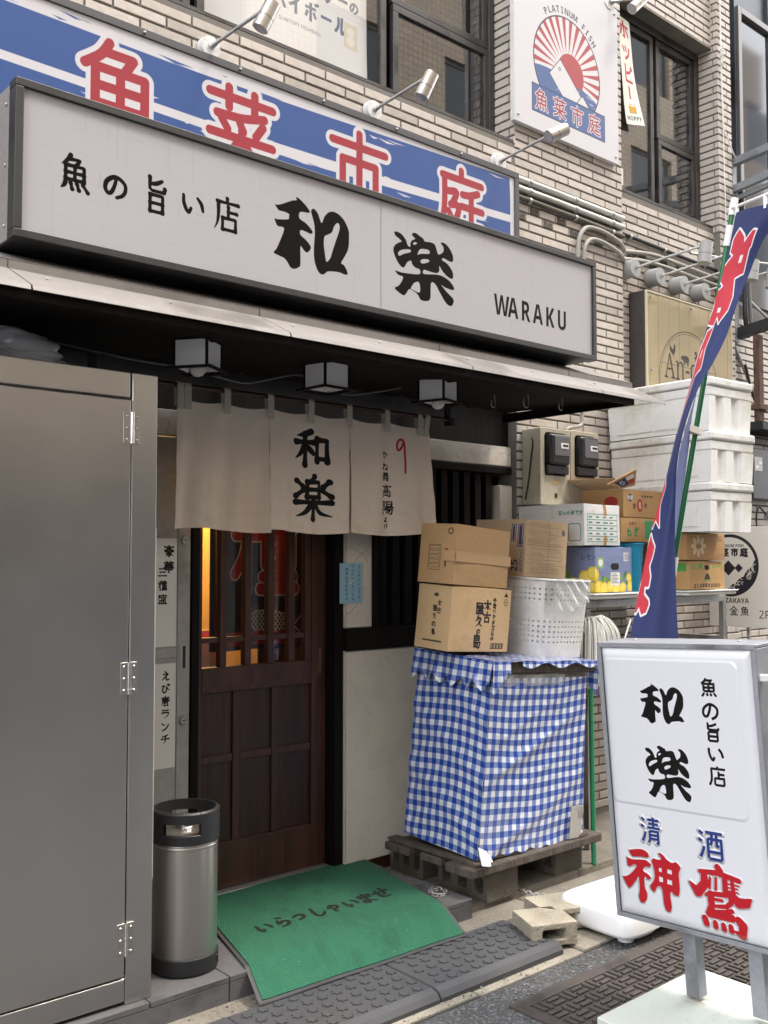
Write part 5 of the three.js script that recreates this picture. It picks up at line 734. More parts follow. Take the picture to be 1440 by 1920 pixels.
// ---------------------------------------------------------------- inside, seen through the door panes
{
  const b = thing('indoor_banner', 'navy banner with red outlined character and a line drawn fish inside the door', 'banner');
  const tex = ctex(640, 768, (g, w, h) => {
    g.fillStyle = '#1a1c3c'; g.fillRect(0, 0, w, h);
    for (const [c, lw] of [['#e9e6e6', 64], ['#b5202c', 50]]) { glyph(g, '酒', 150, -230, 330, 330, lw, c); glyph(g, '種', 120, 150, 360, 380, lw, c); }
    g.strokeStyle = '#e9e6e6'; g.lineWidth = 5; g.save(); g.translate(340, 655); g.beginPath(); g.ellipse(0, 0, 130, 52, 0.15, 0, 7); g.stroke(); g.clip(); for (let i = -8; i < 9; i++) { g.beginPath(); g.moveTo(i * 20 - 60, -70); g.lineTo(i * 20 + 50, 70); g.stroke(); g.beginPath(); g.moveTo(i * 20 + 60, -70); g.lineTo(i * 20 - 50, 70); g.stroke(); } g.restore();
    g.beginPath(); g.moveTo(462, 671); g.lineTo(550, 605); g.lineTo(525, 685); g.lineTo(555, 735); g.closePath(); g.stroke();
    g.fillStyle = '#a8242c'; g.fillRect(60, 690, 420, 60);
  });
  obj('cloth', sheet(20, 20, (u, v) => [2.5 + 0.68 * u, 1.985 - 0.88 * v, -0.52 + 0.015 * Math.sin(u * 12)], 0.002), M(0xffffff, 0.9, { map: tex, color: lin(0.8, 0.8, 0.8) }), b);
  obj('pole', rod(V(2.45, 2.01, -0.52), V(3.22, 2.01, -0.52), 0.01), MAT.darkWood, b);
  obj('cord', [rod(V(2.5, 2.01, -0.52), V(2.5, 2.46, -0.52), 0.003), rod(V(3.17, 2.01, -0.52), V(3.17, 2.46, -0.52), 0.003)], MAT.rope, b);
  const c = thing('bar_counter', 'dark wooden counter inside the restaurant behind the sliding door', 'counter');
  obj('top', span(2.3, 3.6, 0.92, 0.96, -1.0, -0.62), MAT.doorWood, c); obj('front', span(2.32, 3.58, 0.1, 0.9195, -0.95, -0.68), MAT.doorPanel, c);
  const w = thing('glass_case', 'white and steel display case on the counter inside the door', 'display case');
  obj('base', span(2.32, 2.66, 0.9605, 1.16, -0.94, -0.66, 0.01), MAT.whitePaint, w); obj('rim', span(2.32, 2.66, 1.1605, 1.2, -0.94, -0.66, 0.005), MAT.chrome, w); obj('label_card', sharp(2.4, 2.47, 1.0, 1.12, -0.6595, -0.657), MAT.black, w);
  const l = thing('pendant_lamp', 'warm lit pendant lamp hanging inside the restaurant', 'lamp', [2.62, 1.98, -1.08]);
  obj('globe', raw(new THREE.SphereGeometry(0.06, 24, 16)), M(lin(0.9, 0.8, 0.55), 0.4, { emissive: lin(1, 0.62, 0.25), emissiveIntensity: 2 }), l); obj('flex', cyl(0.004, 0.004, 0.425, 0, 0.27, 0, 8), MAT.black, l);
  const p = new THREE.PointLight(lin(1, 0.62, 0.25), 2.4); p.position.set(0, 0, 0.075); p.castShadow = true; p.shadow.radius = 3; l.add(p);
}

// ---------------------------------------------------------------- printed cardboard boxes: left face and front face carry the print
function printTex(w, h, d, base, draw, ppm = 900) {
  const W = Math.round((w + d) * ppm), H = Math.round(h * ppm) + 12;
  return ctex(W, H, (g) => {
    g.fillStyle = base; g.fillRect(0, 0, W, H);
    for (let i = 0; i < 900; i++) { g.fillStyle = rnd() > 0.5 ? `rgba(60,35,10,${rnd() * 0.035})` : `rgba(255,240,210,${rnd() * 0.04})`; g.fillRect(rnd() * W, rnd() * H, 1 + rnd() * 40, 1 + rnd() * 3); }
    for (let i = 0; i < 10; i++) { g.fillStyle = `rgba(90,60,30,${rnd() * 0.06})`; g.beginPath(); g.ellipse(rnd() * W, rnd() * H, 10 + rnd() * 40, 6 + rnd() * 20, rnd() * 3, 0, 7); g.fill(); }
    if (draw) { g.save(); draw(g, d * ppm, w * ppm, h * ppm, ppm); g.restore(); }
    g.fillStyle = base; g.fillRect(0, H - 10, W, 10);
  });
}
function boxGeo(w, h, d, bulge = 0.004, n = 6) {
  const g = new THREE.BoxGeometry(w, h, d, n, n, n); g.translate(w / 2, h / 2, -d / 2);
  const p = g.attributes.position, nm = g.attributes.normal, uv = g.attributes.uv, H = Math.round(h * 900) + 12;
  for (let i = 0; i < p.count; i++) {
    const x = p.getX(i) / w, y = p.getY(i) / h, z = -p.getZ(i) / d;
    if (nm.getX(i) < -0.5) uv.setXY(i, (1 - z) * d / (w + d), 1 - (1 - y) * h * 900 / H); else if (nm.getZ(i) > 0.5) uv.setXY(i, (d + x * w) / (w + d), 1 - (1 - y) * h * 900 / H); else uv.setXY(i, 0.2 + 0.6 * x, 4 / H);
  }
  const s = rr(0, 9), ch = 0.0035;
  for (let i = 0; i < p.count; i++) { const q = [p.getX(i) / w, p.getY(i) / h, -p.getZ(i) / d], on = q.map((t) => t < 0.001 || t > 0.999), c = on.filter(Boolean).length; if (c > 1) { const S = [w, h, -d]; q.forEach((t, k) => { if (on[k]) p.setComponent(i, k, S[k] * t + (t < 0.5 ? 1 : -1) * Math.sign(S[k]) * ch); }); } }
  for (let i = 0; i < p.count; i++) {
    const x = p.getX(i), y = p.getY(i), z = p.getZ(i), e = Math.sin(Math.PI * x / w), f = Math.sin(Math.PI * y / h), k = Math.sin(-Math.PI * z / d);
    p.setXYZ(i, x + bulge * f * k * Math.sign(x - w / 2) * (Math.abs(x - w / 2) > w * 0.49 ? 1 : 0) + 0.0015 * Math.sin(9 * y + s), y + 0.0015 * Math.sin(11 * x + s) * (y / h), z + bulge * e * f * (z > -0.001 ? 1 : 0) + 0.0012 * Math.sin(8 * y + 3 * x + s));
  }
  g.computeVertexNormals(); return raw(g);
}
function carton(label, w, h, d, pos, rot, base, draw, o = {}) {
  const c = thing(o.name ?? 'cardboard_box', label, 'box', pos, 0, o.group ?? 'boxes stacked outside the restaurant'); c.rotation.set(rot[0], rot[1], rot[2], 'YXZ');
  obj('body', boxGeo(w, h, d, o.bulge), M(0xffffff, o.rough ?? 0.85, { map: printTex(w, h, d, base, draw), color: lin(0.86, 0.86, 0.86), ...bumpy(rep(T.lump, 2), 0.002) }), c);
  if (o.tape) obj('tape', o.tape.map((t) => sharp(...t)), MAT.tape, c);
  if (o.seam) obj('top_flap_edge', o.seam.map((t) => sharp(...t)), MAT.card, c);
  return c;
}
const TILT = [0.055, 0, -0.062];

// gingham box on a pallet
{
  const pal = thing('wooden_pallet', 'weathered wooden pallet planks on concrete blocks under the gingham box', 'pallet');
  const py = 0.197;
  obj('plank', span(3.06, 3.96, py, py + 0.04, 0.52, 0.69, 0.008), MAT.oldWood, pal); obj('plank', span(3.09, 3.95, py, py + 0.036, 0.33, 0.47, 0.008), MAT.oldWood, pal); obj('plank', span(3.08, 3.96, py, py + 0.038, 0.1, 0.27, 0.008), MAT.oldWood, pal);
  for (const x of [3.1, 3.8]) obj('cleat', span(x, x + 0.06, py + 0.0405, py + 0.055, 0.1, 0.68, 0.003), MAT.oldWood, pal);
  const b = thing('gingham_box', 'crate wrapped in blue and white gingham vinyl on the pallet', 'crate', [3.13, 0.2535, 0.655]); b.rotation.set(...TILT, 'YXZ');
  const w = 0.655, h = 0.86, d = 0.47;
  const ging = ctex(256, 256, (g, W) => { const n = 4, c = W / n; for (let i = 0; i < n; i++) for (let j = 0; j < n; j++) { const k = (i % 2) + (j % 2); g.fillStyle = ['#eef0f2', '#7389c4', '#153a9c'][k]; g.fillRect(i * c, j * c, c, c); } g.fillStyle = 'rgba(255,255,255,0.14)'; for (let i = 0; i < 128; i++) { g.fillRect(i * 2, 0, 1, W); } g.fillStyle = 'rgba(60,70,110,0.08)'; for (let i = 0; i < 128; i++) g.fillRect(0, i * 2, W, 1); });
  const gm = M(0xffffff, 0.26, { map: rep(ging, 1 / 0.100), color: lin(0.80, 0.80, 0.80), clearcoat: 0.7, clearcoatRoughness: 0.14, ...bumpy(rep(T.lump, 5), 0.006), side: THREE.DoubleSide });
  const fold = (x, y) => { const a = y * 0.90 - x * 0.45, e = Math.min(1, Math.min(x, Math.max(0, w * (1 + 0.10 * (1 - y / h)) - x)) / 0.08) ; return e * (0.008 * Math.max(0, Math.sin(a * 21 + 1.2 + 0.8 * Math.sin(x * 4))) ** 4 * (0.4 + 0.6 * Math.exp(-(((x - 0.25) / 0.3) ** 2))) + 0.005 * Math.max(0, Math.sin(a * 47 + 0.4)) ** 5 * Math.exp(-(((x - 0.3) / 0.25) ** 2 + ((y - 0.45) / 0.3) ** 2)) + 0.0025 * Math.sin(a * 11 + y * 4)); };
  const uvm = (g, fu, fv) => { const p = g.attributes.position, u = g.attributes.uv; for (let i = 0; i < u.count; i++) u.setXY(i, fu(p.getX(i), p.getY(i), p.getZ(i)), fv(p.getX(i), p.getY(i), p.getZ(i))); return g; };
  const frontG = uvm(sheet(70, 80, (u, v) => { const x0 = w * u, y = 0.012 + (h - 0.075 - 0.012) * (1 - v), x = x0 * (1 + 0.10 * (1 - y / h)); return [x, y + (v > 0.985 ? 0.008 * Math.sin(x * 60) : 0), 0.002 + fold(x, y) + 0.012 * Math.max(0, 1 - y / 0.06) * (0.5 + 0.5 * Math.sin(x * 30))]; }, 0.001), (x, y) => x + 0.0025 * Math.sin(y * 11 + x * 5), (x, y) => y + 0.016 * Math.sin(x * 5) + 0.002 * Math.sin(x * 17 + y * 9));
  obj('front_cover', frontG, gm, b);
  obj('side_cover', uvm(sheet(50, 70, (u, v) => { const z = -d + d * u, y = 0.006 + (h - 0.03) * (1 - v); return [-0.004 - 0.006 * Math.max(0, Math.sin(y * 24 + z * 14)) ** 3 - 0.003 * Math.sin(y * 40 - z * 30) * (1 - u * u), y, z + 0.002]; }, 0.001), (x, y, z) => z, (x, y, z) => y + 0.012 * Math.sin(z * 9)), gm, b);
  { const cg = sharp(0.006, w - 0.004, 0.0, h - 0.006, -d, -0.004), cp = cg.attributes.position; for (let i = 0; i < cp.count; i++) cp.setX(i, cp.getX(i) * (1 + 0.10 * (1 - cp.getY(i) / h))); obj('core', cg, MAT.ledge, b); }
  obj('top_cover', uvm(sheet(44, 30, (u, v) => [-0.03 + (w + 0.09) * u, h + 0.003 + 0.003 * Math.sin(u * 17 + v * 9), -d + (d + 0.03) * v - (u > 0.96 ? 0.0 : 0)], 0.001), (x) => x, (x, y, z) => z), gm, b);
  obj('skirt', uvm(sheet(40, 8, (u, v) => { const z = -d + (d + 0.03) * u; return [-0.031 - 0.012 * v - 0.010 * v * Math.sin(u * 26), h + 0.002 - (0.115 + 0.02 * Math.sin(u * 37)) * v, z]; }, 0.001), (x, y, z) => z, (x, y) => y), gm, b);
  obj('skirt', uvm(sheet(14, 8, (u, v) => { const x = -0.031 + 0.11 * u; return [x, h + 0.002 - (0.135 - 0.085 * u + 0.015 * Math.sin(u * 20)) * v, 0.031 + 0.008 * v + 0.006 * v * Math.sin(u * 14)]; }, 0.001), (x) => x, (x, y) => y), gm, b);
  obj('skirt', uvm(sheet(30, 3, (u, v) => { const x = 0.16 + (w - 0.11) * u; return [x, h + 0.002 - 0.03 * v * (0.6 + 0.4 * Math.sin(u * 16)), 0.031 + 0.003 * v]; }, 0.001), (x) => x, (x, y) => y), gm, b);
  obj('skirt', uvm(sheet(24, 8, (u, v) => { const z = -0.25 + 0.28 * u; return [w + 0.061 + 0.010 * v * Math.sin(u * 16), h + 0.002 - (0.15 + 0.02 * Math.sin(u * 21)) * v, z]; }, 0.001), (x, y, z) => z, (x, y) => y), gm, b);
  obj('lid_board', span(-0.02, w + 0.04, h - 0.05, h - 0.002, -d, 0.018, 0.004), MAT.oldWood, b);
  obj('patch', bx(0.085, 0.15, 0.004, w - 0.015, 0.105, 0.019, 0.001), M(lin(0.42, 0.40, 0.37), 0.8, { map: rep(T.stain, 5) }), b);
  obj('torn_flap', sheet(10, 6, (u, v) => [-0.03 + 0.09 * u, 0.002 + 0.07 * (1 - v) * (1 - 0.6 * u), 0.022 + 0.03 * v + 0.02 * Math.sin(u * 5)], 0.0015), MAT.white, b);
  obj('clear_sheet', sheet(16, 4, (u, v) => [0.02 + 0.45 * u, h - 0.058 - 0.05 * v, 0.014 + 0.008 * Math.sin(u * 14)]), MAT.film, b);
}
// concrete blocks: x is the hollow direction
function blockGeo(len, h, wid, holes) {
  const s = new THREE.Shape([[0, 0], [len, 0], [len, h], [0, h]].map(([a, b]) => new THREE.Vector2(a, b)));
  for (let i = 0; i < holes; i++) { const c = len / holes * (i + 0.5), a = len / holes * 0.30, y0 = h * 0.2, y1 = h * 0.8, q = new THREE.Path(); q.moveTo(c - a + 0.014, y0); q.lineTo(c + a - 0.014, y0); q.quadraticCurveTo(c + a, y0, c + a, y0 + 0.02); q.lineTo(c + a, y1 - 0.02); q.quadraticCurveTo(c + a, y1, c + a - 0.014, y1); q.lineTo(c - a + 0.014, y1); q.quadraticCurveTo(c - a, y1, c - a, y1 - 0.02); q.lineTo(c - a, y0 + 0.02); q.quadraticCurveTo(c - a, y0, c - a + 0.014, y0); s.holes.push(q); }
  const g = raw(new THREE.ExtrudeGeometry(s, { depth: wid - 0.008, bevelEnabled: true, bevelSize: 0.004, bevelThickness: 0.004, bevelSegments: 2 })); g.translate(-len / 2, 0.004, -wid / 2 + 0.004); g.scale(1, (h - 0.002) / (h + 0.006), 1);
  const p = g.attributes.position; for (let i = 0; i < p.count; i++) { const e = Math.abs(p.getX(i)) > len * 0.499 ? 1 : 0, t = p.getY(i) / h; p.setX(i, p.getX(i) - Math.sign(p.getX(i)) * 0.016 * e * Math.max(0, 1 - ((t - 0.5) / 0.34) ** 2)); }
  return planarUV(g);
}
[[3.29, 0.066, 0.50, 0.3, 'concrete block under the street corner of the pallet'], [3.29, 0.066, 0.13, 0.22, 'concrete block under the wall side of the pallet by the mat'], [3.80, 0.066, 0.46, 0.3, 'concrete block under the shelf end of the pallet']].forEach(([x, y, z, l, label]) => { const b = tag(obj('cinder_block', blockGeo(l, 0.13, 0.2, 3), MAT.block), label, 'cinder block', 'concrete blocks'); b.position.set(x, y, z); b.rotation.y = Math.PI / 2; });
[[3.16, 0.02, 0.995, 0.19, 1, -0.42, 'loose pale concrete block with open end beside the rubber ramp'], [3.33, 0.02, 0.92, 0.2, 1, -0.36, 'loose pale concrete block half under the white water base']].forEach(([x, y, z, l, n, ry, label]) => { const b = tag(obj('cinder_block', blockGeo(l, 0.088, 0.19, n), MAT.blockPale), label, 'cinder block', 'concrete blocks'); b.position.set(x, y + 0.004, z); b.rotation.y = ry; });
function chain(label, pts) { const c = thing('chain', label, 'chain', [0, 0, 0], 0, 'loose chain pieces'), cv = new THREE.CatmullRomCurve3(pts.map((p) => V(...p))), n = Math.max(6, Math.round(cv.getLength() / 0.017)); for (let i = 0; i < n; i++) { const g = raw(new THREE.TorusGeometry(0.009, 0.0021, 6, 14)); g.scale(1.35, 1, 1); const m = obj('link', g, MAT.galv, c), t = (i + 0.5) / n, p = cv.getPointAt(t), d = cv.getTangentAt(t); m.position.copy(p); m.quaternion.setFromUnitVectors(V(1, 0, 0), d); m.rotateX(i % 2 ? 1.2 : -0.3); } }
chain('short steel chain coiled on the dark step beside the mat', [[2.97, 0.127, 0.52], [3.02, 0.127, 0.5], [3.03, 0.127, 0.56], [2.98, 0.127, 0.58], [2.96, 0.13, 0.54], [3.01, 0.13, 0.53]]);
chain('short steel chain lying on the ledge by the loose blocks', [[3.42, 0.075, 0.5], [3.45, 0.075, 0.55], [3.44, 0.06, 0.64], [3.47, 0.05, 0.7], [3.5, 0.05, 0.74]]);

// cartons on the gingham box
const KRAFT = '#c9aa80';
carton('plain kraft carton with wide brown tape on top of the lettered carton', 0.385, 0.272, 0.22, [3.07, 1.4405, 0.567], [0.045, 0.06, -0.07], '#bd9a6e', (g, d, w, h, k) => {
  g.strokeStyle = '#4b3a2c'; g.lineWidth = 2; g.strokeRect(58, 88, 64, 100); g.strokeStyle = '#6a5340'; for (let i = 0; i < 5; i++) g.strokeRect(62, 94 + i * 18, 54, 12); g.fillStyle = '#a04038'; g.beginPath(); g.arc(d - 46, 112, 12, 0, 7); g.fill(); g.fillStyle = '#2c2622'; g.fillRect(d - 52, 134, 8, 40); g.beginPath(); g.arc(d - 30, 30, 12, 0, 7); g.lineWidth = 5; g.strokeStyle = '#3c3128'; g.stroke();
}, { tape: [[0.0, 0.386, 0.105, 0.152, 0.0062, 0.0070], [-0.0070, -0.0062, 0.105, 0.152, -0.06, 0.006]], group: 'cartons on the gingham box' });
carton('kraft carton with black brushed lettering standing on the gingham box', 0.395, 0.292, 0.22, [3.055, 1.146, 0.548], TILT, KRAFT, (g, d, w, h) => {
  const K = '#1f1a18'; column(g, '太古', d + 186, 50, 42, 48, 8, K, 'brush'); column(g, '屋久', d + 138, 62, 46, 52, 9, K, 'brush'); glyph(g, 'の', d + 152, 166, 24, 22, 5, K, 'brush'); glyph(g, '島', d + 132, 190, 54, 60, 9, K, 'brush'); column(g, '手造りかめ仕込み', d + 240, 40, 20, 22, 3.8, K, 'brush');
  g.strokeStyle = K; g.lineWidth = 3; g.strokeRect(d + w - 108, h - 36, 76, 22); for (let i = 0; i < 15; i++) { g.lineWidth = 1 + (i * 7) % 4; g.beginPath(); g.moveTo(d + w - 102 + i * 4.8, h - 33); g.lineTo(d + w - 102 + i * 4.8, h - 17); g.stroke(); } g.lineWidth = 2.5; g.beginPath(); g.arc(d + w - 34, 56, 13, 0, 7); g.stroke(); g.beginPath(); g.arc(d + w - 34, 56, 4, 0, 7); g.fill(); g.fillStyle = K; g.beginPath(); g.moveTo(d + w - 48, 32); g.lineTo(d + w - 34, 14); g.lineTo(d + w - 18, 32); g.fill();
  g.globalAlpha = 0.75; column(g, '太古', 122, 60, 24, 30, 4, K, 'brush'); column(g, '屋久の島', 98, 82, 24, 32, 4, K, 'brush'); g.fillStyle = K; g.beginPath(); g.ellipse(112, 40, 14, 8, 0, 0, 7); g.fill(); g.fillRect(50, h - 40, 110, 7);
}, { group: 'cartons on the gingham box' });
// laundry basket lined with a clear bag
{
  const b = thing('white_basket', 'white perforated plastic basket lined with a clear bag on the gingham box', 'basket', [3.785, 1.082, 0.462]); b.rotation.set(0.045, 0, -0.045, 'YXZ');
  const H = 0.37, nu = 138, nv = 46, rnd4 = (a, s, c) => { const k = 4.2, cx = Math.cos(a), sx = Math.sin(a); const r = Math.pow(Math.pow(Math.abs(cx), k) + Math.pow(Math.abs(sx), k), -1 / k); return [r * cx * s, r * sx * c]; };
  const P = (i, j, o) => { const v = j / nv, a = i / nu * 6.28319, q = rnd4(a, 0.170 + 0.022 * v - o, 0.150 + 0.018 * v - o); return [q[0], 0.004 + H * v, q[1]]; };
  const rows = new Set([9, 12, 15, 18, 21, 34, 37, 40]), pos = []; const quad = (a, c, d, e) => pos.push(...a, ...c, ...d, ...a, ...d, ...e);
  for (let j = 0; j < nv; j++) for (let i = 0; i < nu; i++) { if (rows.has(j) && i % 3 === 0) { quad(P(i, j, 0), P(i, j + 1, 0), P(i, j + 1, 0.003), P(i, j, 0.003)); quad(P(i + 1, j, 0), P(i + 1, j + 1, 0), P(i + 1, j + 1, 0.003), P(i + 1, j, 0.003)); continue; } quad(P(i, j, 0), P(i, j + 1, 0), P(i + 1, j + 1, 0), P(i + 1, j, 0)); quad(P(i, j, 0.003), P(i + 1, j, 0.003), P(i + 1, j + 1, 0.003), P(i, j + 1, 0.003)); }
  const g = new THREE.BufferGeometry(); g.setAttribute('position', new THREE.Float32BufferAttribute(pos, 3)); g.computeVertexNormals();
  obj('wall', planarUV(g), MAT.basket, b);
  const ring = (y, o, r) => tube(Array.from({ length: 40 }, (_, i) => { const q = P(i / 40 * nu, 0, 0), s = 1 + o; return [q[0] * s, y, q[2] * s]; }), r, 120, 8, true);
  obj('rim', ring(H + 0.004, 0.135, 0.007), MAT.basket, b); obj('base', (() => { const s = new THREE.Shape(Array.from({ length: 48 }, (_, i) => { const q = P(i / 48 * nu, 0, 0.001); return new THREE.Vector2(q[0], q[2]); })); const e = raw(new THREE.ExtrudeGeometry(s, { depth: 0.006, bevelEnabled: false })); e.rotateX(Math.PI / 2); e.translate(0, 0.006, 0); return e; })(), MAT.basket, b);
  obj('liner_bag', sheet(60, 20, (u, v) => { const i = (u * 0.50 - 0.16) * nu, q = P(i, nv * (1 - v * (0.2 + 0.16 * u + 0.06 * Math.sin(u * 9))), -0.006 - 0.006 * Math.abs(Math.sin(u * 31 + v * 7)) - 0.008 * v * Math.abs(Math.sin(u * 17))); return [q[0], q[1] + 0.012 * (1 - v), q[2]]; }), MAT.film, b);
}
carton('beige ribbed carton marked 25 on top of the white basket', 0.318, 0.285, 0.34, [3.625, 1.468, 0.50], [0.02, 0, -0.05], '#c3a988', (g, d, w, h) => {
  const N = '#33426f'; g.strokeStyle = 'rgba(70,52,36,0.55)'; for (let i = 0; i < 30; i++) { g.lineWidth = 1 + rnd() * 1.5; const y = 10 + i * 8; g.beginPath(); g.moveTo(d + 8 + rnd() * 30, y); g.lineTo(d + w * (0.35 + rnd() * 0.6), y); g.stroke(); } g.fillStyle = 'rgba(70,52,36,0.6)'; g.fillRect(d + w * 0.52, 10, 2, h - 20);
  g.strokeStyle = N; g.lineWidth = 5; g.beginPath(); g.arc(d + w - 34, 52, 11, 0, 7); g.stroke(); g.beginPath(); g.arc(d + w - 34, 52, 4, 0, 7); g.stroke();
  g.fillStyle = N; g.save(); g.translate(d - 42, h - 20); g.rotate(-Math.PI / 2); g.font = 'bold 52px sans-serif'; g.fillText('25', 0, 0); g.font = '30px sans-serif'; g.fillText('4000mL×4', -2, 30); g.restore(); g.lineWidth = 4; g.strokeStyle = N; g.strokeRect(d - 84, 24, 24, 76); g.strokeRect(d - 46, 24, 28, 98); g.fillRect(d - 78, 30, 12, 64); g.fillRect(d - 40, 30, 16, 86);
}, { group: 'cartons on the gingham box' });

// ---------------------------------------------------------------- steel rack with boxes
{
  const r = thing('steel_rack', 'grey steel rack of square tube holding the vegetable cartons', 'rack');
  const x0 = 4.165, x1 = 5.5, z0 = 0.09, z1 = 0.45, yt = 1.34;
  for (const x of [x0, x1]) for (const z of [z0, z1]) obj('leg', span(x - 0.016, x + 0.016, 0.067, yt - 0.041, z - 0.016, z + 0.016), MAT.galv, r);
  obj('top_frame', [span(x0 - 0.016, x1 + 0.016, yt - 0.04, yt, z1 - 0.016, z1 + 0.016), span(x0 - 0.016, x1 + 0.016, yt - 0.04, yt, z0 - 0.016, z0 + 0.016), span(x0 - 0.016, x0 + 0.016, yt - 0.04, yt, z0 + 0.0165, z1 - 0.0165), span(x1 - 0.016, x1 + 0.016, yt - 0.04, yt, z0 + 0.0165, z1 - 0.0165)], MAT.galv, r);
  obj('cross_rail', [span(x0 + 0.0165, x1 - 0.0165, 1.06, 1.09, z0 - 0.012, z0 + 0.012), span(x1 - 0.012, x1 + 0.012, 1.06, 1.09, z0 + 0.0165, z1 - 0.0165), span(x0 - 0.012, x0 + 0.012, 0.35, 0.38, z0 + 0.0165, z1 - 0.0165)], MAT.galv, r);
  obj('shelf_board', span(x0 - 0.014, x1 + 0.014, yt + 0.0005, yt + 0.008, z0 - 0.015, z1 + 0.015), MAT.galv, r);
  for (const [a, b, zz, label] of [[4.12, 4.6, 0.54, 'flat white foam tray under the lemon carton on the rack'], [4.93, 5.44, 0.58, 'flat white foam tray under the cabbage cartons on the rack']]) tag(obj('foam_tray', [span(a, b, yt + 0.0085, yt + 0.028, 0.1, zz, 0.008), span(a - 0.008, b + 0.008, yt + 0.0285, yt + 0.036, 0.095, zz + 0.008, 0.003)], MAT.foam), label, 'tray', 'white foam trays on the rack');
}
const RT = 1.3775;
carton('blue carton printed with yellow lemons on the rack', 0.335, 0.243, 0.30, [4.175, RT, 0.505], [0, 0.02, 0], '#7d8bb4', (g, d, w, h) => {
  const gr = (x, y, r) => { g.fillStyle = '#e9c93c'; g.beginPath(); g.ellipse(x, y, r, r * 0.88, rnd(), 0, 7); g.fill(); g.fillStyle = '#f4e06c'; g.beginPath(); g.ellipse(x - r * 0.1, y - r * 0.1, r * 0.72, r * 0.6, 0, 0, 7); g.fill(); };
  g.fillStyle = '#9fa9c6'; for (let i = 0; i < 60; i++) g.fillRect(rnd() * (d + w), rnd() * h, 2, 30);
  for (let i = 0; i < 26; i++) { g.fillStyle = ['#6f9a35', '#4f7d2c', '#8db548'][i % 3]; g.beginPath(); g.ellipse(110 + rnd() * (d + w - 120), h * (0.58 + rnd() * 0.34), 18, 9, rnd() * 3, 0, 7); g.fill(); }
  for (const [x, y, r] of [[150, 172, 32], [215, 150, 40], [262, 128, 38], [300, 190, 34], [250, 195, 34], [340, 198, 36], [390, 190, 32], [440, 204, 34], [490, 196, 30], [545, 150, 26], [560, 190, 30], [180, 205, 30], [130, 205, 26]]) gr(x, y, r);
  row(g, 'レモン', 190, 36, 26, 30, 3.8, '#404c7a', 'gothic'); g.fillStyle = '#8fbf7a'; g.beginPath(); g.roundRect(d + 18, 50, 48, 52, 10); g.fill(); g.fillStyle = '#eef3ea'; g.beginPath(); g.arc(d + 42, 76, 17, 0, 7); g.fill(); g.fillStyle = '#15110e'; g.beginPath(); g.roundRect(d + 120, 78, 66, 32, 16); g.fill(); g.fillStyle = '#f0f0f0'; g.fillRect(d + 118, 122, 74, 62); g.fillRect(d + w - 74, 28, 44, 40); g.fillStyle = '#444'; for (let i = 0; i < 9; i++) { g.fillRect(d + w - 70 + i * 4.4, 31, 1 + i % 3, 34); if (i < 7) g.fillRect(d + 124, 128 + i * 7, 40 + (i * 13) % 20, 2.5); }
}, { group: 'cartons on the steel rack' });
carton('white carton with green print and an address label above the lemon carton', 0.318, 0.22, 0.44, [4.085, RT + 0.246, 0.505], [0, 0.015, 0], '#e4e6e8', (g, d, w, h) => {
  const G = '#3c8d74'; row(g, '安心の卵です', 250, 34, 21, 24, 3.4, G, 'gothic'); g.strokeStyle = G; g.lineWidth = 3; g.strokeRect(d + 26, 50, w - 52, 130); for (let i = 1; i < 5; i++) { g.beginPath(); g.moveTo(d + 26, 50 + i * 26); g.lineTo(d + w - 26, 50 + i * 26); g.stroke(); } g.fillStyle = G; for (let i = 0; i < 5; i++) for (let j = 0; j < 4; j++) g.fillRect(d + 34 + j * 54, 60 + i * 26, 24 + (i * j * 7) % 20, 7); g.lineWidth = 4; g.beginPath(); g.roundRect(d - 90, 96, 70, 80, 12); g.stroke(); g.fillStyle = '#b58d60'; g.fillRect(d + w * 0.52, 0, 24, 56); g.fillRect(d + w * 0.52, h - 48, 24, 48);
}, { group: 'cartons on the steel rack' });
{
  const b = thing('blue_bucket', 'bright blue plastic bucket standing behind the lemon carton', 'bucket', [4.66, RT - 0.0285, 0.32]);
  obj('body', lathe([[0.001, 0], [0.098, 0], [0.102, 0.004], [0.122, 0.29], [0.119, 0.29], [0.1, 0.01], [0.001, 0.01]], 40), M(lin(0.015, 0.30, 0.52), 0.4), b); obj('rim', tube(Array.from({ length: 32 }, (_, i) => [0.123 * Math.cos(i / 32 * 6.283), 0.29, 0.123 * Math.sin(i / 32 * 6.283)]), 0.006, 80, 8, true), M(lin(0.015, 0.30, 0.52), 0.4), b);
  const g = sheet(8, 4, (u, v) => { const a = 0.85 + u * 0.5; return [Math.sin(a) * 0.1095, 0.09 - 0.05 * v, Math.cos(a) * 0.1095]; }); obj('sticker', g, MAT.white, b);
}
carton('flat kraft carton with green characters lying on the blue bucket', 0.36, 0.138, 0.26, [4.475, RT + 0.2695, 0.45], [0, 0.03, 0], '#bd9564', (g, d, w, h) => { glyph(g, 'ね', d + 50, 56, 36, 40, 7, '#2d8a50'); glyph(g, 'ぎ', d + 108, 52, 36, 42, 7, '#2d8a50'); row(g, 'ひかり', d + 70, 22, 18, 20, 3, '#3b332a', 'gothic'); g.fillStyle = '#4f9c6c'; g.fillRect(d + w - 120, 14, 110, h - 30); }, { group: 'cartons on the steel rack' });
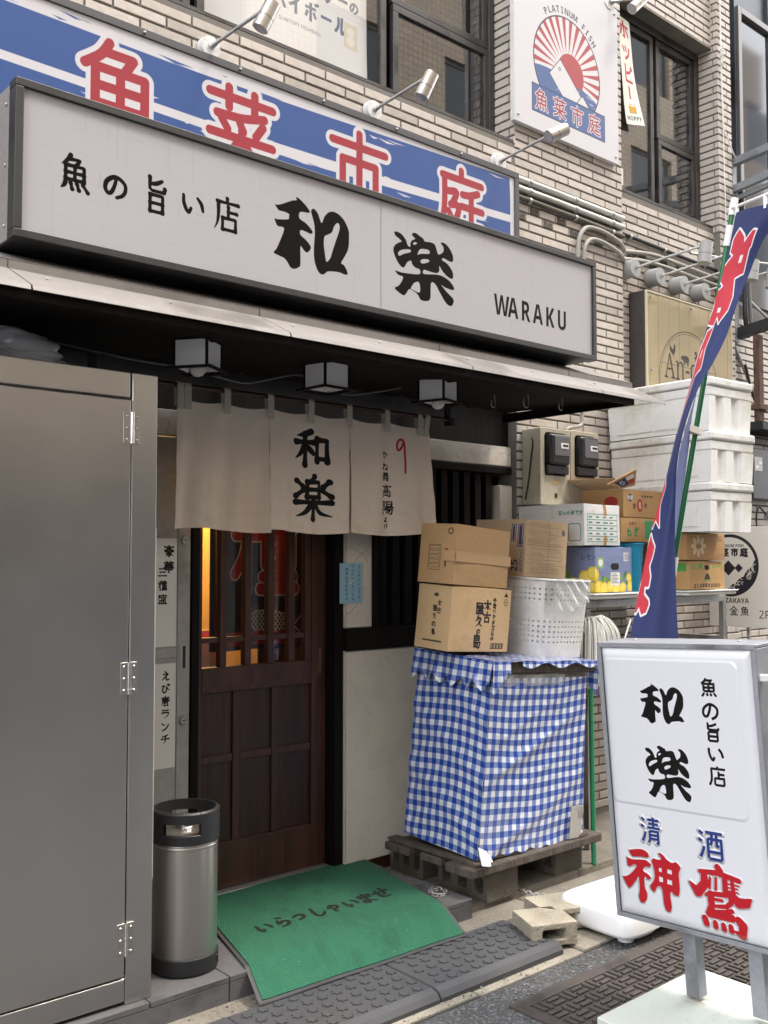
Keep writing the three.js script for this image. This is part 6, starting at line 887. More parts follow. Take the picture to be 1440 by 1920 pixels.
{ // opened carton with raised flaps
  const c = thing('open_carton', 'opened kraft carton with raised flaps and red round print on the rack stack', 'box', [4.5, RT + 0.409, 0.45], 0.05, 'boxes stacked outside the restaurant');
  const w = 0.40, h = 0.15, d = 0.34, t = 0.005, red = '#b33b34';
  const pm = M(0xffffff, 0.85, { map: printTex(w, h, d, '#bd9564', (g, D, W, H) => { g.fillStyle = '#2f3f5a'; g.beginPath(); g.ellipse(D + 60, 40, 30, 18, 0, 0, 7); g.fill(); glyph(g, '特', D + 34, 27, 25, 26, 3, '#e8e2d4'); glyph(g, '選', D + 62, 27, 25, 26, 3, '#e8e2d4'); g.fillStyle = red; g.beginPath(); g.ellipse(D + 150, 76, 26, 32, 0, 0, 7); g.fill(); glyph(g, '島', D + 136, 58, 28, 36, 3.4, '#ecd9c4'); glyph(g, '信', D + 86, 66, 24, 28, 3.5, '#4a3b2e'); glyph(g, '州', D + 192, 62, 24, 28, 3.5, '#4a3b2e'); g.fillStyle = '#4a3b2e'; for (let i = 0; i < 5; i++) g.fillRect(D + 170 + i * 22, 24, 14, 9); g.fillStyle = red; g.beginPath(); g.ellipse(D - 70, 60, 40, 26, 0, 0, 7); g.fill(); }), color: lin(0.86, 0.86, 0.86) });
  const fixUV = (g) => { const p = g.attributes.position, n = g.attributes.normal, u = g.attributes.uv, H = Math.round(h * 900) + 12; for (let i = 0; i < u.count; i++) { if (n.getZ(i) > 0.5) u.setXY(i, (d + p.getX(i)) / (w + d), 1 - (h - p.getY(i)) * 900 / H); else if (n.getX(i) < -0.5) u.setXY(i, (d + p.getZ(i)) / (w + d), 1 - (h - p.getY(i)) * 900 / H); else u.setXY(i, 0.3, 4 / H); } return g; };
  obj('walls', [sharp(0, w, 0, h, -t, 0), sharp(0, w, 0, h, -d, -d + t), sharp(0, t, 0, h, -d + t, -t), sharp(w - t, w, 0, h, -d + t, -t), sharp(t, w - t, 0, t, -d + t, -t)].map(fixUV), pm, c);
  const flapPrint = M(0xffffff, 0.85, { map: ctex(256, 128, (g) => { g.fillStyle = '#bd9564'; g.fillRect(0, 0, 256, 128); g.fillStyle = '#2b3d66'; g.fillRect(110, 20, 110, 84); g.fillStyle = red; g.fillRect(20, 62, 90, 40); g.fillStyle = '#e9e2d6'; g.fillRect(24, 26, 84, 34); for (let i = 0; i < 6; i++) { g.beginPath(); g.ellipse(166 + 20 * Math.cos(i * 1.05), 62 + 20 * Math.sin(i * 1.05), 9, 6, i, 0, 7); g.fill(); } }), color: lin(0.86, 0.86, 0.86) });
  const flap = (P, mat) => obj('flap', sheet(6, 4, (u, v) => [0, 1, 2].map((k) => (P[0][k] * (1 - u) + P[1][k] * u) * (1 - v) + (P[3][k] * (1 - u) + P[2][k] * u) * v), 0.004), mat, c);
  flap([[-0.13, h + 0.055, -d], [-0.115, h + 0.05, 0.02], [0.001, h + 0.001, -0.002], [0.001, h + 0.001, -d]].map((p) => p), MAT.card); flap([[0.05, h + 0.11, 0.05], [-0.20, h + 0.015, 0.03], [-0.006, h + 0.002, -0.002], [0.12, h + 0.03, -0.003]], flapPrint); flap([[0.02, h + 0.06, -d - 0.05], [w, h + 0.07, -d - 0.04], [w, h + 0.001, -d + 0.002], [0, h + 0.001, -d + 0.002]], MAT.card); flap([[w + 0.11, h - 0.03, -d], [w + 0.11, h - 0.03, 0], [w - 0.001, h + 0.001, -0.002], [w - 0.001, h + 0.001, -d]], MAT.card);
}
carton('kraft carton with green cabbage print standing on the foam tray', 0.40, 0.168, 0.33, [4.985, RT + 0.0, 0.545], [0, 0.02, 0], '#c19a66', (g, d, w, h) => {
  g.fillStyle = '#57a04a'; g.fillRect(d - 70, 12, 54, 44); row(g, '佐久浅間', d + 18, 14, 26, 28, 4, '#57a04a', 'gothic', 30); row(g, 'キャベツ', d + 220, 14, 30, 31, 5, '#57a04a', 'gothic', 34); g.fillStyle = '#1c140e'; g.beginPath(); g.roundRect(d + 146, 22, 46, 26, 13); g.fill();
  g.fillStyle = '#3a3a30'; g.beginPath(); g.moveTo(d + 140, 98); g.quadraticCurveTo(d + 150, 70, d + 172, 64); g.quadraticCurveTo(d + 196, 76, d + 200, 98); g.fill(); g.fillStyle = '#57a04a'; g.fillRect(d + 128, 102, 84, 5); row(g, '佐久浅間農業協同組合', d + 42, 118, 24, 27, 3.2, '#3a3128', 'gothic', 24);
}, { group: 'cartons on the steel rack' });
carton('kraft carton with pale flower print under the foam boxes', 0.41, 0.158, 0.34, [4.955, RT + 0.17, 0.555], [0, 0.0, 0], '#b98f60', (g, d, w, h) => { g.fillStyle = '#d8c4a4'; for (let i = 0; i < 8; i++) { g.beginPath(); g.ellipse(d + 105 + 46 * Math.cos(i * 0.785), 68 + 36 * Math.sin(i * 0.785), 22, 13, i * 0.785, 0, 7); g.fill(); } g.fillStyle = '#7c5d3c'; g.font = 'bold 24px sans-serif'; g.fillText('pmi', d + 84, 76); for (let i = 0; i < 4; i++) g.fillRect(d + 280, 14 + i * 8, 50, 4); }, { group: 'cartons on the steel rack' });
// foam fish boxes
function foamBox(label, x, y, z, h, ry, dw = 0) {
  const b = thing('foam_box', label, 'foam box', [x, y, z], ry, 'white foam fish boxes'), w = 0.41 + dw, L = 0.70, bh = h - 0.052, tp = (g) => { const p = g.attributes.position; for (let i = 0; i < p.count; i++) { const k = 1 - 0.035 * (1 - p.getY(i) / bh); p.setX(i, w / 2 + (p.getX(i) - w / 2) * k); p.setZ(i, -L / 2 + (p.getZ(i) + L / 2) * k); } return g; };
  const s = new THREE.Shape(); const ed = [[0, 0], [0, -L], [w, -L], [w, 0]]; const fx = [0.0, 0.06, 0.085, 0.115, 0.145, 0.21, 0.24, 0.27, 0.295, w - 0.02];
  s.moveTo(0, L); s.lineTo(w, L); s.lineTo(w, 0);  // shape in x, -z; front edge carries vertical grooves
  const dep = [0, 0, 0.016, 0.016, 0, 0, 0.016, 0.016, 0, 0]; for (let i = fx.length - 1; i >= 0; i--) s.lineTo(Math.min(w, fx[i]), dep[i]); s.lineTo(0, 0);
  const grooved = raw(new THREE.ExtrudeGeometry(s, { depth: bh - 0.055, bevelEnabled: false })); grooved.rotateX(-Math.PI / 2); grooved.translate(0, 0.0, 0);
  obj('body', [planarUV(tp(grooved)), tp(span(0.0, w, bh - 0.0548, bh, -L, 0, 0.01))], MAT.foam, b);
  obj('side_panel', [tp(sharp(-0.004, 0.006, 0.03, bh - 0.09, -L + 0.34, -L + 0.62)), tp(sharp(-0.004, 0.006, 0.03, bh - 0.09, -L + 0.06, -L + 0.32))], MAT.foam, b);
  obj('lid', span(-0.008, w + 0.008, bh + 0.001, h - 0.001, -L - 0.008, 0.008, 0.014), MAT.foam, b);
  return b;
}
foamBox('white foam fish box at the bottom of the stack on the flower carton', 4.875, RT + 0.33, 0.755, 0.274, -0.05);
foamBox('white foam fish box in the middle of the foam stack', 4.872, RT + 0.605, 0.765, 0.278, -0.065);
foamBox('dented dirty foam fish box on top of the foam stack', 4.868, RT + 0.884, 0.76, 0.30, -0.045, 0.01);

// ---------------------------------------------------------------- electricity meters
[[4.132, 'cream electricity meter box with black meter beside the lattice window', 0], [4.394, 'cream electricity meter box with black meter beside the foam boxes', 0.004]].forEach(([x, label, dy]) => {
  const m = thing('electric_meter', label, 'electric meter', [x, 1.855 + dy, 0.052], 0, 'electricity meters'), w = 0.25, h = 0.415;
  const s = new THREE.Shape(); s.moveTo(0.006, 0); s.lineTo(w - 0.006, 0); s.lineTo(w, 0.006); s.lineTo(w, h - 0.01); s.quadraticCurveTo(w, h, w - 0.012, h); s.lineTo(0.012, h); s.quadraticCurveTo(0, h, 0, h - 0.01); s.lineTo(0, 0.006); s.closePath();
  const q = new THREE.Path(); q.moveTo(0.045, 0.155); q.lineTo(w - 0.04, 0.155); q.quadraticCurveTo(w - 0.025, 0.155, w - 0.025, 0.175); q.lineTo(w - 0.025, h - 0.05); q.quadraticCurveTo(w - 0.03, h - 0.022, w - 0.06, h - 0.02); q.lineTo(0.06, h - 0.02); q.quadraticCurveTo(0.03, h - 0.022, 0.03, h - 0.05); q.lineTo(0.03, 0.175); q.quadraticCurveTo(0.03, 0.155, 0.045, 0.155); s.holes.push(q);
  const g = raw(new THREE.ExtrudeGeometry(s, { depth: 0.118, bevelEnabled: true, bevelSize: 0.004, bevelThickness: 0.006, bevelSegments: 2 })); g.translate(0, 0, 0.006);
  obj('housing', planarUV(g), MAT.cream, m); obj('backplate', sharp(0.02, w - 0.02, 0.14, h - 0.015, 0.004, 0.03), MAT.meterBlack, m);
  const k = part('meter', m); obj('cover', span(0.05, w - 0.035, 0.215, h - 0.03, 0.03, 0.165, 0.016), MAT.meterBlack, k); obj('faceplate', span(0.075, w - 0.048, 0.265, h - 0.045, 0.1655, 0.169, 0.002), MAT.meterGrey, k); obj('counter', [span(0.125, 0.19, 0.305, 0.335, 0.1692, 0.171, 0.001)], MAT.white, k); obj('counter_digits', span(0.14, 0.185, 0.315, 0.328, 0.1712, 0.1718, 0.0003), MAT.black, k); obj('terminal_cover', span(0.04, w - 0.03, 0.165, 0.2145, 0.03, 0.15, 0.008), MAT.meterBlack, k);
  obj('badge', span(0.095, 0.15, 0.112, 0.128, 0.1305, 0.1325, 0.001), M(lin(0.45, 0.30, 0.12), 0.5), m); obj('latch', span(0.115, 0.135, 0.035, 0.06, 0.1305, 0.133, 0.001), MAT.ironDark, m);
});
tag(obj('meter_cable', tube([[4.15, 2.28, 0.07], [4.128, 2.2, 0.13], [4.124, 2.1, 0.12], [4.126, 1.98, 0.1], [4.122, 1.88, 0.08]], 0.005, 30, 6), MAT.black), 'black cable drooping down the side of the meter box', 'cable');

// ---------------------------------------------------------------- conduits on the tile wall
function pipe(name, label, pts, r, mat, group) { const o = thing(name, label, 'pipe', [0, 0, 0], 0, group); obj('run', tube(pts, r, 70, 12), mat, o); if (name === 'white_conduit' || name === 'dark_conduit') { const cv = new THREE.CatmullRomCurve3(pts.map((p) => V(...p))); for (const t of [0.12, 0.5, 0.88]) { const p = cv.getPoint(t); obj('clip', [bx(0.022, r * 2 + 0.012, r + 0.004, p.x, p.y, p.z - r * 0.5, 0.003), (() => { const g = cyl(r + 0.003, r + 0.003, 0.02, 0, 0, 0, 16); g.rotateZ(Math.PI / 2); g.translate(p.x, p.y, p.z); return g; })()], MAT.galv, o); } } return o; }
const PG = 'conduits on the tiled wall';
pipe('white_conduit', 'upper white straight conduit from the blue sign across the pier', [[4.06, 3.668, 0.068], [4.6, 3.667, 0.068], [5.07, 3.664, 0.068]], 0.0165, MAT.pvcWhite, PG);
pipe('white_conduit', 'lower white straight conduit from the blue sign across the pier', [[4.06, 3.616, 0.068], [4.6, 3.615, 0.068], [5.07, 3.611, 0.068]], 0.0165, MAT.pvcWhite, PG);
pipe('dark_conduit', 'weathered dark conduit below the white conduits on the pier', [[4.06, 3.566, 0.066], [4.6, 3.563, 0.066], [5.075, 3.553, 0.066]], 0.014, M(lin(0.12, 0.11, 0.085), 0.8, { map: rep(T.stain, 2) }), PG);
pipe('bent_conduit', 'outer grey conduit bending up from behind the shop sign', [[4.60, 2.95, 0.075], [4.605, 3.3, 0.075], [4.625, 3.45, 0.075], [4.70, 3.525, 0.075], [4.85, 3.535, 0.075], [5.02, 3.51, 0.07], [5.105, 3.485, 0.05], [5.16, 3.49, 0.022], [5.5, 3.53, 0.02], [6.24, 3.52, 0.02]], 0.013, MAT.pvcGrey, PG);
pipe('bent_conduit', 'inner grey conduit bending up from behind the shop sign', [[4.655, 2.95, 0.075], [4.66, 3.25, 0.075], [4.675, 3.40, 0.075], [4.74, 3.462, 0.075], [4.86, 3.468, 0.075], [5.02, 3.44, 0.07], [5.105, 3.415, 0.05], [5.16, 3.44, 0.022], [5.5, 3.475, 0.02], [6.24, 3.47, 0.02]], 0.013, MAT.pvcGrey, PG);
pipe('dark_conduit', 'thin dark conduit along the wall below the side window', [[5.1, 3.60, 0.016], [5.6, 3.59, 0.016], [6.24, 3.58, 0.016]], 0.012, MAT.ironDark, PG);
pipe('meter_conduit', 'short grey conduits bending into the wall above the meters', [[4.45, 2.27, 0.1], [4.47, 2.30, 0.1], [4.54, 2.315, 0.1], [4.60, 2.34, 0.1], [4.61, 2.45, 0.09]], 0.011, MAT.pvcGrey, PG);
tag(obj('junction_box', span(5.092, 5.135, 3.90, 4.01, -0.03, 0.03, 0.004), MAT.pvcWhite), 'small cream junction box at the edge of the side window', 'box');

// ---------------------------------------------------------------- beige sign of the neighbouring restaurant
{
  const s = thing('beige_board_sign', 'beige plank sign with circle, animal silhouettes and serif lettering beside the foam boxes', 'sign');
  const x0 = 5.215, x1 = 6.235, y0 = 2.42, y1 = 3.235, zf = 0.13;
  obj('casing', [span(x0, x1, y0, y1, 0.002, zf - 0.012, 0.003)], M(lin(0.05, 0.042, 0.038), 0.6, { map: rep(T.stain, 2) }), s);
  const K = '#0a0908', tex = ctex(1024, 820, (g, w, h) => {
    const kx = w / (x1 - x0), ky = h / (y1 - y0); g.fillStyle = '#d9cba6'; g.fillRect(0, 0, w, h); for (let i = 0; i < 420; i++) { g.fillStyle = `rgba(120,95,50,${rnd() * 0.06})`; g.fillRect(rnd() * w, rnd() * h, 2 + rnd() * 3, 30 + rnd() * 200); }
    const cx = 0.475 * kx, cy = 0.545 * ky, R = 0.345 * kx; g.strokeStyle = K; g.lineWidth = 5; g.beginPath(); g.arc(cx, cy, R, 0, 7); g.stroke(); g.lineWidth = 2.5; g.beginPath(); g.arc(cx, cy, R - 16, 0, 7); g.stroke(); g.beginPath(); g.moveTo(cx - R + 30, cy - 110); g.lineTo(cx + R - 30, cy - 110); g.stroke();
    g.fillStyle = K; g.font = '225px serif'; g.save(); g.translate(192, 530); g.scale(0.78, 1); g.fillText('An-do', 0, 0); g.restore();
    const pig = (x, y, q) => { g.save(); g.translate(x, y); g.scale(q, q); g.beginPath(); g.ellipse(0, 0, 44, 26, 0, 0, 7); g.fill(); g.beginPath(); g.ellipse(-44, -4, 18, 15, 0.3, 0, 7); g.fill(); g.fillRect(-64, -4, 10, 9); for (const a of [-28, -16, 18, 30]) g.fillRect(a - 4, 14, 9, 32); g.beginPath(); g.moveTo(-46, -16); g.lineTo(-36, -32); g.lineTo(-30, -14); g.fill(); g.restore(); };
    const hen = (x, y) => { g.save(); g.translate(x, y); g.beginPath(); g.moveTo(-34, -38); g.quadraticCurveTo(-22, -10, 0, -6); g.quadraticCurveTo(12, -20, 12, -44); g.lineTo(26, -34); g.quadraticCurveTo(30, 10, 10, 26); g.lineTo(12, 44); g.lineTo(4, 44); g.lineTo(0, 28); g.quadraticCurveTo(-26, 22, -36, -10); g.fill(); g.restore(); };
    hen(292, 345); pig(440, 385, 0.9); pig(630, 362, 1.25); g.fillRect(545, 318, 26, 22);
  });
  const xs = [x0 + 0.012]; while (xs[xs.length - 1] < x1 - 0.13) xs.push(xs[xs.length - 1] + 0.118); xs.push(x1 - 0.012);
  const pm = M(0xffffff, 0.7, { map: tex, color: lin(0.52, 0.50, 0.47), specularIntensity: 0.4 });
  for (let i = 0; i < xs.length - 1; i++) { const g = sharp(xs[i] + 0.0012, xs[i + 1] - 0.0012, y0 + 0.012, y1 - 0.012, zf - 0.0115, zf + rr(-0.001, 0.001)), p = g.attributes.position, u = g.attributes.uv; for (let k = 0; k < u.count; k++) u.setXY(k, (p.getX(k) - x0) / (x1 - x0), (p.getY(k) - y0) / (y1 - y0)); obj('plank', g, pm, s); }
  obj('edge_trim', [span(x0, x0 + 0.0115, y0, y1, zf - 0.0115, zf + 0.004), span(x1 - 0.0115, x1, y0, y1, zf - 0.0115, zf + 0.004), span(x0 + 0.012, x1 - 0.012, y1 - 0.0115, y1, zf - 0.0115, zf + 0.004)], M(lin(0.50, 0.44, 0.32), 0.6), s);
  obj('clear_cover', sharp(x0 + 0.03, x1 - 0.03, y0 + 0.03, y1 - 0.03, zf + 0.006, zf + 0.009), MAT.plexi, s);
  obj('stud', [[0.04, 0.04], [0.5, 0.04], [0.97, 0.04], [0.04, 0.5]].map(([a, b]) => { const g = cyl(0.009, 0.009, 0.014, 0, 0, 0, 12); g.rotateX(Math.PI / 2); g.translate(x0 + a, y1 - b, zf + 0.012); return g; }), MAT.galv, s);
  [[5.165, 'grey drum based arm spotlight above the beige sign corner'], [5.44, 'second grey drum based arm spotlight above the beige sign'], [5.717, 'third grey drum based arm spotlight above the beige sign'], [5.98, 'fourth grey drum based arm spotlight above the beige sign']].forEach(([x, label]) => spotlight('drum_spotlight', label, V(x, 3.37, 0.002), V(x + 0.13, 3.445, 0.50), V(-0.12, -0.95, -0.05), 'drum based spotlights', [M(lin(0.30, 0.30, 0.29), 0.6), M(lin(0.32, 0.32, 0.31), 0.5)], 0.04, 0.13, 0.058, 0.09));
  pipe('support_wire', 'thin metal bar stretched above the drum spotlights', [[5.45, 3.47, 0.3], [5.9, 3.49, 0.4], [6.5, 3.52, 0.55]], 0.008, MAT.galv);
}
// ---------------------------------------------------------------- white sign board at street level, square to the wall
{
  const s = thing('white_wall_sign', 'white projecting wall sign with round wave logo and upstairs notice at street level', 'sign');
  const X = 6.1, z0 = 0.004, z1 = 0.644, y0 = 1.105, y1 = 1.772;
  const tex = ctex(1024, 1067, (g, w, h) => {
    const k = w / (z1 - z0), m = (z) => (z - z0) * k, my = (y) => (y1 - y) * k, cx = m(0.158), cy = my(1.515), R = 0.20 * k, N = '#1d1f30';
    g.fillStyle = '#eceae6'; g.fillRect(0, 0, w, h); g.save(); g.beginPath(); g.arc(cx, cy, R, 0, 7); g.clip(); g.fillStyle = N; g.beginPath(); g.moveTo(cx - R, cy + R); for (let i = 0; i <= 20; i++) g.lineTo(cx - R + 2 * R * i / 20, cy + R - (i / 20) ** 2.2 * R * 1.25 + 14 * Math.sin(i * 2.2)); g.lineTo(cx + R, cy + R); g.fill(); g.strokeStyle = '#eceae6'; g.lineWidth = 8; for (let i = 0; i < 26; i++) { g.beginPath(); const a = rnd(); g.arc(cx - R + 2 * R * Math.sqrt(a), cy + R * (0.95 - a * 1.0) + rr(-20, 60), rr(12, 30), rnd() * 3, 3 + rnd() * 3); g.stroke(); } g.restore();
    g.strokeStyle = N; g.lineWidth = 0.021 * k; g.beginPath(); g.arc(cx, cy, R, 0, 7); g.stroke(); g.fillStyle = N; g.font = `bold ${Math.round(0.028 * k)}px sans-serif`; g.textAlign = 'center'; g.fillText('PLATINUM FISH', cx, my(1.638)); row(g, '魚菜市庭', m(0.028), my(1.632), 0.06 * k, 0.069 * k, 0.011 * k, N, 'gothic');
    const dia = (x, y, q) => { g.beginPath(); g.moveTo(x - q, y); g.lineTo(x, y - q); g.lineTo(x + q, y); g.lineTo(x, y + q); g.fill(); }; dia(m(0.15), my(1.497), 0.052 * k); dia(m(0.225), my(1.497), 0.03 * k);
    g.font = `bold ${Math.round(0.046 * k)}px sans-serif`; g.textAlign = 'left'; g.fillText('IZAKAYA', m(0.105), my(1.262)); row(g, '白金魚', m(0.075), my(1.242), 0.064 * k, 0.078 * k, 0.0068 * k, N, 'gothic'); g.font = `${Math.round(0.072 * k)}px sans-serif`; g.fillText('2F', m(0.362), my(1.166));
  });
  obj('panel', span(X, X + 0.03, y0, y1, z0, z1, 0.003), MAT.whitePaint, s);
  const g = sheet(1, 1, (u, v) => [X - 0.0014, y1 - 0.003 - (y1 - y0 - 0.006) * v, z0 + 0.003 + (z1 - z0 - 0.006) * u]); obj('print', g, M(0xffffff, 0.4, { map: tex, color: lin(0.84, 0.84, 0.82) }), s);
  obj('foot_post', [span(6.106, 6.126, 0.067, 1.1045, 0.27, 0.29)], MAT.galv, s);
}

// ---------------------------------------------------------------- banner on a pole in its water base
{
  const t = thing('water_base', 'white plastic water filled banner base on the kerb', 'banner base', [3.62, 0.0, 1.085], -0.03); t.scale.set(1.1, 1.05, 1.06);
  const w = 0.25, d = 0.185, prof = (q) => { const n = 60, o = []; for (let i = 0; i < n; i++) { const a = i / n * 6.28319, k = 8, c = Math.cos(a), s = Math.sin(a), r = Math.pow(Math.abs(c) ** k + Math.abs(s) ** k, -1 / k); o.push([r * c * (w + q), r * s * (d + q)]); } return o; };
  const rings = [[0.024, -0.03], [0.034, -0.006], [0.05, 0], [0.105, -0.004], [0.122, -0.012], [0.130, -0.026], [0.132, -0.06], [0.133, -0.18]];
  obj('tank', sheet(60, rings.length - 1, (u, v) => { const j = Math.round(v * (rings.length - 1)), p = prof(rings[j][1])[Math.round(u * 60) % 60]; let y = rings[j][0]; if (j < 2) y += 0.032 * Math.max(0, Math.cos((p[0]) * 13)) ** 2; return [p[0], y, p[1]]; }), M(lin(0.74, 0.74, 0.74), 0.35), t);
  obj('underside', (() => { const s = new THREE.Shape(prof(-0.03).map(([a, b]) => new THREE.Vector2(a, b))); const g = raw(new THREE.ShapeGeometry(s)); g.rotateX(Math.PI / 2); g.translate(0, 0.058, 0); return g; })(), M(lin(0.74, 0.74, 0.74), 0.35), t);
  for (const [x, z] of [[-0.17, 0.11], [0.17, 0.11], [-0.17, -0.11], [0.17, -0.11]]) obj('foot', cyl(0.03, 0.034, 0.06, x, z > 0 ? 0.0345 : 0.051, z, 16), M(lin(0.74, 0.74, 0.74), 0.35), t);
  obj('socket', [cyl(0.024, 0.022, 0.05, 0.02, 0.155, 0.02, 20), cyl(0.032, 0.03, 0.022, 0.19, 0.14, -0.11, 18)], M(lin(0.74, 0.74, 0.74), 0.35), t);
  const A = V(3.628, 0.14, 1.0257), B = V(3.9105, 3.117, 1.463), at = (k) => A.clone().lerp(B, k);
  const p = thing('banner_pole', 'tall leaning green banner pole with white top bar beside the standing sign', 'pole');
  obj('lower_tube', rod(at(0), at(0.455), 0.0135), MAT.greenDark, p); obj('upper_tube', rod(at(0.455), at(0.985), 0.0115), MAT.greenDark, p); obj('joint_sleeve', rod(at(0.44), at(0.478), 0.019, 0.018, 16), MAT.whitePlastic, p); obj('cap', [rod(at(0.975), at(1), 0.017, 0.016, 16), rod(at(0.93), at(0.96), 0.016, 0.016, 16)], MAT.whitePlastic, p);
  obj('top_bar', [rod(V(3.915, 3.078, 1.43), V(3.56, 2.968, 1.93), 0.0065)], MAT.whitePlastic, p);
  obj('clip', [bar(at(0.38).add(V(-0.05, 0.01, -0.0)), at(0.38).add(V(0.02, 0, 0.005)), 0.03, 0.012), bar(at(0.66).add(V(-0.085, 0.01, 0.01)), at(0.66).add(V(0.02, 0, 0.005)), 0.028, 0.03)], M(lin(0.55, 0.53, 0.47), 0.6), p);
  const E = [[3.844, 3.028, 1.506, 3.613, 2.923, 1.895], [3.827, 2.899, 1.484, 3.709, 2.851, 1.708], [3.806, 2.762, 1.459, 3.757, 2.725, 1.606], [3.781, 2.635, 1.431, 3.729, 2.6, 1.565], [3.754, 2.506, 1.402, 3.705, 2.472, 1.529], [3.728, 2.39, 1.373, 3.674, 2.365, 1.487], [3.702, 2.245, 1.344, 3.632, 2.243, 1.434], [3.673, 2.093, 1.311, 3.599, 2.068, 1.385], [3.645, 1.912, 1.277, 3.59, 1.925, 1.361], [3.621, 1.776, 1.249, 3.597, 1.771, 1.349], [3.6, 1.674, 1.227, 3.605, 1.643, 1.339], [3.579, 1.505, 1.199, 3.616, 1.506, 1.332], [3.557, 1.333, 1.171, 3.63, 1.35, 1.326], [3.539, 1.178, 1.147, 3.648, 1.183, 1.322]];
  const Lc = new THREE.CatmullRomCurve3(E.map((e) => V(e[0], e[1], e[2]))), Rc = new THREE.CatmullRomCurve3(E.map((e) => V(e[3], e[4], e[5])));
  const reds = [[17, 50, 38, 73, 45, 88, 55, 62, 64, 65, 71, 100, 68, 104, 78, 154, 52, 169, 71, 215, 70, 246, 51, 273, 47, 281, 32, 262, 26, 285, 0, 281, 4, 238, -4, 200, 17, 185, -4, 169, -2, 138, 7, 127, 22, 112, 10, 104, 9, 73], [28, 288, 26, 350, 44, 404, 21, 419, 22, 458, 13, 496, 13, 538, -1, 477, 8, 435, 2, 354, 8, 300], [-24, 546, -17, 562, -1, 623, 21, 646, 13, 673, 11, 688, 31, 754, 8, 735, 3, 762, -2, 754, -20, 658, -26, 588], [4, 777, 13, 788, 26, 800, 23, 819, 17, 838, 26, 858, 25, 877, 14, 877, 16, 892, 30, 904, 32, 912, 27, 927, 17, 931, 8, 915, 3, 927, -1, 923, -7, 896, 1, 892, 1, 869, -3, 842, -1, 819]];
  const tex = ctex(300, 2000, (g, w, h) => {
    g.fillStyle = '#2b386c'; g.fillRect(0, 0, w, h); for (let i = 0; i < 1500; i++) { g.fillStyle = `rgba(${rnd() > 0.5 ? '255,255,255' : '10,14,50'},${rnd() * 0.03})`; g.fillRect(rnd() * w, rnd() * h, 40, 2); }
    for (const pass of [0, 1]) for (const q of reds) { g.beginPath(); for (let i = 0; i < q.length; i += 2) i ? g.lineTo(q[i] * 3, q[i + 1] * 2) : g.moveTo(q[0] * 3, q[1] * 2); g.closePath(); g.lineJoin = 'round'; if (!pass) { g.strokeStyle = '#f4f1f1'; g.lineWidth = 20; g.stroke(); } else { g.fillStyle = '#d23b4a'; g.fill(); } }
    g.fillStyle = '#f4f1f1'; g.fillRect(140, 232, 30, 34); g.fillRect(72, 482, 42, 24); g.fillRect(40, 700, 12, 50);
  });
  const arc = (g) => g;
  const b = thing('street_banner', 'tall navy banner with red white edged characters twisting on the green pole', 'banner');
  const row2 = (t) => [Lc.getPoint(t), Rc.getPoint(t)];
  obj('cloth', sheet(10, 90, (u, v) => { const [l, r] = row2(v), q = l.clone().lerp(r, u), bow = 0.028 * Math.sin(Math.PI * u) + 0.006 * Math.sin(u * 11 + v * 9); return [q.x - bow * 0.75, q.y, q.z + bow * 0.45]; }, 0.0008), M(0xffffff, 0.75, { map: tex, color: lin(0.85, 0.85, 0.85), transmission: 0.12, thickness: 0 }), b);
  const Fo = [[3.642, 2.243, 1.426, 3.787, 2.273, 1.341], [3.617, 2.113, 1.395, 3.776, 2.17, 1.325], [3.597, 1.992, 1.37, 3.768, 2.043, 1.31], [3.591, 1.881, 1.357, 3.759, 1.894, 1.292], [3.592, 1.738, 1.349, 3.747, 1.729, 1.271], [3.595, 1.638, 1.345, 3.738, 1.637, 1.257]];
  obj('folded_back', sheet(4, 5, (u, v) => { const e = Fo[Math.round(v * 5)], k = 0.25 + 0.75 * Math.sin(Math.PI * (0.12 + 0.76 * v)); return [e[0] + (e[3] - e[0]) * u * k, e[1] + (e[4] - e[1]) * u * k, e[2] + (e[5] - e[2]) * u * k]; }, 0.0008), M(lin(0.033, 0.055, 0.20), 0.75), b);
  for (const [x, y, z, k] of [[3.865, 3.065, 1.497, 0], [3.72, 3.02, 1.70, 1], [3.60, 2.985, 1.875, 1]]) obj('loop', rod(V(x, y, z), V(x - 0.005, y - 0.09 + 0.03 * k, z + 0.004), 0.008), MAT.whitePlastic, b);
  obj('hem_cord', [rod(V(3.545, 1.30, 1.16), V(3.51, 1.14, 1.12), 0.004), rod(V(3.56, 1.28, 1.17), V(3.54, 1.12, 1.15), 0.004), rod(V(3.53, 1.20, 1.14), V(3.56, 1.13, 1.2), 0.004)], MAT.whitePlastic, b);
}
// ---------------------------------------------------------------- mop leaning upside down
{
  const m = thing('mop', 'upturned mop with green handle leaning on the steel rack', 'mop');
  const A = V(3.985, 0.067, 0.62), B = V(4.125, 1.18, 0.50); obj('handle', rod(A, B, 0.0125), MAT.green, m); obj('clamp', [bx(0.1, 0.045, 0.03, 4.13, 1.2, 0.50, 0.008), rod(V(4.12, 1.14, 0.505), V(4.127, 1.19, 0.5), 0.017)], MAT.whitePlastic, m);
  const strands = []; for (let i = 0; i < 150; i++) { const u = rnd(), s = rnd() > 0.42, x = 4.085 + 0.095 * u, l = s ? rr(0.10, 0.17) : rr(0.2, 0.33), dx = s ? rr(0.03, 0.16) : rr(-0.06, -0.01), dz = rr(0.0, 0.07); strands.push(tube([[x, 1.215, 0.50 + rr(-0.01, 0.012)], [x + dx * 0.35, 1.255 + rr(-0.01, 0.012), 0.505 + dz * 0.6], [x + dx * 0.8, 1.225 - l * 0.3, 0.51 + dz], [x + dx, 1.22 - l, 0.512 + dz]], 0.0036, 9, 5)); }
  obj('mop_strands', strands, MAT.rope, m).userData.kind = 'stuff';
}
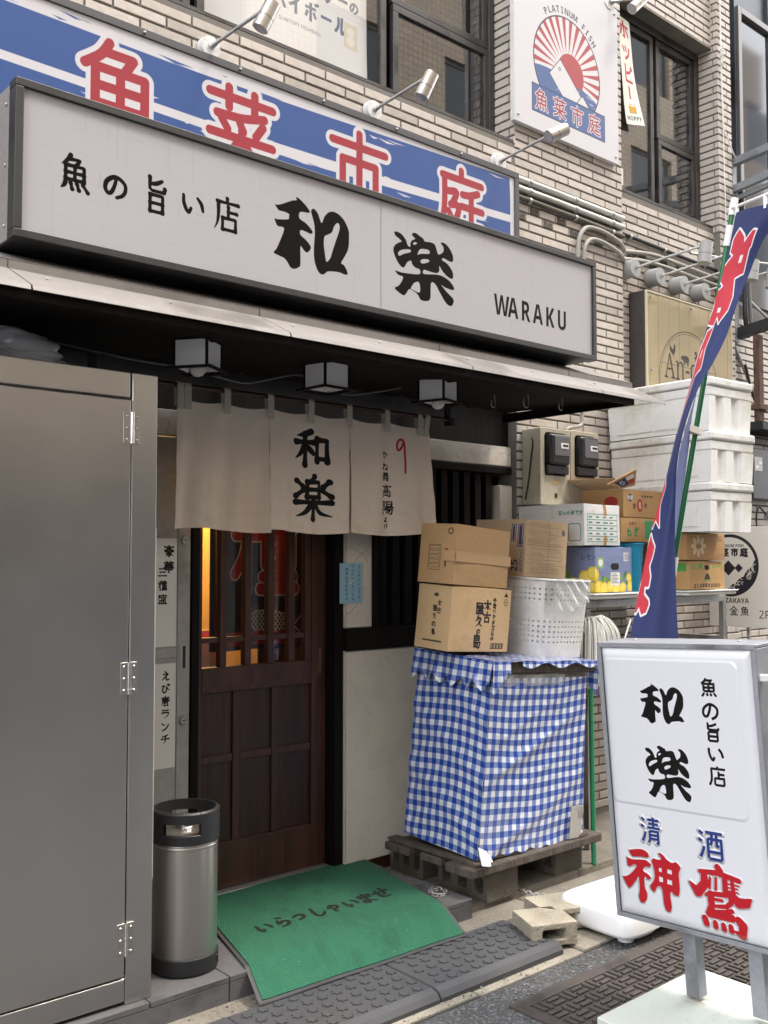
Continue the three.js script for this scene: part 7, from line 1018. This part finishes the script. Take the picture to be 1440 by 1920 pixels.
// ---------------------------------------------------------------- standing light box sign
{
  const s = thing('standing_sign', 'white standing light box sign with black and red characters on a base plate', 'sign', [2.95, 0.3, 1.506]); s.rotation.set(-0.05, 0, 0.041, 'YXZ');
  const W = 0.604, H = 0.957, D = 0.17, f = 0.012;   // local: y up the sign, z to the street, x away
  const fr = MAT.aluPaint;
  obj('frame', [bx(D, f, W, D / 2, f / 2, W / 2), bx(D, f, W, D / 2, H - f / 2, W / 2), bx(D, H - 2 * f - 0.001, f, D / 2, H / 2, f / 2), bx(D, H - 2 * f - 0.001, f, D / 2, H / 2, W - f / 2)], fr, s);
  const drawBase = (g, k) => { g.fillStyle = '#f2f2f5'; g.fillRect(0, 0, W * 1000 * k, H * 1000 * k); };
  const tex = ctex(1224, 1914, (g) => {
    const k = 2; drawBase(g, k); const K = '#08080a', B2 = '#2b3f86', R2 = '#c8202c';
    blob(g, WA, 172 * k, 138 * k, 1.72 * k, K); g.save(); g.translate(176 * k, 344 * k); g.scale(1, 1.34 / 1.0 * 0.98); blob(g, RAKU, 0, 0, 1.70 * k, K); g.restore();
    glyph(g, '魚', 410 * k, 108 * k, 64 * k, 62 * k, 8 * k, K, 'gothic', 'miter'); glyph(g, 'の', 408 * k, 180 * k, 68 * k, 66 * k, 9 * k, K, 'gothic', 'miter'); glyph(g, '旨', 412 * k, 250 * k, 64 * k, 64 * k, 8 * k, K, 'gothic', 'miter'); glyph(g, 'い', 414 * k, 318 * k, 68 * k, 66 * k, 9 * k, K, 'gothic', 'miter'); glyph(g, '店', 416 * k, 390 * k, 66 * k, 66 * k, 8 * k, K, 'gothic', 'miter');
    g.setTransform(1, 0, 0, 0.955, 0, 585 * k * 0.045); glyph(g, '清', 134 * k, 588 * k, 82 * k, 98 * k, 9 * k, B2, 'gothic', 'miter'); glyph(g, '酒', 356 * k, 598 * k, 94 * k, 104 * k, 10 * k, B2, 'gothic', 'miter');
    blob(g, KAMI, 0, 0, k, R2); blob(g, KAMI_HOLES, 0, 0, k, '#f2f2f5', false); wide(g, TAKA, k, R2); g.setTransform(1, 0, 0, 1, 0, 0);
    g.strokeStyle = 'rgba(150,150,158,0.25)'; for (let i = 0; i < 60; i++) { g.lineWidth = 1; g.beginPath(); const x = rnd() * 1224, y = rnd() * 1914; g.moveTo(x, y); g.lineTo(x + rr(-30, 30), y + rr(-10, 40)); g.stroke(); }
  });
  const bump = ctex(612, 957, (g) => { g.fillStyle = '#000'; g.fillRect(0, 0, 612, 957); const c = '#fff'; g.filter = 'none'; for (let i = 0; i < 9; i++) { g.fillStyle = `rgb(${i * 15},${i * 15},${i * 15})`; const q = 8 - i; g.beginPath(); g.roundRect(30 - q, 58 - q, 514 + 2 * q, 492 + 2 * q, 26); g.fill(); } g.setTransform(1, 0, 0, 0.955, 0, 585 * 0.045); for (const [gr, cc] of [[5, '#444'], [3, '#888'], [1, c]]) { wide(g, TAKA, 1, cc, gr); g.strokeStyle = cc; g.lineWidth = gr * 2; g.lineJoin = 'round'; for (const p of KAMI) { g.beginPath(); for (let i = 0; i < p.length; i += 2) i ? g.lineTo(p[i], p[i + 1]) : g.moveTo(p[0], p[1]); g.closePath(); g.stroke(); g.fillStyle = cc; g.fill(); } glyph(g, '清', 134, 588, 82, 98, 9 + 2 * gr, cc); glyph(g, '酒', 356, 598, 94, 104, 10 + 2 * gr, cc); } });
  bump.colorSpace = THREE.NoColorSpace;
  const fm = M(0xffffff, 0.22, { map: tex, color: lin(0.66, 0.66, 0.675), bumpMap: bump, bumpScale: 0.006 });
  const fz0 = 0.016, fz1 = W - 0.016, fy0 = 0.016, fy1 = H - 0.016, rim = 0.03;
  const face = sheet(40, 60, (u, v) => { const z = fz0 + (fz1 - fz0) * u, y = fy1 - (fy1 - fy0) * v, e = Math.min(z - fz0, fz1 - z, y - fy0, fy1 - y), t = Math.min(1, e / rim), q = 1 - Math.sqrt(Math.max(0, 1 - (1 - t) * (1 - t))); return [-0.012 + 0.016 * q, y, z]; });
  const u = face.attributes.uv, p = face.attributes.position; for (let i = 0; i < u.count; i++) u.setXY(i, p.getZ(i) / W, p.getY(i) / H);
  obj('face_panel', face, fm, s); obj('back_panel', bx(0.004, H - 0.03, W - 0.03, D - 0.01, H / 2, W / 2), MAT.whitePlastic, s);
  obj('face_trim', [bx(0.006, 0.016, W - 0.001, -0.0032, 0.008, W / 2, 0.001), bx(0.006, 0.016, W - 0.001, -0.0032, H - 0.008, W / 2, 0.001), bx(0.006, H - 0.034, 0.016, -0.0032, H / 2, 0.008, 0.001), bx(0.006, H - 0.034, 0.016, -0.0032, H / 2, W - 0.008, 0.001)], fr, s);
  obj('handle', [bx(0.02, 0.022, 0.10, 0.02, H - 0.105, W + 0.045, 0.003), bx(0.15, 0.02, 0.012, 0.09, H - 0.105, W + 0.09, 0.003)], MAT.whitePaint, s);
  for (const z of [0.245, 0.485]) obj('post', bx(0.05, 0.27, 0.05, 0.075, -0.1, z, 0.003), fr, s);
  obj('rivet', [0.1, 0.5].map((z) => raw(new THREE.SphereGeometry(0.005, 8, 6)).translate(0.09, H + 0.001, z)), MAT.galv, s);
  const b = thing('sign_base', 'white square base slab with rust stains under the standing sign', 'base', [2.97, 0.0135, 1.94], 0.0);
  const bt = ctex(512, 512, (g) => { g.fillStyle = '#e6ebe6'; g.fillRect(0, 0, 512, 512); for (let i = 0; i < 500; i++) { g.fillStyle = `rgba(90,95,80,${rnd() * 0.05})`; g.fillRect(rnd() * 512, rnd() * 512, 3 + rnd() * 40, 2 + rnd() * 10); } for (const [x, y] of [[304, 118], [304, 334]]) for (let i = 0; i < 60; i++) { g.fillStyle = `rgba(150,90,30,${rnd() * 0.10})`; g.beginPath(); g.ellipse(x + rr(-32, 32), y + rr(-34, 34), rr(2, 14), rr(2, 10), rnd() * 3, 0, 7); g.fill(); } });
  const g = bx(0.6, 0.056, 0.64, 0, 0.028, 0, 0.006), q = g.attributes.position, w = g.attributes.uv; for (let i = 0; i < w.count; i++) w.setXY(i, q.getX(i) / 0.6 + 0.5, 0.5 - q.getZ(i) / 0.64); obj('slab', g, M(0xffffff, 0.5, { map: bt, color: lin(0.62, 0.63, 0.61) }), b);
}
// ---------------------------------------------------------------- steel stair and neighbouring building on the right
{
  const n = thing('neighbour_building', 'dark grey metal clad building next to the tiled one', 'building');
  const clad = M(lin(0.10, 0.115, 0.135), 0.4, { metalness: 0.4, map: rep(T.stain, 0.8) });
  obj('wall', [sharp(6.43, 11, 3.4, 9, -0.8, -0.36), sharp(8.0, 11, 0, 3.399, -0.8, -0.3)], clad, n); for (let i = 0; i < 5; i++) obj('cladding_rib', sharp(6.62 + i * 0.55, 6.68 + i * 0.55, 3.4, 9, -0.3595, -0.33), clad, n);
  const gl = part('window', n); obj('frame', [span(7.2, 7.25, 3.6, 6, -0.359, -0.31), span(8.9, 8.95, 3.6, 6, -0.359, -0.31), span(7.251, 8.899, 5.95, 6, -0.359, -0.31)], MAT.aluFrame, gl); obj('pane', sharp(7.251, 8.899, 3.6, 5.949, -0.352, -0.345), M(lin(0.03, 0.035, 0.045), 0.05), gl);
  const s = thing('steel_stair_frame', 'grey and black steel frame with rails and cables beside the tiled pier', 'steel frame');
  const rail = M(lin(0.26, 0.28, 0.30), 0.5, { metalness: 0.3, map: rep(T.stain, 2) });
  obj('rail', bar(V(6.47, 4.375, -0.3), V(6.47, 4.46, 0.62), 0.05, 0.05), rail, s); obj('rail', bar(V(6.47, 4.17, -0.3), V(6.47, 4.28, 0.62), 0.04, 0.05), rail, s); obj('rail', bar(V(6.5, 4.11, -0.3), V(6.5, 4.22, 0.62), 0.03, 0.03), rail, s);
  obj('upright', [span(6.44, 6.5, 3.1, 4.40, -0.02, 0.04)], rail, s);
  obj('girder', bar(V(6.5, 3.13, -0.25), V(6.5, 3.24, 0.6), 0.06, 0.075), MAT.ironDark, s); obj('girder', [span(6.47, 7.6, 2.46, 2.52, 0.002, 0.22)], MAT.ironDark, s);
  obj('column', span(6.47, 6.53, 2.521, 3.13, 0.155, 0.2), MAT.rust, s); obj('bracket', span(6.45, 6.56, 2.60, 2.64, 0.14, 0.215), MAT.rust, s);
  obj('brace', [rod(V(6.5, 3.08, 0.0), V(6.7, 2.75, 0.04), 0.012), rod(V(6.5, 3.5, 0.02), V(7.3, 3.2, 0.05), 0.01)], MAT.galv, s);
  for (const [pts, r, m] of [[[[6.52, 4.2, 0.06], [6.56, 3.7, 0.05], [6.55, 3.3, 0.06], [6.6, 3.15, 0.05]], 0.018, MAT.ironDark], [[[6.62, 4.0, 0.05], [6.64, 3.6, 0.04], [6.63, 3.2, 0.06]], 0.014, MAT.meterGrey], [[[6.75, 3.75, 0.2], [6.8, 3.6, 0.2], [6.78, 3.35, 0.2], [6.75, 3.2, 0.2]], 0.008, MAT.white], [[[6.55, 2.95, 0.05], [6.62, 2.7, 0.08], [6.75, 2.62, 0.1], [6.9, 2.7, 0.1]], 0.01, MAT.ironDark]]) obj('cable', tube(pts, r, 30, 8), m, s);
  const k = thing('wall_cable', 'thin grey cable tied down the tiled pier corner', 'cable'); obj('run', [tube([[6.27, 5.75, 0.058], [6.275, 5.3, 0.06], [6.27, 5.13, 0.064], [6.285, 4.9, 0.058], [6.30, 4.6, 0.06], [6.345, 4.53, 0.064], [6.40, 4.46, 0.065], [6.45, 4.43, 0.06]], 0.006, 80, 6), tube([[6.29, 4.75, 0.058], [6.30, 4.3, 0.058], [6.31, 3.9, 0.058], [6.32, 3.5, 0.058]], 0.004, 50, 6)], MAT.rope, k); obj('knot', [0.03, -0.02, -0.07].map((o) => raw(new THREE.TorusGeometry(0.016, 0.005, 6, 14)).rotateX(1 + o * 9).translate(6.28, 5.13 + o, 0.072)), MAT.rope, k);
  const e = thing('control_box', 'black electrical box under the steel frame above the white wall sign', 'electrical box', [6.5, 1.98, 0.002]); obj('housing', span(0, 0.5, 0, 0.36, 0, 0.12, 0.008), MAT.meterBlack, e); obj('switch_plate', [span(0.02, 0.13, 0.2, 0.30, 0.1205, 0.124, 0.002)], MAT.galv, e); obj('label_tag', [span(0.03, 0.07, 0.22, 0.235, 0.1245, 0.126, 0.0005), span(0.08, 0.12, 0.25, 0.27, 0.1245, 0.126, 0.0005)], MAT.white, e);
  const f = thing('clamp_lamp', 'small dark lamp head on the top edge of the white wall sign', 'lamp', [6.115, 1.787, 0.36]); obj('head', rod(V(0.02, 0.06, 0.05), V(0.12, 0.01, 0.1), 0.028, 0.042, 18), MAT.meterGrey, f); obj('stem', tube([[0, -0.014, -0.01], [-0.04, 0.05, 0.01], [-0.02, 0.11, 0.02], [0.03, 0.055, 0.045]], 0.006, 20, 6), MAT.black, f);
}
{ // grit swept against the kerb and the blocks
  const g = new THREE.DodecahedronGeometry(1, 0), im = new THREE.InstancedMesh(g, M(0xffffff, 0.95), 620), m4 = new THREE.Matrix4(), c = new THREE.Color();
  for (let i = 0; i < 620; i++) { const k = i % 4, x = rr(1.7, 4.6), z = k === 0 ? 1.19 + rnd() * rnd() * 0.12 : k === 1 ? rr(0.69, 0.785) : k === 2 ? rr(1.13, 1.18) : rr(1.18, 1.9), y = k === 1 ? 0.036 : k === 2 ? 0.014 : 0.001, s = 0.0015 + 0.0045 * rnd() * rnd(); if (k === 3 && x > 2.6 && z > 1.27) { im.setMatrixAt(i, m4.makeScale(0.0001, 0.0001, 0.0001).setPosition(2.2, 0.0, 1.25)); continue; } m4.makeRotationY(rnd() * 6).scale(V(s, s * 0.7, s * 1.2)).setPosition(x, y + s * 0.4, z); im.setMatrixAt(i, m4); const q = 0.06 + rnd() * 0.2; im.setColorAt(i, c.setRGB(q, q * 0.95, q * 0.86)); }
  im.name = 'grit'; im.userData = { label: 'fine grit scattered along the kerb and gutter', category: 'grit', kind: 'stuff' }; scene.add(im);
}
// ---------------------------------------------------------------- the other side of the street, mirrored in the glass and steel
{
  const o = thing('opposite_building', 'pale tiled building across the street mirrored in the upstairs windows', 'building');
  const tile = dtex(256, 256, (u, v) => { const a = (u * 16) % 1, b = (v * 16) % 1; const j = a < 0.07 || b < 0.09 ? 0.5 : 0.92 + 0.08 * hash(Math.floor(u * 16), Math.floor(v * 16), 5); return [j, j * 0.94, j * 0.86]; });
  const wm = M(lin(0.64, 0.58, 0.50), 0.5, { map: rep(tile, 0.55) });
  const z = 8.2, geo = [], wins = []; let x = -9;
  obj('shopfront', [sharp(-9, 24, 0, 3.098, z + 0.05, z + 1), sharp(-9, 24, 2.7, 2.9, z - 0.9, z + 0.049)], M(lin(0.10, 0.098, 0.098), 0.6, { map: rep(T.mottle, 0.5) }), o); geo.push(sharp(-9, 24, 3.1, 3.102, z, z + 1)); for (let fl = 0; fl < 4; fl++) { const y = 3.1 + fl * 2.9; geo.push(sharp(-9, 24, y + 1.5, y + 2.9, z, z + 1)); for (let i = 0; i < 12; i++) { const a = -9 + i * 2.8; geo.push(sharp(a, a + 1.3, y, y + 1.5, z, z + 1)); wins.push([a + 1.3, a + 2.8, y, y + 1.5]); } }
  obj('wall', geo, wm, o); for (const [a, b, c, d] of wins) { const w = part('window', o); obj('frame', [span(a, b, c, c + 0.06, z + 0.08, z + 0.14), span(a, b, d - 0.06, d, z + 0.08, z + 0.14), span(a, a + 0.05, c + 0.061, d - 0.061, z + 0.08, z + 0.14), span(b - 0.05, b, c + 0.061, d - 0.061, z + 0.08, z + 0.14)], MAT.aluFrame, w); obj('pane', sharp(a + 0.05, b - 0.05, c + 0.06, d - 0.06, z + 0.1, z + 0.11), M(lin(0.05, 0.055, 0.06), 0.08), w); }
}

renderer.render(scene, camera);
